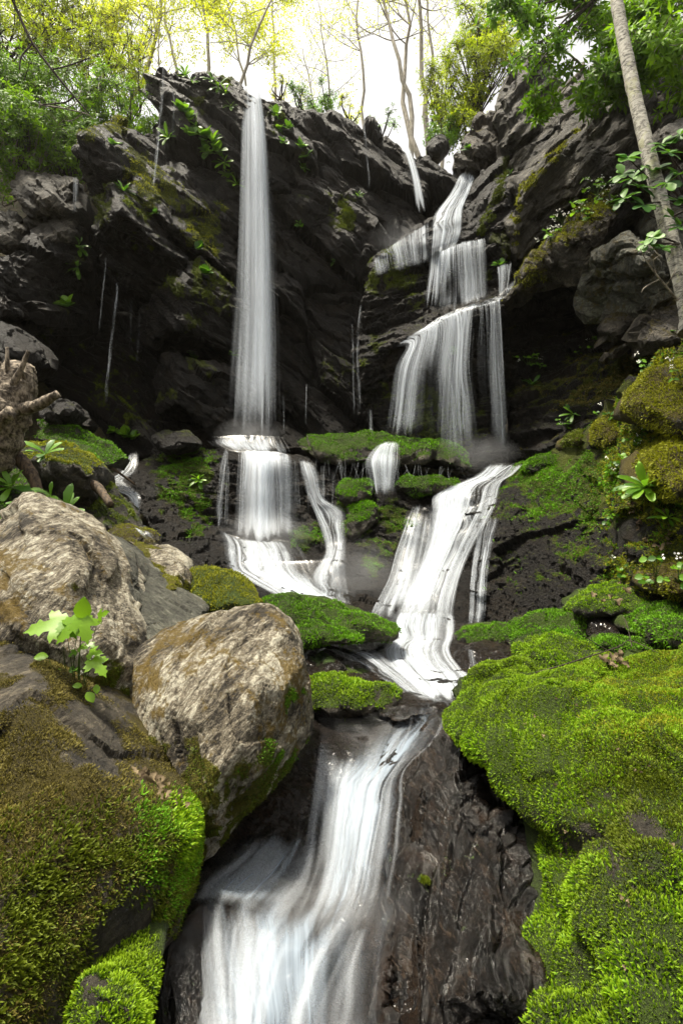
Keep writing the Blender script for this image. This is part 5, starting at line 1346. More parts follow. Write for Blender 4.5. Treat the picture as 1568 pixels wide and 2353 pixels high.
# rapid and pool
rapid = water('rapids', [
    [(905, 1400, 7.0, .7), (960, 1402, 7.0, .9), (1042, 1402, 7.0, .7)], [(890, 1432, 6.6, .8), (952, 1440, 6.5, .95), (1045, 1440, 6.6, .8)], [(900, 1462, 6.2, .7), (955, 1465, 6.1, .9), (1040, 1466, 6.2, .6)], [(862, 1492, 5.8, .7), (945, 1490, 5.7, .95), (1032, 1492, 5.7, .6)],
    [(875, 1520, 5.4, .5), (955, 1522, 5.3, .85), (1046, 1520, 5.3, .75)], [(915, 1555, 4.95, .5), (985, 1556, 4.9, .9), (1075, 1552, 4.9, .9)], [(955, 1590, 4.5, .5), (1015, 1590, 4.5, .9), (1090, 1580, 4.5, .95)], [(985, 1614, 4.25, .2), (1030, 1616, 4.2, .5), (1085, 1605, 4.25, .5)]],
    W_RAPID, 40, 60, cling=0.025, layers=2, gap=0.03, lump=0.02, seed=18, label='white rapid between the mossy ledge and the moss boulder')
water('water_sheet', [[(745, 1488, 5.4, .4), (770, 1484, 5.4, .3)], [(790, 1510, 5.2, .6), (860, 1492, 5.4, .5)], [(835, 1532, 5.0, .7), (895, 1518, 5.2, .5)], [(880, 1565, 4.7, .55), (940, 1552, 4.9, .5)], [(925, 1595, 4.4, .5), (985, 1588, 4.6, .5)], [(965, 1610, 4.2, .3), (1010, 1606, 4.3, .3)]], W_RAPID, 20, 50, cling=0.02, parent=rapid, seed=19)
stream = water('stream', [
    [(700, 1628, 4.05, .08), (780, 1638, 4.05, .06), (870, 1630, 4.1, .08), (950, 1615, 4.2, .15), (1060, 1600, 4.3, .4)],
    [(704, 1662, 3.85, .12), (780, 1672, 3.85, .05), (870, 1668, 3.85, .10), (950, 1660, 3.85, .25), (1045, 1640, 3.95, .4)],
    [(710, 1700, 3.65, .35), (775, 1728, 3.6, .08), (850, 1735, 3.6, .30), (925, 1722, 3.6, .7), (1020, 1690, 3.7, .5)],
    [(704, 1770, 3.45, .55), (762, 1790, 3.35, .62), (826, 1800, 3.3, .75), (880, 1790, 3.3, .75), (940, 1762, 3.45, .5)],
    [(694, 1845, 3.22, .45), (752, 1872, 3.1, .52), (810, 1880, 3.02, .8), (865, 1868, 3.02, .95), (932, 1835, 3.15, .55)],
    [(680, 1930, 3.0, .28), (740, 1960, 2.9, .32), (800, 1970, 2.8, .75), (848, 1960, 2.76, .95), (925, 1920, 2.9, .40)],
    [(660, 2010, 2.8, .25), (720, 2040, 2.7, .35), (780, 2050, 2.6, .75), (832, 2040, 2.57, .85), (912, 2010, 2.65, .28)],
    [(630, 2080, 2.6, .3), (690, 2105, 2.52, .5), (750, 2115, 2.45, .7), (810, 2110, 2.42, .75), (900, 2080, 2.48, .35)],
    [(580, 2180, 2.38, .3), (640, 2200, 2.32, .5), (700, 2210, 2.28, .6), (770, 2205, 2.26, .6), (890, 2170, 2.3, .3)]],
    W_STREAM, 50, 90, cling=0.015, layers=2, gap=0.02, lump=0.012, seed=20, fade=(0.02, 0.45), label='silky white stream pouring towards the viewer')
water('water_sheet', [
    [(600, 1890, 3.1, .25), (660, 1900, 3.1, .35), (740, 1900, 3.05, .35)], [(520, 1950, 2.95, .3), (620, 1985, 2.85, .35), (720, 2000, 2.8, .3)],
    [(455, 2010, 2.75, .3), (560, 2030, 2.65, .5), (690, 2060, 2.6, .4)], [(425, 2075, 2.55, .25), (520, 2070, 2.45, .45), (650, 2100, 2.45, .4)]],
    W_STREAM, 30, 40, cling=0.015, parent=stream, seed=21, fade=(0.25, 0.15))
water('water_sheet', [
    [(470, 1985, 2.8, .08), (560, 1992, 2.72, .35), (700, 2035, 2.6, .5), (800, 2060, 2.5, .7), (915, 2040, 2.55, .35)],
    [(420, 2085, 2.5, .04), (510, 2062, 2.42, .36), (650, 2105, 2.42, .62), (770, 2118, 2.38, .75), (905, 2095, 2.42, .55)],
    [(428, 2160, 2.33, .1), (505, 2150, 2.27, .42), (610, 2172, 2.23, .75), (730, 2185, 2.22, .8), (895, 2150, 2.3, .55)],
    [(443, 2260, 2.15, .35), (512, 2262, 2.11, .6), (590, 2275, 2.08, .95), (690, 2284, 2.06, .8), (882, 2250, 2.12, .35)],
    [(456, 2350, 2.02, .45), (520, 2352, 2.0, .8), (580, 2360, 1.98, .95), (670, 2366, 1.96, .75), (876, 2340, 2.02, .22)],
    [(462, 2470, 1.9, .45), (520, 2475, 1.88, .85), (570, 2480, 1.86, .95), (650, 2480, 1.85, .7), (872, 2470, 1.9, .2)]],
    W_STREAM, 60, 80, cling=0.015, parent=stream, lump=0.03, seed=22, fade=(0.45, 0.001))
# thin trickles
for k, (pts, w, lab) in enumerate((
        ([(378, 142, 11.6, .7), (374, 200, 11.4, .6), (366, 300, 11.0, .5), (358, 380, 10.7, .45), (348, 455, 10.4, .25)], (9, 12), 'leftmost thin fall off the cliff pinnacle'),
        ([(396, 205, 11.5, .6), (401, 235, 11.45, .6), (398, 280, 11.4, .4), (395, 330, 11.3, .3)], (5, 7), 'short thread of water beside the ferns on the pinnacle'),
        ([(268, 645, 10.4, .7), (270, 670, 10.35, .75), (262, 740, 10.2, .55), (250, 850, 10.0, .42), (238, 965, 9.8, .28)], (5, 12), 'thin fall dripping off the second slab tip'),
        ([(244, 590, 10.2, .5), (240, 640, 10.1, .5), (232, 720, 10.0, .35), (224, 800, 9.9, .2)], (3, 4), 'hair-thin drip left of the slab drip'),
        ([(834, 278, 12.3, .5), (840, 330, 12.1, .5), (846, 400, 11.9, .35), (846, 440, 11.8, .2)], (6, 8), 'faint trickle on the cliff left of the slender fall'),
        ([(828, 700, 10.6, .5), (822, 760, 10.5, .6), (820, 830, 10.4, .5), (826, 900, 10.3, .6), (826, 990, 10.2, .4)], (7, 12), 'narrow trickle at the left foot of the stepped cascade'),
        ([(808, 740, 11.0, .5), (810, 800, 10.9, .5), (812, 880, 10.8, .4), (815, 980, 10.7, .3)], (5, 8), 'thread of water on the black wall left of the narrow trickle'),
        ([(172, 405, 9.9, .6), (174, 440, 9.85, .5), (170, 500, 9.8, .25)], (14, 18), 'short white trickle over the left grey slab'),
        ([(320, 700, 10.5, .35), (318, 780, 10.4, .35), (312, 860, 10.3, .25)], (3, 4), 'faint drip under the second slab'),
        ([(302, 690, 10.5, .4), (301, 730, 10.4, .4), (298, 800, 10.3, .2)], (3, 3), 'faint short drip beside the slab drip'),
        ([(650, 905, 10.9, .3), (652, 950, 10.8, .45), (651, 1000, 10.7, .3)], (5, 5), 'drip right of the main fall foot'),
        ([(704, 880, 10.9, .3), (703, 910, 10.8, .5), (702, 1000, 10.7, .25)], (4, 4), 'second drip right of the main fall foot'),
        ([(850, 940, 10.3, .5), (852, 1000, 10.2, .5)], (10, 12), 'short trickle beside the moss-topped stone'),
        ([(1080, 1490, 5.0, .5), (1085, 1520, 4.95, .5), (1090, 1550, 4.9, .3)], (16, 20), 'thin spill over the dark stone in the rapid'))):
    n0 = 'trickle'
    water(n0, strip(pts, w), W_DROP, 6, 40, cling=0.05, seed=30 + k, label=lab)

# standing spray where falls land
def mist(px, py, Y, r, dens, label):
    c = at(px, py, Y)
    t = NT('spray')
    tc = t.n('ShaderNodeTexCoord').outputs['Object']
    vm = t.n('ShaderNodeVectorMath', operation='LENGTH')
    t.t.links.new(tc, vm.inputs[0])
    f = t.ramp(vm.outputs['Value'], 0.15, 1.0, 1.0, 0.0)
    nz = t.noise(tc, 2.2, 3)
    f = t.math('MULTIPLY', f, t.ramp(nz, 0.3, 0.7, 0.35, 1.0))
    vo = t.n('ShaderNodeVolumePrincipled')
    vo.inputs['Color'].default_value = (0.95, 0.97, 1.0, 1)
    t.t.links.new(t.math('MULTIPLY', f, dens), vo.inputs['Density'])
    t.t.links.new(vo.outputs[0], t.out.inputs['Volume'])
    import bmesh
    bm = bmesh.new()
    bmesh.ops.create_icosphere(bm, subdivisions=2, radius=1.0)
    me = bpy.data.meshes.new('spray')
    bm.to_mesh(me)
    bm.free()
    me.materials.append(t.m)
    o = link('spray', me, None, c)
    o.scale = r
    tag(o, kind='stuff')
    o['label'] = label
    return o
# ------------------------------------------------------------------ moss fronds
L_MOSSY = leaf_mat('moss_bright', (0.008, 0.028, 0.001), (0.10, 0.24, 0.004), 0.4, 0.6, (0.30, 0.46, 0.010), 0.25)
L_MOSSG = leaf_mat('moss_green', (0.014, 0.045, 0.0015), (0.09, 0.24, 0.004), 0.35, 0.65, (0.16, 0.36, 0.007), 0.25)
L_MOSSO = leaf_mat('moss_olive', (0.014, 0.024, 0.002), (0.085, 0.12, 0.005), 0.3, 0.65, (0.15, 0.19, 0.01), 0.25)
L_MOSSA = leaf_mat('moss_gold', (0.014, 0.013, 0.003), (0.085, 0.075, 0.010), 0.25, 0.7, (0.24, 0.20, 0.04), 0.25)
L_MOSSGA = leaf_mat('moss_green_gold', (0.022, 0.030, 0.003), (0.19, 0.21, 0.007), 0.35, 0.65, (0.33, 0.34, 0.013), 0.25)

moss_coat(rb, 125000, 0.0145, L_MOSSY, 0.22, 0.8, droop=0.5, seg=2, width=0.36, mask=lambda X, n: 1 - 0.75 * np.exp(-((X[:, 0] - 1470) ** 2 / 150 ** 2 + (X[:, 1] - 1850) ** 2 / 130 ** 2)))
moss_coat(rb, 26000, 0.012, L_MOSSO, 0.2, 0.8, droop=0.5, width=0.34, mask=lambda X, n: np.exp(-((X[:, 0] - 1470) ** 2 / 150 ** 2 + (X[:, 1] - 1850) ** 2 / 130 ** 2)))
moss_coat(rb, 22000, 0.013, L_MOSSGA, 0.2, 0.8, droop=0.3, width=0.36, mask=lambda X, n: smooth01(X[:, 0], 1250, 1500) * (1 - smooth01(X[:, 1], 1620, 1760)))
moss_coat(lb, 42000, 0.013, L_MOSSA, 0.30, 0.7, droop=0.6, width=0.24, mask=lambda X, n: np.clip(1.25 - X[:, 1] / 2150.0 * 0.8 - X[:, 0] / 900.0, 0.1, 1))
moss_coat(lb, 22000, 0.019, L_MOSSO, 0.30, 0.7, name='moss', droop=0.7, seg=3, width=0.28, mask=lambda X, n: smooth01(X[:, 1], 1800, 2100) * (0.4 + smooth01(fbm(np.c_[X / 90.0, X[:, :1] * 0], 3), -0.2, 0.3)))
moss_coat(lb, 8000, 0.019, L_MOSSG, 0.2, 0.6, name='moss', droop=0.6, seg=3, width=0.3, mask=lambda X, n: smooth01(X[:, 0], 270, 420) * smooth01(X[:, 1], 1790, 1880) * (1 - smooth01(X[:, 1], 1960, 2150)) * smooth01(fbm(np.c_[X / 60.0, X[:, :1] * 0], 3), -0.4, 0.2))
moss_coat(lb, 2500, 0.022, L_MOSSY, 0.2, 0.6, name='moss', droop=0.6, seg=3, width=0.3, mask=lambda X, n: smooth01(X[:, 0], 370, 430) * smooth01(X[:, 1], 1800, 1860) * (1 - smooth01(X[:, 1], 1960, 2060)))
moss_coat(sm, 8000, 0.015, L_MOSSY, 0.3, 0.7, droop=0.5, seg=3, width=0.3)
moss_coat(cb, 9000, 0.013, L_MOSSO, 0.35, 0.8, droop=0.5, width=0.3)
moss_coat(cb, 3000, 0.012, L_MOSSG, 0.45, 0.8, droop=0.4, width=0.35, mask=lambda X, n: np.exp(-((X[:, 0] - 640) ** 2 + (X[:, 1] - 1650) ** 2) / 70 ** 2))
moss_coat(b1, 5000, 0.013, L_MOSSO, 0.35, 0.8, droop=0.5, width=0.3)
moss_coat(wr, 2500, 0.012, L_MOSSO, 0.45, 0.9, droop=0.8, width=0.25)
moss_coat(b3, 3000, 0.014, L_MOSSGA, 0.4, 0.8, width=0.35)
moss_coat(b3a, 2000, 0.014, L_MOSSGA, 0.35, 0.8, width=0.35)
moss_coat(moss_b['dome'], 9000, 0.018, L_MOSSGA, 0.3, 0.7, width=0.35, droop=0.2)
for k, cnt, sz, mt in (('ledge', 9000, .022, L_MOSSG), ('shelf', 4000, .022, L_MOSSG), ('clump', 7000, .022, L_MOSSY), ('r1', 3500, .022, L_MOSSG), ('r2', 8000, .022, L_MOSSG), ('r3', 5000, .022, L_MOSSY),
                       ('r4', 5000, .022, L_MOSSG), ('r5', 7000, .022, L_MOSSY), ('r6', 5000, .022, L_MOSSG), ('r7', 3500, .022, L_MOSSGA), ('r8', 14000, .028, L_MOSSGA), ('r9', 10000, .028, L_MOSSGA), ('r10', 5000, .035, L_MOSSG),
                       ('r11', 2500, .035, L_MOSSO), ('r12', 3500, .035, L_MOSSGA), ('step_l', 9000, .03, L_MOSSG), ('step_m', 4000, .03, L_MOSSG), ('step_s', 3000, .03, L_MOSSG), ('step_f', 3500, .03, L_MOSSG),
                       ('left_block', 5000, .025, L_MOSSGA), ('left_slope', 5000, .03, L_MOSSG), ('left_low', 3000, .025, L_MOSSO), ('left_bank', 3500, .022, L_MOSSG)):
    moss_coat(moss_b[k], cnt, sz, mt, 0.32, 0.75, droop=0.5, width=0.36)
moss_coat(bank, 30000, 0.032, L_MOSSG, 0.35, 0.85, droop=0.6, width=0.34, mask=lambda X, n: 1 - 0.8 * smooth01(X[:, 0], 1380, 1480))
moss_coat(bank, 30000, 0.034, L_MOSSGA, 0.3, 0.75, droop=0.6, width=0.34, mask=lambda X, n: smooth01(X[:, 0], 1340, 1440))
moss_coat(mosslip, 9000, 0.035, L_MOSSGA, 0.4, 0.85, droop=0.8, width=0.3)
moss_coat(rcliff, 4000, 0.035, L_MOSSGA, 0.45, 0.85, droop=0.6, width=0.34)
moss_coat(wetslab, 2500, 0.03, L_MOSSO, 0.45, 0.85, droop=0.6, width=0.34)
moss_coat(cliff, 12000, 0.035, L_MOSSO, 0.5, 0.9, droop=0.6, width=0.34)
moss_coat(slab1, 7000, 0.035, L_MOSSGA, 0.45, 0.9, droop=0.6, width=0.34)
moss_coat(slab2, 4000, 0.035, L_MOSSO, 0.45, 0.9, droop=0.6, width=0.34)
moss_coat(slab3, 3500, 0.035, L_MOSSO, 0.45, 0.9, droop=0.6, width=0.34)
moss_coat(steps, 7000, 0.035, L_MOSSO, 0.5, 0.9, droop=0.6, width=0.34)
moss_coat(bed, 14000, 0.03, L_MOSSG, 0.4, 0.85, droop=0.6, width=0.34)
moss_coat(cave, 7000, 0.045, L_MOSSA, 0.4, 0.85, droop=0.9, width=0.3)

# ------------------------------------------------------------------ trees and thickets
B_GREY = bark_mat('haze_paled_bark', (0.20, 0.18, 0.15), (0.42, 0.38, 0.32), (24, 24, 5))  # bark colour paled to stand in for backlit haze on far trunks
B_DARK = bark_mat('dark_bark', (0.018, 0.013, 0.010), (0.06, 0.045, 0.034), (30, 30, 6))
B_TWIG = bark_mat('pale_twig_bark', (0.10, 0.085, 0.065), (0.34, 0.30, 0.24), (40, 40, 8))
L_SPRING = leaf_mat('spring_leaf', (0.42, 0.50, 0.012), (0.72, 0.76, 0.03), 0.7, 0.5, None, 0.15)
L_RHODO = leaf_mat('rhododendron_leaf', (0.045, 0.12, 0.003), (0.22, 0.40, 0.008), 0.5, 0.5, None, 0.2)
L_RHODOY = leaf_mat('glow_tinted_leaf', (0.12, 0.20, 0.005), (0.46, 0.54, 0.012), 0.6, 0.5, None, 0.15)  # glow of the bright sky put into a yellower, brighter leaf colour
L_FRESH = leaf_mat('fresh_leaf', (0.06, 0.16, 0.006), (0.20, 0.38, 0.015), 0.5, 0.4)
L_FERN = leaf_mat('herb_leaf', (0.035, 0.11, 0.006), (0.14, 0.30, 0.014), 0.4, 0.42)
L_LEAFD = leaf_mat('dead_leaf', (0.035, 0.022, 0.012), (0.19, 0.145, 0.085), 0.08, 0.8, None, 0.15)

def grow(rng, p, d, length, rad, depth, paths, tips, wander=0.25, split=3, gravity=0.06):
    m = max(4, int(5 + 2 * depth))
    pts, rads = [np.array(p)], [rad]
    d = np.array(d, float)
    for k in range(m):
        d = d + rng.normal(0, wander / 2.2, 3) + np.array((0, 0, gravity))
        d /= np.linalg.norm(d)
        pts.append(pts[-1] + d * length / m)
        rads.append(rad * (1 - 0.62 * (k + 1) / m))
        if depth > 0 and k >= 1 and rng.random() < 0.75:
            for _ in range(1 if rng.random() < 0.7 else 2):
                a = rng.normal(0, 1, 3)
                a -= a.dot(d) * d
                a /= np.linalg.norm(a)
                nd = d * 0.72 + a * 0.75
                grow(rng, pts[-1], nd / np.linalg.norm(nd), length * rng.uniform(0.38, 0.62), rads[-1] * 0.62, depth - 1, paths, tips, wander * 1.15, split, gravity)
    paths.append((np.array(pts), np.array(rads)))
    if depth <= 1:
        for q in pts[2:]:
            tips.append(q)

def tree(label, base, top, r0, depth=3, leaves=900, leaf=0.06, mat=None, bark=None, seed=0, name='tree', spread=0.35, group=None, low=0.25):
    """base and top: world points; limbs fork from the trunk, leaves sit on the twigs"""
    rng = np.random.default_rng(seed)
    base, top = np.array(base, float), np.array(top, float)
    root = empty(name, base)
    tag(root, label, 'tree', group)
    ax = top - base
    H = np.linalg.norm(ax)
    n = 14
    trunk = np.array([base + ax * t for t in np.linspace(0, 1, n)])
    trunk[1:] += np.cumsum(rng.normal(0, H * 0.008, (n - 1, 3)), 0)
    rad = r0 * (1 - 0.75 * np.linspace(0, 1, n))
    V, F = tube_mesh([(trunk, rad)], 8)
    link('trunk', new_mesh('trunk', V - base, F, [bark]), root)
    paths, tips = [], []
    for k in range(3, n):
        if k / n < low:
            continue
        for _ in range(2):
            a = rng.normal(0, 1, 3)
            a[2] = abs(a[2]) * 0.6 + 0.3
            a[1] *= 0.7
            a /= np.linalg.norm(a)
            grow(rng, trunk[k], a, H * spread * rng.uniform(0.5, 1.1) * (1.1 - 0.5 * k / n), rad[k] * 0.45, depth - 2, paths, tips)
    V, F = tube_mesh(paths, 4)
    bo = link('branches', new_mesh('branches', V - base, F, [bark]), root)
    bo['kind'] = 'stuff'
    if leaves:
        tp = np.array(tips)
        idx = rng.integers(0, len(tp), leaves)
        P = tp[idx] + rng.normal(0, leaf * 1.2, (leaves, 3))
        D = rng.normal(0, 1, (leaves, 3)); D[:, 2] -= 0.3
        N = rng.normal(0, 1, (leaves, 3)); N[:, 2] += 0.6
        c = leaf_cloud('crown', P, D, N, leaf * rng.uniform(0.6, 1.3, leaves), mat, root)
        c['kind'] = 'stuff'
    return root

def whorls(rng, C, O, per, ln, droop=0.25):
    """leaf rings round shoot tips C pointing along O"""
    n = len(C)
    O = O / np.linalg.norm(O, axis=1)[:, None]
    A = np.cross(O, rng.normal(0, 1, (n, 3)))
    A /= np.linalg.norm(A, axis=1)[:, None]
    Bv = np.cross(O, A)
    P, D, N, L = [], [], [], []
    for k in range(per):
        a = 2 * math.pi * k / per + rng.uniform(-0.3, 0.3, n)
        out = A * np.cos(a)[:, None] + Bv * np.sin(a)[:, None]
        d = out + O * rng.uniform(0.0, 0.7, n)[:, None]
        d[:, 2] -= droop
        P.append(C + out * 0.06 * ln)
        D.append(d)
        N.append(O + 0.3 * rng.normal(0, 1, (n, 3)) + np.array((0, 0, 0.3)))
        L.append(ln * rng.uniform(0.65, 1.2, n))
    return np.concatenate(P), np.concatenate(D), np.concatenate(N), np.concatenate(L)

from mathutils import Matrix
_bleaf = {}
def bush(label, c, r, nw, leaf, mat, bark=None, seed=0, per=7, name='rhododendron_bush', group=None, cat='shrub', shape=SIMPLE_L, foot=None, single=0, tw=0.010):
    """evergreen thicket: crooked stems from the foot, leaf whorls at the shoot tips in uneven clumps"""
    rng = np.random.default_rng(seed)
    c, r = np.array(c, float), np.array(r, float)
    foot = c - np.array((0, -0.3, r[2] * 0.95)) if foot is None else np.array(foot, float)
    root = empty(name, foot)
    tag(root, label, cat, group)
    nk = max(6, nw // 22)
    K = rng.normal(0, 1, (nk, 3))
    K /= np.linalg.norm(K, axis=1)[:, None]
    K = c + K * r * (rng.random((nk, 1)) ** 0.4) * np.array((1, 1, 1))
    which = rng.integers(0, nk, nw)
    C = K[which] + rng.normal(0, 1, (nw, 3)) * r * 0.17
    O = (C - c) / r
    O = O / np.maximum(np.linalg.norm(O, axis=1), 1e-6)[:, None] + np.array((0, -0.35, 0.45)) + 0.45 * rng.normal(0, 1, (nw, 3))
    P, D, N, L = whorls(rng, C, O, per, leaf)
    v = np.clip(np.repeat(rng.random(nk)[which][None], per, 0).ravel() * 0.55 + rng.random(len(P)) * 0.5, 0, 1)
    if single:
        X = px_of(P)
        score = L / np.linalg.norm(P - np.array((0, 0, EYE)), axis=1) * ((X[:, 0] > 5) & (X[:, 0] < 1563) & (X[:, 1] > 5)) - 0.002 * (P[:, 1] - c[1])
        order = np.argsort(-score)
        for k in order[:single]:
            vq = (0.05, 0.3, 0.55, 0.8, 1.0)[min(4, int(v[k] * 5))]
            key = (id(shape), mat.name, vq)
            if key not in _bleaf:
                _bleaf[key] = new_mesh('leaf', shape[0], shape[1], [mat], False, {'v': np.full(len(shape[0]), vq), 'tip': shape[0][:, 0]})
            x, y, z = [q[0] for q in frames(D[k:k + 1], N[k:k + 1])]
            o = link('leaf', _bleaf[key], root)
            p = P[k] - foot
            o.matrix_local = Matrix([[x[i] * L[k], y[i] * L[k], z[i] * L[k], p[i]] for i in range(3)] + [[0, 0, 0, 1]])
        rest = order[single:]
        P, D, N, L, v = P[rest], D[rest], N[rest], L[rest], v[rest]
    f = leaf_cloud('foliage', P, D, N, L, mat, root, shape, v)
    f['kind'] = 'stuff'
    paths = []
    for k in range(nk):
        m1 = foot + (K[k] - foot) * 0.45 + rng.normal(0, 0.16, 3) * r
        pts = spline([foot + rng.normal(0, 0.06, 3), m1, K[k]], 8)
        paths.append((pts, np.linspace(tw * 2.2, tw, 8)))
    for k in range(0, nw, 2):
        a, b_ = K[which[k]], C[k]
        paths.append((spline([a, (a + b_) / 2 + rng.normal(0, 0.04, 3), b_], 4), np.linspace(tw * 0.6, tw * 0.35, 4)))
    V, F = tube_mesh(paths, 4)
    s = link('stems', new_mesh('stems', V - foot, F, [bark or B_DARK]), root)
    s['kind'] = 'stuff'
    return root

# leafless and budding trees behind the rim
def bgtree(label, bx, by, tx, ty, Y, r0, leaves, seed, leaf=0.09, mat=None, bark=None, depth=3, spread=0.3, low=0.2):
    bx, by = bx + (bx - tx) * (470 - by) / (by - ty), 470          # foot on the ground behind the rim
    low = 1 - (1 - low) * 0.62
    tree(label, at(bx, by, Y), at(tx, ty, Y + 0.6), r0 * 0.8, depth, int(leaves * 1.7) + 250, leaf, mat or L_SPRING, bark or B_GREY, seed, 'tree', spread, 'trees behind the rim', low)

bgtree('slim tree rising behind the pinnacle, leaning right', 530, 230, 640, -60, 15.5, 0.10, 2600, 201)
bgtree('yellow-budded tree just left of the main fall lip', 470, 220, 430, -120, 16.5, 0.10, 3600, 202)
bgtree('pale forked tree over the thicket, leaning right', 300, 260, 400, -120, 17.0, 0.13, 2400, 203)
bgtree('young yellow-leaved tree behind the top of the main fall', 560, 240, 500, -60, 18.0, 0.08, 3000, 204)
bgtree('bare thin tree in the bright gap right of the main fall', 760, 300, 730, 20, 20.0, 0.07, 250, 205, low=0.1)
bgtree('bare tree with fine twigs at the middle of the bright gap', 830, 310, 790, -40, 19.0, 0.09, 300, 206)
bgtree('tall grey trunk leaning left, leftmost of the right trunks', 950, 330, 845, -120, 17.0, 0.12, 300, 207, low=0.3)
bgtree('tall grey trunk with yellow buds, second of the right trunks', 935, 330, 890, -120, 18.0, 0.13, 700, 208, low=0.3)
bgtree('pale straight trunk above the slender fall', 985, 330, 950, -160, 19.0, 0.15, 400, 209, low=0.4)
bgtree('slender trunk close to the gold bush', 1010, 330, 975, -120, 20.0, 0.10, 700, 210, low=0.3)
bgtree('small yellow-green tree at the rim left of the bare trees', 720, 280, 690, 90, 16.5, 0.05, 500, 211, 0.06, low=0.05)
bgtree('dim tree deep behind the left thicket', 200, 260, 260, -120, 19.0, 0.14, 2600, 212)
bgtree('grey tree behind the left thicket, near the photo corner', 90, 250, 120, -150, 18.0, 0.13, 3000, 213)
bgtree('twiggy sapling between the pinnacle and the thicket', 350, 260, 330, -20, 16.0, 0.05, 900, 214, low=0.05)
bgtree('tall thin tree above the pinnacle tip', 400, 240, 380, -160, 20.0, 0.10, 1600, 215)
bgtree('faint tree behind the main fall lip', 620, 260, 600, -140, 22.0, 0.11, 1500, 216)

G_TH = 'thicket on the left slope'
for k, (px, py, Y, rx, rz, nw, lab, mt, lf) in enumerate((
        (40, 330, 11.0, 1.15, 0.95, 620, 'dark rhododendron at the left edge, lowest of the thicket', L_RHODO, .11),
        (150, 345, 11.6, 1.0, 0.8, 520, 'rhododendron leaning over the grey angular boulder', L_RHODO, .11),
        (255, 255, 12.4, 0.95, 0.85, 520, 'rhododendron touching the cliff pinnacle', L_RHODO, .11),
        (120, 220, 12.0, 1.2, 0.9, 640, 'rhododendron in the middle of the left thicket', L_RHODO, .11),
        (15, 190, 11.6, 1.0, 0.9, 560, 'rhododendron at the left edge, middle height', L_RHODO, .11),
        (210, 150, 13.4, 1.2, 0.9, 620, 'yellow-green bush at the top of the thicket near the pinnacle', L_RHODOY, .09),
        (70, 100, 13.0, 1.3, 1.0, 700, 'yellow-green bush above the left thicket', L_RHODOY, .09),
        (0, 40, 12.5, 1.0, 0.8, 480, 'orange-tinged bush in the upper left corner', L_RHODOY, .09),
        (170, 40, 15.0, 1.6, 1.1, 560, 'hazy yellow bush at the top left', L_RHODOY, .09),
        (322, 290, 13.2, 0.45, 0.6, 260, 'green bush in the notch between pinnacle and slab', L_RHODO, .10),
        (310, 170, 14.5, 0.7, 1.0, 300, 'thin bush behind the pinnacle edge', L_RHODOY, .08),
        (300, 60, 17.0, 1.5, 1.2, 420, 'pale far bush between the left trunks', L_SPRING, .09),
        (90, -10, 14.0, 1.6, 0.9, 620, 'bright yellow bush over the top left corner', L_RHODOY, .10),
        (250, 60, 15.5, 1.1, 1.3, 520, 'yellow-lit bush left of the pinnacle, high', L_SPRING, .10),
        (30, 270, 10.6, 1.0, 0.8, 560, 'mid-green rhododendron at the left edge over the lowest one', L_RHODO, .11),
        (205, 290, 11.8, 0.8, 0.6, 420, 'mid-green rhododendron beside the slab tip', L_RHODO, .11))):
    bush(lab, at(px, py, Y), (rx, 0.9, rz), nw, lf, mt, B_TWIG if k in (0, 3) else B_DARK, 300 + k, 7, group=G_TH, single=80)
for k, (px, py, Y, rx, rz, nw, lab, mt, lf) in enumerate((
        (1100, 140, 13.0, 1.0, 1.2, 900, 'golden green bush behind the right cliff slab', L_RHODOY, .10),
        (1050, 235, 13.0, 0.75, 0.75, 460, 'gold-lit bush above the slender fall', L_RHODOY, .10),
        (1010, 300, 12.9, 0.55, 0.45, 220, 'low green bush on the rim by the slender fall', L_FRESH, .09),
        (1130, 50, 13.6, 1.0, 0.7, 520, 'yellow-green bush highest behind the right cliff slab', L_RHODOY, .10),
        (1010, 190, 14.2, 0.6, 0.9, 360, 'thin gold bush next to the pale straight trunk', L_RHODOY, .09),
        (1075, 290, 12.7, 0.6, 0.4, 260, 'green bush over the brown rock at the cascade head', L_RHODOY, .09),
        (745, 235, 13.6, 0.55, 0.42, 260, 'bright green shrub on the rim right of the main fall', L_FRESH, .08),
        (690, 225, 13.4, 0.35, 0.22, 110, 'low bright plant patch on the rim beside the main fall', L_FRESH, .07),
        (800, 255, 14.0, 0.35, 0.25, 90, 'small green shrub at the rim in the bright gap', L_SPRING, .07),
        (880, 290, 14.5, 0.40, 0.22, 90, 'leafy sprout patch at the foot of the grey trunks', L_FRESH, .07),
        (640, 195, 14.0, 0.3, 0.2, 70, 'small yellow-green sprouts beside the fall lip', L_SPRING, .06))):
    bush(lab, at(px, py, Y), (rx, 0.5, rz), nw, lf, mt, B_DARK, 330 + k, 6, name='rim_shrub', group='shrubs on the rim', single=50)

G_RR = 'rhododendrons on the right cliff'
for k, (px, py, Y, rx, rz, nw, lab, lf) in enumerate((
        (1290, 50, 8.6, 0.95, 0.55, 260, 'rhododendron spilling over the right cliff, leftmost', .16),
        (1420, 120, 8.2, 0.9, 0.6, 290, 'rhododendron crossing behind the birch trunk', .16),
        (1530, 110, 7.4, 0.8, 0.8, 320, 'rhododendron at the right edge above the pale boulder', .16),
        (1280, 180, 8.4, 0.55, 0.4, 90, 'hanging rhododendron branches on the grey slab', .16),
        (1370, 220, 8.0, 0.6, 0.4, 90, 'lower rhododendron tangle left of the birch', .16),
        (1500, 10, 8.8, 1.1, 0.5, 320, 'rhododendron at the upper right corner', .16))):
    bush(lab, at(px, py, Y), (rx, 0.6, rz), nw, lf, L_RHODO, B_TWIG, 360 + k, 7, group=G_RR, foot=at(px + 60, py - 20, Y + 1.0), tw=0.012, single=220)
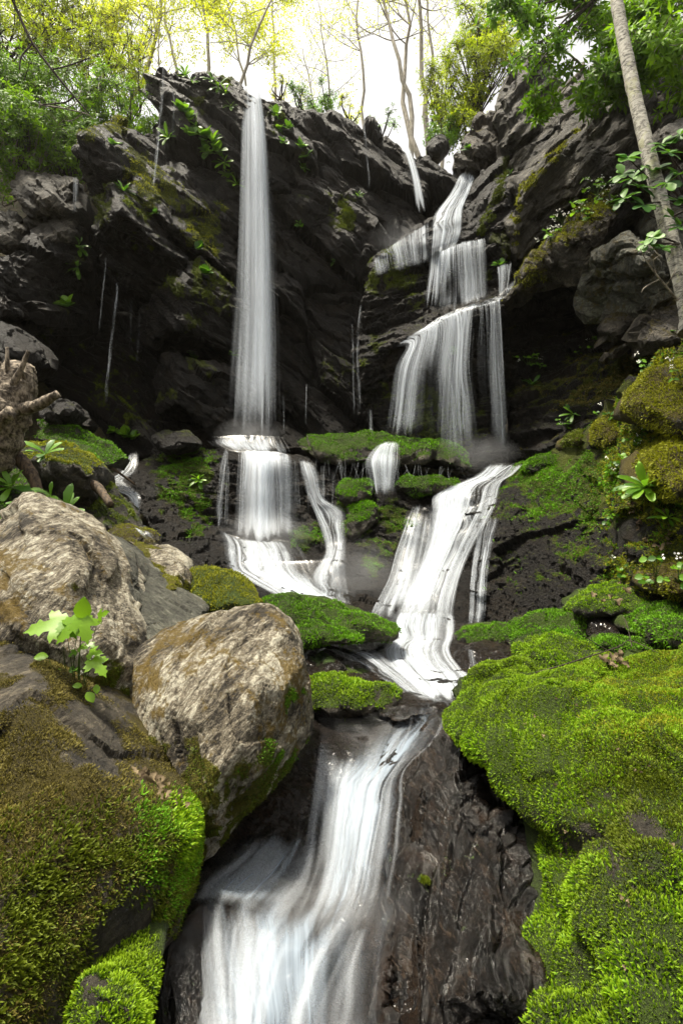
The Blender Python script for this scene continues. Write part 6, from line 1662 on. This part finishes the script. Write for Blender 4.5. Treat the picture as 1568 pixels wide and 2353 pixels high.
bush('bright fresh-leaved branch hanging in from the top right', at(1130, 45, 7.5), (0.75, 0.4, 0.32), 70, .15, L_FRESH, B_DARK, 380, 7, name='buckeye_branch', foot=at(1330, -60, 7.9), cat='tree branch', single=160)
bush('fresh-leaved branch above the grey slab, below the other', at(1215, 120, 7.8), (0.5, 0.3, 0.25), 34, .14, L_FRESH, B_DARK, 381, 7, name='buckeye_branch', foot=at(1380, -20, 8.1), cat='tree branch', single=160)

# birch
def bark_birch():
    t = NT('birch_bark')
    v = t.mapping((0, 0, 0), (10, 10, 22))
    n = t.noise(v, 1.0, 6, 0.75, 1.2)
    v2 = t.mapping()
    n2 = t.noise(v2, 9, 5, 0.7)
    n3 = t.noise(t.mapping((0.3, 0.25, 0), (16, 16, 60)), 1.0, 4, 0.8, 0.8)
    c = t.mix(t.ramp(n, 0.36, 0.60), (0.06, 0.055, 0.046), (0.46, 0.44, 0.38))
    c = t.mix(t.ramp(n2, 0.52, 0.64, 0, 0.6), c, (0.42, 0.42, 0.24))
    c = t.mix(t.ramp(n3, 0.60, 0.68, 0, 0.85), c, (0.045, 0.035, 0.028))
    h = t.math('ADD', n, t.math('MULTIPLY', n3, -0.6))
    return t.done(t.bsdf(c, 0.75, t.bump(h, 0.9, 0.02), 0.3).outputs[0])
M_BIRCH = bark_birch()
bp = [at(1590, 760, 5.2), at(1575, 690, 5.25), at(1552, 600, 5.3), at(1515, 460, 5.4), at(1480, 320, 5.5), at(1452, 200, 5.6), at(1425, 60, 5.7), at(1405, -60, 5.8), at(1385, -250, 6.0)]
pts = spline(bp, 60)
rr = np.interp(np.linspace(0, 1, 60), [0, .06, .15, .5, 1], [.13, .09, .076, .07, .06]) * (1 + 0.05 * perlin(pts * 5))
birch = empty('birch_tree', pts[0])
tag(birch, 'leaning birch trunk with peeling pale bark at the right', 'tree')
V, F = tube_mesh([(pts, rr)], 18)
Nn = V - np.repeat(pts, 18, 0)[:len(V)]
V = V + Nn * (0.10 * perlin(V * np.array((18, 18, 40))))[:, None]
link('trunk', new_mesh('trunk', V - pts[0], F, [M_BIRCH]), birch)
for q in ([(1555, 690, 5.2), (1530, 660, 5.1), (1490, 610, 5.0), (1468, 570, 4.95)], [(1506, 632, 5.05), (1500, 600, 5.0), (1515, 585, 5.0)], [(1515, 640, 5.05), (1480, 660, 5.0), (1472, 672, 5.0)], [(1530, 655, 5.1), (1545, 630, 5.0), (1552, 615, 5.0)]):
    V, F = tube_mesh([(spline([at(*p) for p in q], 10), np.linspace(.014 if q[0][0] == 1555 else .006, .003, 10))], 6)
    link('branch', new_mesh('branch', V - pts[0], F, [B_TWIG]), birch)
# ------------------------------------------------------------------ herbs, log, litter
_leafm = {}
def leaf_mesh(kind, mat, v):
    key = (kind, mat.name, v)
    if key not in _leafm:
        lv, lf = leaf_shape(kind)
        _leafm[key] = new_mesh('leaf', lv, lf, [mat], True, {'v': np.full(len(lv), v), 'tip': lv[:, 0]})
    return _leafm[key]

from mathutils import Matrix
def put_leaf(root, kind, mat, P, D, N, ln, wid=1.0, v=0.5, name='leaf'):
    X = np.array(D, float); X /= np.linalg.norm(X)
    Yv = np.cross(N, X); Yv /= max(np.linalg.norm(Yv), 1e-6)
    Z = np.cross(X, Yv)
    o = link(name, leaf_mesh(kind, mat, v), root)
    top = root if root.parent is None else root.parent
    p = np.array(P) - np.array(top.location)
    m = Matrix([[X[k] * ln, Yv[k] * ln * wid, Z[k] * ln, p[k]] for k in range(3)] + [[0, 0, 0, 1]])
    o.matrix_local = m
    return o

VS = (0.05, 0.3, 0.55, 0.8, 1.0)
def stem(root, pts, r, mat, name='stem'):
    V, F = tube_mesh([(spline(pts, 7), np.linspace(r, r * 0.5, 7))], 4)
    return link(name, new_mesh(name, V - np.array(root.location), F, [mat]), root)

M_STEM = leaf_mat('green_stem', (0.05, 0.09, 0.01), (0.10, 0.16, 0.02), 0.1, 0.6)
M_PETAL = leaf_mat('white_petal', (0.70, 0.70, 0.64), (0.85, 0.85, 0.80), 0.4, 0.6)

def rosette(px, py, size, n, kind, label, mat=None, seed=0, name='leafy_plant', Y=None, up=0.5, group=None, wid=1.0, spread=1.0):
    """tuft of leaves springing from one foot on the rock"""
    rng = random.Random(seed)
    if Y is None:
        h = hit(px, py)
        if h is None:
            return None
        P, Nr = np.array(h[0]), np.array(h[1])
    else:
        P, Nr = at(px, py, Y), np.array((0, -0.7, 0.7))
    root = empty(name, P)
    tag(root, label, 'plant', group)
    O = Nr * 0.6 + np.array((0, -0.45, up))
    O /= np.linalg.norm(O)
    A = np.cross(O, (0.2, 0.9, 0.3)); A /= np.linalg.norm(A)
    Bv = np.cross(O, A)
    for k in range(n):
        a = 2.4 * k + rng.uniform(-0.3, 0.3)
        t = rng.uniform(0.25, 1.0) * spread
        d = O * (1.15 - 0.75 * t) + (A * math.cos(a) + Bv * math.sin(a)) * t
        d[2] -= 0.1
        nn = O * 0.8 + np.array((0, -0.2, 0.5)) - 0.3 * d
        put_leaf(root, kind, mat or L_FERN, P + 0.02 * d, d, nn, size * rng.uniform(0.65, 1.15), wid, rng.choice(VS))
    return root

def herb(px, py, size, n, label, kind='round', mat=None, seed=0, name='leafy_herb', Y=None, flowers=0, group=None, h=1.0):
    """several thin stems with small leaves in threes, some with white flower heads"""
    rng = random.Random(seed)
    if Y is None:
        ht = hit(px, py)
        if ht is None:
            return None
        P = np.array(ht[0])
    else:
        P = at(px, py, Y)
    root = empty(name, P)
    tag(root, label, 'plant', group)
    for k in range(n):
        tipp = P + np.array((rng.uniform(-1, 1) * size * 1.3, -rng.uniform(0.1, 0.8) * size, rng.uniform(-0.3, 1.2) * size * h))
        st = stem(root, [P, (P + tipp) / 2 + np.array((0, -0.1 * size, 0.2 * size)), tipp], 0.05 * size * 0.5, M_STEM)
        if k < flowers:
            for q in range(7):
                c = tipp + np.array((rng.uniform(-1, 1), rng.uniform(-1, 1), rng.uniform(0, 1.2))) * size * 0.22
                put_leaf(st, 'round', M_PETAL, c, (rng.uniform(-1, 1), rng.uniform(-1, 0.2), 0.5), (0, -0.6, 0.8), size * 0.12, 1.0, rng.choice(VS), 'flower')
        else:
            a0 = rng.uniform(0, 6.28)
            for q in range(3):
                a = a0 + q * 2.1
                d = np.array((math.cos(a), math.sin(a) * 0.8 - 0.2, -0.1))
                put_leaf(st, kind, mat or L_FERN, tipp, d, (0.3 * math.cos(a), -0.9, 0.5), size * rng.uniform(0.3, 0.5), 1.0, rng.choice(VS))
    return root

G_CP = 'leafy plants on the cliff'
for k, (px, py, s, n, kind, lab) in enumerate((
        (426, 176, .26, 11, 'strap', 'yellow-green strap-leaved tuft on the pinnacle top, left'), (440, 190, .2, 8, 'strap', 'small strap tuft just under the pinnacle top'),
        (487, 184, .24, 10, 'strap', 'strap-leaved tuft on the sloping rim, upper'), (502, 200, .24, 10, 'strap', 'strap-leaved tuft on the sloping rim, middle'), (519, 216, .22, 9, 'strap', 'strap-leaved tuft on the sloping rim, lower'), (530, 246, .2, 8, 'strap', 'strap tuft hanging just left of the main fall lip'),
        (388, 318, .26, 12, 'strap', 'yellow tuft where the short thread of water lands'), (418, 258, .24, 12, 'oval', 'round green clump at the top of the fern patch'), (436, 272, .24, 12, 'oval', 'green clump second in the fern patch'), (452, 290, .26, 12, 'strap', 'strap clump in the middle of the fern patch'),
        (440, 312, .22, 10, 'oval', 'low clump at the left of the fern patch'), (470, 318, .26, 12, 'oval', 'green clump in the fern patch centre'), (488, 328, .28, 13, 'strap', 'large strap clump on the right of the fern patch'), (500, 350, .26, 12, 'oval', 'green clump right below the large strap clump'),
        (478, 350, .22, 10, 'oval', 'small clump under the fern patch centre'), (515, 376, .24, 11, 'strap', 'strap clump low in the fern patch'), (528, 398, .24, 11, 'oval', 'clump near the bottom of the fern patch'), (544, 424, .22, 10, 'strap', 'lowest clump of the fern patch beside the main fall'),
        (632, 262, .2, 9, 'oval', 'small clump right of the main fall, top'), (642, 300, .16, 8, 'oval', 'small clump right of the main fall, second'), (662, 296, .18, 8, 'oval', 'round clump on the wall right of the main fall'), (652, 326, .14, 7, 'oval', 'tiny clump on the wall below the round clump'),
        (690, 340, .2, 9, 'oval', 'leafy patch on the wall right of the main fall'), (702, 362, .2, 9, 'oval', 'leafy patch just below the other wall patch'), (694, 384, .16, 8, 'oval', 'small sprig under the wall patches'), (640, 275, .14, 6, 'strap', 'tiny strap sprig right of the lip'),
        (690, 515, .14, 7, 'oval', 'sprig on the black wall in mid height'), (770, 602, .12, 6, 'oval', 'tiny sprig near the wall corner'), (822, 452, .16, 8, 'strap', 'yellow sprig on the wall left of the slender fall'), (180, 566, .26, 10, 'strap', 'strap tuft on the left wall by the trickle'),
        (180, 614, .24, 11, 'strap', 'strap tuft on the left wall below the other tuft'), (156, 706, .24, 14, 'oval', 'bright round clump on the left wall'), (102, 772, .16, 9, 'oval', 'small clump low on the left wall'), (262, 335, .16, 9, 'oval', 'dark sprig on the upper slab'), (360, 490, .13, 8, 'oval', 'sprig in the crack between the slabs'),
        (285, 440, .2, 9, 'strap', 'tuft on the second slab edge'), (470, 630, .18, 12, 'round', 'bright clump on the wall left of the main fall'), (460, 572, .14, 9, 'round', 'small clump in the lower slab crack'), (440, 812, .26, 22, 'oval', 'drooping leafy clump above the lower block'), (542, 812, .16, 10, 'oval', 'small drooping clump at the edge of the main fall'),
        (262, 992, .16, 10, 'round', 'light green herb at the wall foot, left'), (290, 1000, .18, 12, 'round', 'light green herb at the wall foot, middle'), (316, 1004, .16, 10, 'round', 'light green herb at the wall foot, right'), (456, 1104, .2, 10, 'strap', 'bright rosette on the moss slope left of the middle tier'),
        (1040, 812, .14, 8, 'round', 'green sprig shining through the cascade veil'), (1075, 345, .13, 9, 'oval', 'leafy sprig on the brown rock at the cascade head'), (1150, 610, .16, 9, 'oval', 'sprig beside the small right spill'), (1172, 400, .18, 5, 'strap', 'yellow sprig in the cleft of the wet slab'))):
    rosette(px, py, s, n, kind, lab, L_FRESH if k < 20 or 'bright' in lab or 'light' in lab else L_FERN, 500 + k, group=G_CP)

G_RB = 'plants on the right bank'
for k, (px, py, s, n, kind, lab) in enumerate((
        (1482, 1122, .26, 24, 'strap', 'large strap-leaved rosette on the right bank'), (1532, 1190, .16, 10, 'strap', 'small rosette below the large one'), (1222, 886, .22, 10, 'strap', 'dark strap tuft on the cave wall'), (1316, 952, .2, 8, 'strap', 'strap tuft in front of the cave'))):
    rosette(px, py, s, n, kind, lab, L_FRESH if k < 2 else L_FERN, 560 + k, group=G_RB, wid=0.9)
for k, (px, py, s, n, fl, lab) in enumerate((
        (1210, 838, .20, 10, 2, 'leafy herb with a pale flower on the cave wall'), (1362, 802, .16, 8, 2, 'small flowering herb in the cave shade'), (1330, 812, .13, 6, 1, 'second small herb in the cave shade'), (1300, 985, .14, 9, 2, 'herb on the hummock before the cave'),
        (1400, 960, .15, 8, 2, 'round-leaved herb at the bank crest'), (1480, 850, .16, 8, 2, 'herb standing on the bank crest near the gold moss'), (1525, 800, .20, 9, 2, 'tall herb at the bank top by the birch root'), (1412, 1215, .13, 8, 2, 'small herb low on the black face'),
        (1430, 1312, .15, 8, 1, 'round-leaved herb on the lower right moss'), (1505, 1326, .16, 8, 2, 'oval-leaved herb right of the round-leaved one'), (1556, 1338, .16, 9, 2, 'herb at the right photo edge above the moss hummock'), (1450, 1040, .13, 7, 3, 'white flowering herb in mid bank'),
        (1440, 990, .13, 7, 3, 'white flowering herb higher on the bank'), (1480, 1010, .12, 6, 3, 'tiny flowering herb between gold moss clumps'), (1418, 1082, .13, 8, 2, 'herb among dead leaves on the bank'), (1562, 870, .14, 7, 2, 'herb on the upper gold moss clump'))):
    herb(px, py, s, n, lab, 'oval' if k % 3 == 0 else 'round', L_FERN, 600 + k, flowers=fl, group=G_RB)
for k, (px, py, n, fl, lab) in enumerate(((1262, 556, 12, 7, 'white flower cluster on the overhang lip, leftmost'), (1292, 520, 12, 8, 'white flower cluster on the overhang lip, second'), (1335, 470, 14, 9, 'white flower cluster on the overhang lip, middle'),
        (1370, 452, 16, 9, 'white flower cluster in the leafy patch on the overhang'), (1400, 470, 16, 9, 'white flower cluster on the overhang, rightmost'), (1350, 500, 12, 4, 'leafy patch hanging over the overhang edge'))):
    herb(px, py, .20, n, lab, 'round', L_FRESH, 640 + k, flowers=fl, group='flowers on the overhang')

G_NL = 'plants beside the left boulders'
for k, (px, py, Y, s, n, kind, lab) in enumerate(((152, 1180, 4.6, .22, 11, 'strap', 'dark strap rosette behind the pale boulder'), (105, 1045, 5.7, .20, 9, 'strap', 'rosette hanging on the moss-topped block'), (28, 1120, 4.9, .22, 9, 'strap', 'strap leaves at the left edge under the log'),
        (62, 1160, 4.5, .13, 4, 'strap', 'upright leaves behind the pale boulder peak'), (118, 1140, 4.8, .14, 4, 'strap', 'small upright leaf pair behind the pale boulder'))):
    rosette(px, py, s, n, kind, lab, L_FERN, 680 + k, Y=Y, group=G_NL, wid=1.2)

# near rhododendron on the right, leaf by leaf
def sprig(tips, label, ln, seed, foot, mat=L_RHODO):
    rng = np.random.default_rng(seed)
    base = at(*foot)
    root = empty('rhododendron_bush', base)
    tag(root, label, 'shrub', G_RR)
    for (px, py, Y) in tips:
        C = at(px, py, Y)
        st = stem(root, [base, (base + C) / 2 + rng.normal(0, 0.06, 3), C], 0.012, B_DARK)
        P, D, N, L = whorls(rng, C[None], np.array([[rng.normal(0, .3), -0.6, 0.6]]), 8, ln, 0.3)
        for a, d, nn, l in zip(P, D, N, L):
            put_leaf(st, 'lance', mat, a, d, nn, l, 1.35, float(rng.choice(VS)))
    return root
L_RHN = leaf_mat('rhododendron_leaf_near', (0.02, 0.08, 0.006), (0.09, 0.22, 0.010), 0.35, 0.45, None, 0.25)
sprig([(1440, 362, 5.2), (1428, 400, 5.3), (1470, 430, 5.2), (1432, 455, 5.2), (1480, 470, 5.1), (1535, 350, 5.0), (1560, 400, 5.0), (1530, 420, 5.0), (1555, 460, 5.0), (1500, 390, 5.4), (1565, 520, 5.0), (1545, 500, 5.1), (1450, 410, 5.4), (1520, 330, 5.3), (1560, 310, 5.2)],
      'near rhododendron branches on both sides of the birch', .15, 71, (1580, 480, 5.8), L_RHN)
sprig([(1498, 545, 4.9), (1520, 570, 4.9), (1480, 560, 5.0)], 'rhododendron sprig hanging left of the birch foot', .12, 72, (1560, 560, 5.3), L_RHN)

# foreground plant
fp = at(182, 1615, 2.78)
plant = empty('woodland_plant', fp)
tag(plant, 'bright green lobed-leaf plant growing between the left boulders', 'plant')
for (px, py, Y, dx, dz, ln, kind, v) in (
        (150, 1432, 2.66, -1.0, -0.12, .21, 'lobed', 1.0), (182, 1425, 2.62, -0.5, -0.55, .16, 'lobed', .8), (190, 1420, 2.60, 0.35, -0.7, .15, 'lobed', 1.0), (190, 1425, 2.62, 0.15, 1.0, .13, 'oval', 1.0), (226, 1418, 2.66, 0.6, 0.35, .085, 'lobed', .8),
        (150, 1428, 2.64, 0.6, -0.5, .13, 'lobed', .55), (112, 1508, 2.66, -1, 0.05, .075, 'oval', .8), (212, 1515, 2.60, 0.75, -0.55, .13, 'lobed', 1.0), (205, 1500, 2.62, 0.9, 0.1, .09, 'lobed', .8), (190, 1575, 2.62, -0.6, 0.1, .05, 'oval', .8),
        (200, 1590, 2.58, 0.6, -0.5, .07, 'oval', 1.0), (222, 1572, 2.58, 0.2, -0.6, .05, 'oval', .8), (182, 1488, 2.64, 0.9, 0.1, .06, 'lobed', .55), (205, 1478, 2.65, 0.7, -0.3, .05, 'lobed', .55), (175, 1495, 2.64, -0.5, -0.4, .05, 'lobed', .3), (140, 1550, 2.66, -0.7, 0.3, .06, 'lobed', .55)):
    P = at(px, py, Y)
    st = stem(plant, [fp + np.array((0, 0, -0.03)), fp * 0.5 + P * 0.5 + np.array((0.02 * dx, -0.03, 0)), P], 0.0032, M_STEM)
    put_leaf(st, kind, L_FRESH, P, (dx, -0.35, dz), (0.15 + 0.5 * dx, -0.75, 0.55), ln * 0.85, 0.85, v)
herb(205, 1545, .07, 6, 'small white-flowered herb stem beside the lobed-leaf plant', 'round', L_FERN, 690, Y=2.72, flowers=3, h=2.6)

# dead wood
M_WOOD = bark_mat('weathered_wood', (0.035, 0.026, 0.018), (0.30, 0.25, 0.19), (30, 30, 18), 0.85, 1.0, (0.05, 0.038, 0.027))
M_WOODD = bark_mat('dark_rotten_wood', (0.02, 0.014, 0.009), (0.11, 0.075, 0.045), (30, 30, 7), 0.8, 0.9)
log = empty('dead_log', at(10, 1060, 4.9))
tag(log, 'weathered grey stump with broken branch stubs at the left edge', 'log')
def wood(root, pts, r0, r1, mat, name, n=28, rough=0.16, fr=(9, 9, 3)):
    c = spline([at(*p) for p in pts], n)
    rad = np.linspace(r0, r1, n)
    V, F = tube_mesh([(c, rad)], 18)
    ctr = np.repeat(c, 18, 0)
    tg = np.repeat(np.gradient(c, axis=0), 18, 0)
    tg /= np.linalg.norm(tg, axis=1)[:, None]
    al = (V * tg).sum(1)
    perp = V - tg * al[:, None]
    fib = fbm(np.c_[perp * 26, al * 3.0][:, [0, 2, 3]], 3)          # splintered fibres run along the wood
    V = ctr + (V - ctr) * (1 + rough * fbm(V * np.array(fr), 3) + 0.10 * fib)[:, None]
    V = V + tg * (0.25 * r1 * fib * (np.repeat(np.arange(n), 18) >= n - 2))[:, None] * 1.5
    cap0, cap1 = len(V), len(V) + 1
    V = np.concatenate((V, c[:1], c[-1:] + (c[-1] - c[-2]) * 0.3))
    i = np.arange(18)
    F = np.concatenate((F, np.stack((np.full(18, cap0), (i + 1) % 18, i, i), 1), np.stack((np.full(18, cap1), (n - 1) * 18 + i, (n - 1) * 18 + (i + 1) % 18, (n - 1) * 18 + (i + 1) % 18), 1)))
    T3 = np.concatenate((F[:, [0, 1, 2]], F[:, [0, 2, 3]]))
    T3 = T3[(T3[:, 0] != T3[:, 1]) & (T3[:, 1] != T3[:, 2]) & (T3[:, 0] != T3[:, 2])]
    return link(name, new_mesh(name, V - np.array(root.location), T3, [mat]), root)
wood(log, [(-70, 1080, 4.9), (-20, 1010, 4.9), (15, 940, 4.9), (40, 880, 4.95), (48, 845, 5.0)], .27, .13, M_WOOD, 'trunk', 60, 0.22, (5, 5, 5))
wood(log, [(55, 940, 4.85), (90, 930, 4.7), (132, 905, 4.6)], .06, .035, M_WOOD, 'branch_stub')
wood(log, [(28, 890, 4.8), (48, 850, 4.75), (66, 806, 4.72)], .035, .016, M_WOOD, 'branch_stub')
wood(log, [(18, 870, 4.85), (18, 835, 4.8), (17, 798, 4.8)], .024, .014, M_WOOD, 'branch_stub')
wood(log, [(-20, 990, 4.6), (5, 965, 4.5), (24, 945, 4.45)], .06, .045, M_WOOD, 'branch_stub')
wood(log, [(12, 850, 4.9), (-5, 830, 4.85), (-25, 815, 4.8)], .02, .012, M_WOOD, 'branch_stub')
wood(log, [(60, 880, 4.9), (50, 850, 4.8), (44, 838, 4.8)], .018, .010, M_WOOD, 'branch_stub')
def lone_wood(name, label, pts, r0, r1, mat, cat):
    root = empty(name, at(*pts[0]))
    tag(root, label, cat)
    wood(root, pts, r0, r1, mat, 'stem')
lone_wood('fallen_branch', 'dark rotten branch lying under the stump', [(10, 1035, 5.1), (50, 1060, 5.05), (75, 1095, 5.0), (95, 1150, 4.95)], .065, .045, M_WOODD, 'branch')
lone_wood('fallen_branch', 'rotting branch end poking out below the moss-topped block', [(190, 1105, 6.0), (225, 1120, 5.9), (255, 1160, 5.7)], .06, .04, M_WOODD, 'branch')
lone_wood('stick', 'thin dark stick lying across the left rill', [(225, 1060, 7.6), (265, 1080, 7.7), (312, 1114, 7.9)], .022, .014, M_WOODD, 'stick')
def twig(label, lines, r, mat=None, cat='twig'):
    root = empty('twig', at(*lines[0][0]))
    tag(root, label, cat)
    for k, q in enumerate(lines):
        V, F = tube_mesh([(spline([at(*p) for p in q], 12), np.linspace(r * (1 if k == 0 else .6), r * .4, 12))], 6)
        link('stem' if k == 0 else 'side_twig', new_mesh('twig', V - np.array(root.location), F, [mat or B_DARK]), root)
twig('forked black twig lying on the big moss boulder', [[(1230, 1545, 3.75), (1290, 1528, 3.8), (1360, 1505, 3.9), (1420, 1485, 4.1), (1440, 1470, 4.2)], [(1395, 1495, 4.0), (1370, 1480, 4.0), (1340, 1460, 4.0)], [(1440, 1470, 4.2), (1470, 1480, 4.0), (1510, 1500, 3.9)], [(1450, 1485, 4.1), (1440, 1440, 4.2), (1430, 1415, 4.3)]], .006)
twig('bare dark branch hanging across the left thicket', [[(30, 0, 9.0), (70, 90, 9.1), (120, 160, 9.2), (165, 215, 9.3), (205, 260, 9.4)], [(120, 160, 9.2), (160, 150, 9.2), (200, 135, 9.2)], [(170, 222, 9.3), (150, 235, 9.3), (100, 240, 9.3)], [(75, 100, 9.1), (50, 130, 9.1), (45, 160, 9.1)]], .028, None, 'branch')
twig('pale crooked twig over the slab tip', [[(90, 240, 9.4), (150, 250, 9.5), (200, 262, 9.6), (215, 275, 9.7)], [(150, 250, 9.5), (175, 235, 9.5), (190, 200, 9.5)], [(190, 260, 9.6), (170, 275, 9.6), (150, 278, 9.6)]], .016, B_TWIG)

# dead leaves
rngd = random.Random(99)
def dead(px, py, Y, s, label, group):
    P = at(px, py, Y)
    o = link('dead_leaf', leaf_mesh('crumpled', L_LEAFD, rngd.choice(VS)), None)
    a = rngd.uniform(0, 6.28)
    X = np.array((math.cos(a), -0.35 + 0.4 * math.sin(a), 0.6 * math.sin(a))); X /= np.linalg.norm(X)
    Nv = np.array((rngd.uniform(-.5, .5), -0.7, 0.6))
    Yv = np.cross(Nv, X); Yv /= np.linalg.norm(Yv)
    Z = np.cross(X, Yv)
    s *= rngd.uniform(0.6, 1.2)
    o.matrix_local = Matrix([[X[k] * s, Yv[k] * s, Z[k] * s, P[k]] for k in range(3)] + [[0, 0, 0, 1]])
    tag(o, label, 'leaf', group)
for k in range(30):
    t = rngd.random()
    px, py = 322 + t * 105 + rngd.uniform(-12, 12), 1770 + t * 75 + rngd.uniform(-14, 18)
    h = hit(px, py)
    if h: dead(px, py, h[0].y - 0.01, .038, 'pale dead leaf in the gap between the mossed and lichened boulders', 'leaf litter in the gap')
for k in range(34):
    px, py = rngd.choice(((1480, 1180), (1510, 1250), (1420, 1150), (1460, 1330), (1500, 1210), (1400, 1370))) ; px += rngd.uniform(-45, 45); py += rngd.uniform(-14, 14)
    h = hit(px, py)
    if h: dead(px, py, h[0].y - 0.02, .07, 'brown dead leaf among moss on the right bank', 'leaf litter on the right bank')
for k in range(10):
    px, py = 1415 + rngd.uniform(-32, 32), 1516 + rngd.uniform(-8, 14)
    h = hit(px, py)
    if h: dead(px, py, h[0].y - 0.03, .055, 'pale dead leaf under the twig on the big moss boulder', 'leaf litter on the moss boulder')
for k in range(24):
    px, py = rngd.uniform(1120, 1560), rngd.uniform(1560, 2250)
    h = hit(px, py)
    if h and h[2] is rb: dead(px, py, h[0].y - 0.012, .016, 'tiny yellow-brown leaf scrap on the big moss boulder', 'leaf scraps on the moss')

# sunlit hazy air under the trees
hz = bpy.data.materials.new('haze')
hz.use_nodes = True
hz.node_tree.nodes.clear()
ho = hz.node_tree.nodes.new('ShaderNodeOutputMaterial')
hv = hz.node_tree.nodes.new('ShaderNodeVolumePrincipled')
hv.inputs['Color'].default_value = (1.0, 0.95, 0.84, 1)
hv.inputs['Density'].default_value = 0.0008
hv.inputs['Anisotropy'].default_value = 0.8
hz.node_tree.links.new(hv.outputs[0], ho.inputs['Volume'])
hb = np.array([(x, y, z) for z in (-3.5, 75) for y in (-70, 310) for x in (-170, 170)], float)
hf = [(0, 2, 3, 1), (4, 5, 7, 6), (0, 1, 5, 4), (2, 6, 7, 3), (0, 4, 6, 2), (1, 3, 7, 5)]
haze = link('haze', new_mesh('haze', hb, hf, [hz], False))
tag(haze, kind='stuff')

# spray
mist(570, 1000, 9.9, (0.7, 0.45, 0.4), 0.6, 'spray at the foot of the main fall')
mist(610, 1225, 8.7, (0.9, 0.45, 0.45), 0.7, 'spray at the foot of the middle tier')
mist(760, 2090, 2.35, (0.4, 0.2, 0.13), 1.4, 'froth haze where the chute lands')
mist(1100, 1040, 9.4, (0.8, 0.4, 0.4), 0.5, 'spray at the foot of the stepped cascade')
mist(920, 550, 10.9, (0.75, 0.4, 0.45), 0.3, 'spray where the slender fall lands')
mist(830, 1320, 7.6, (0.7, 0.5, 0.6), 0.45, 'thin spray between the two cascades')
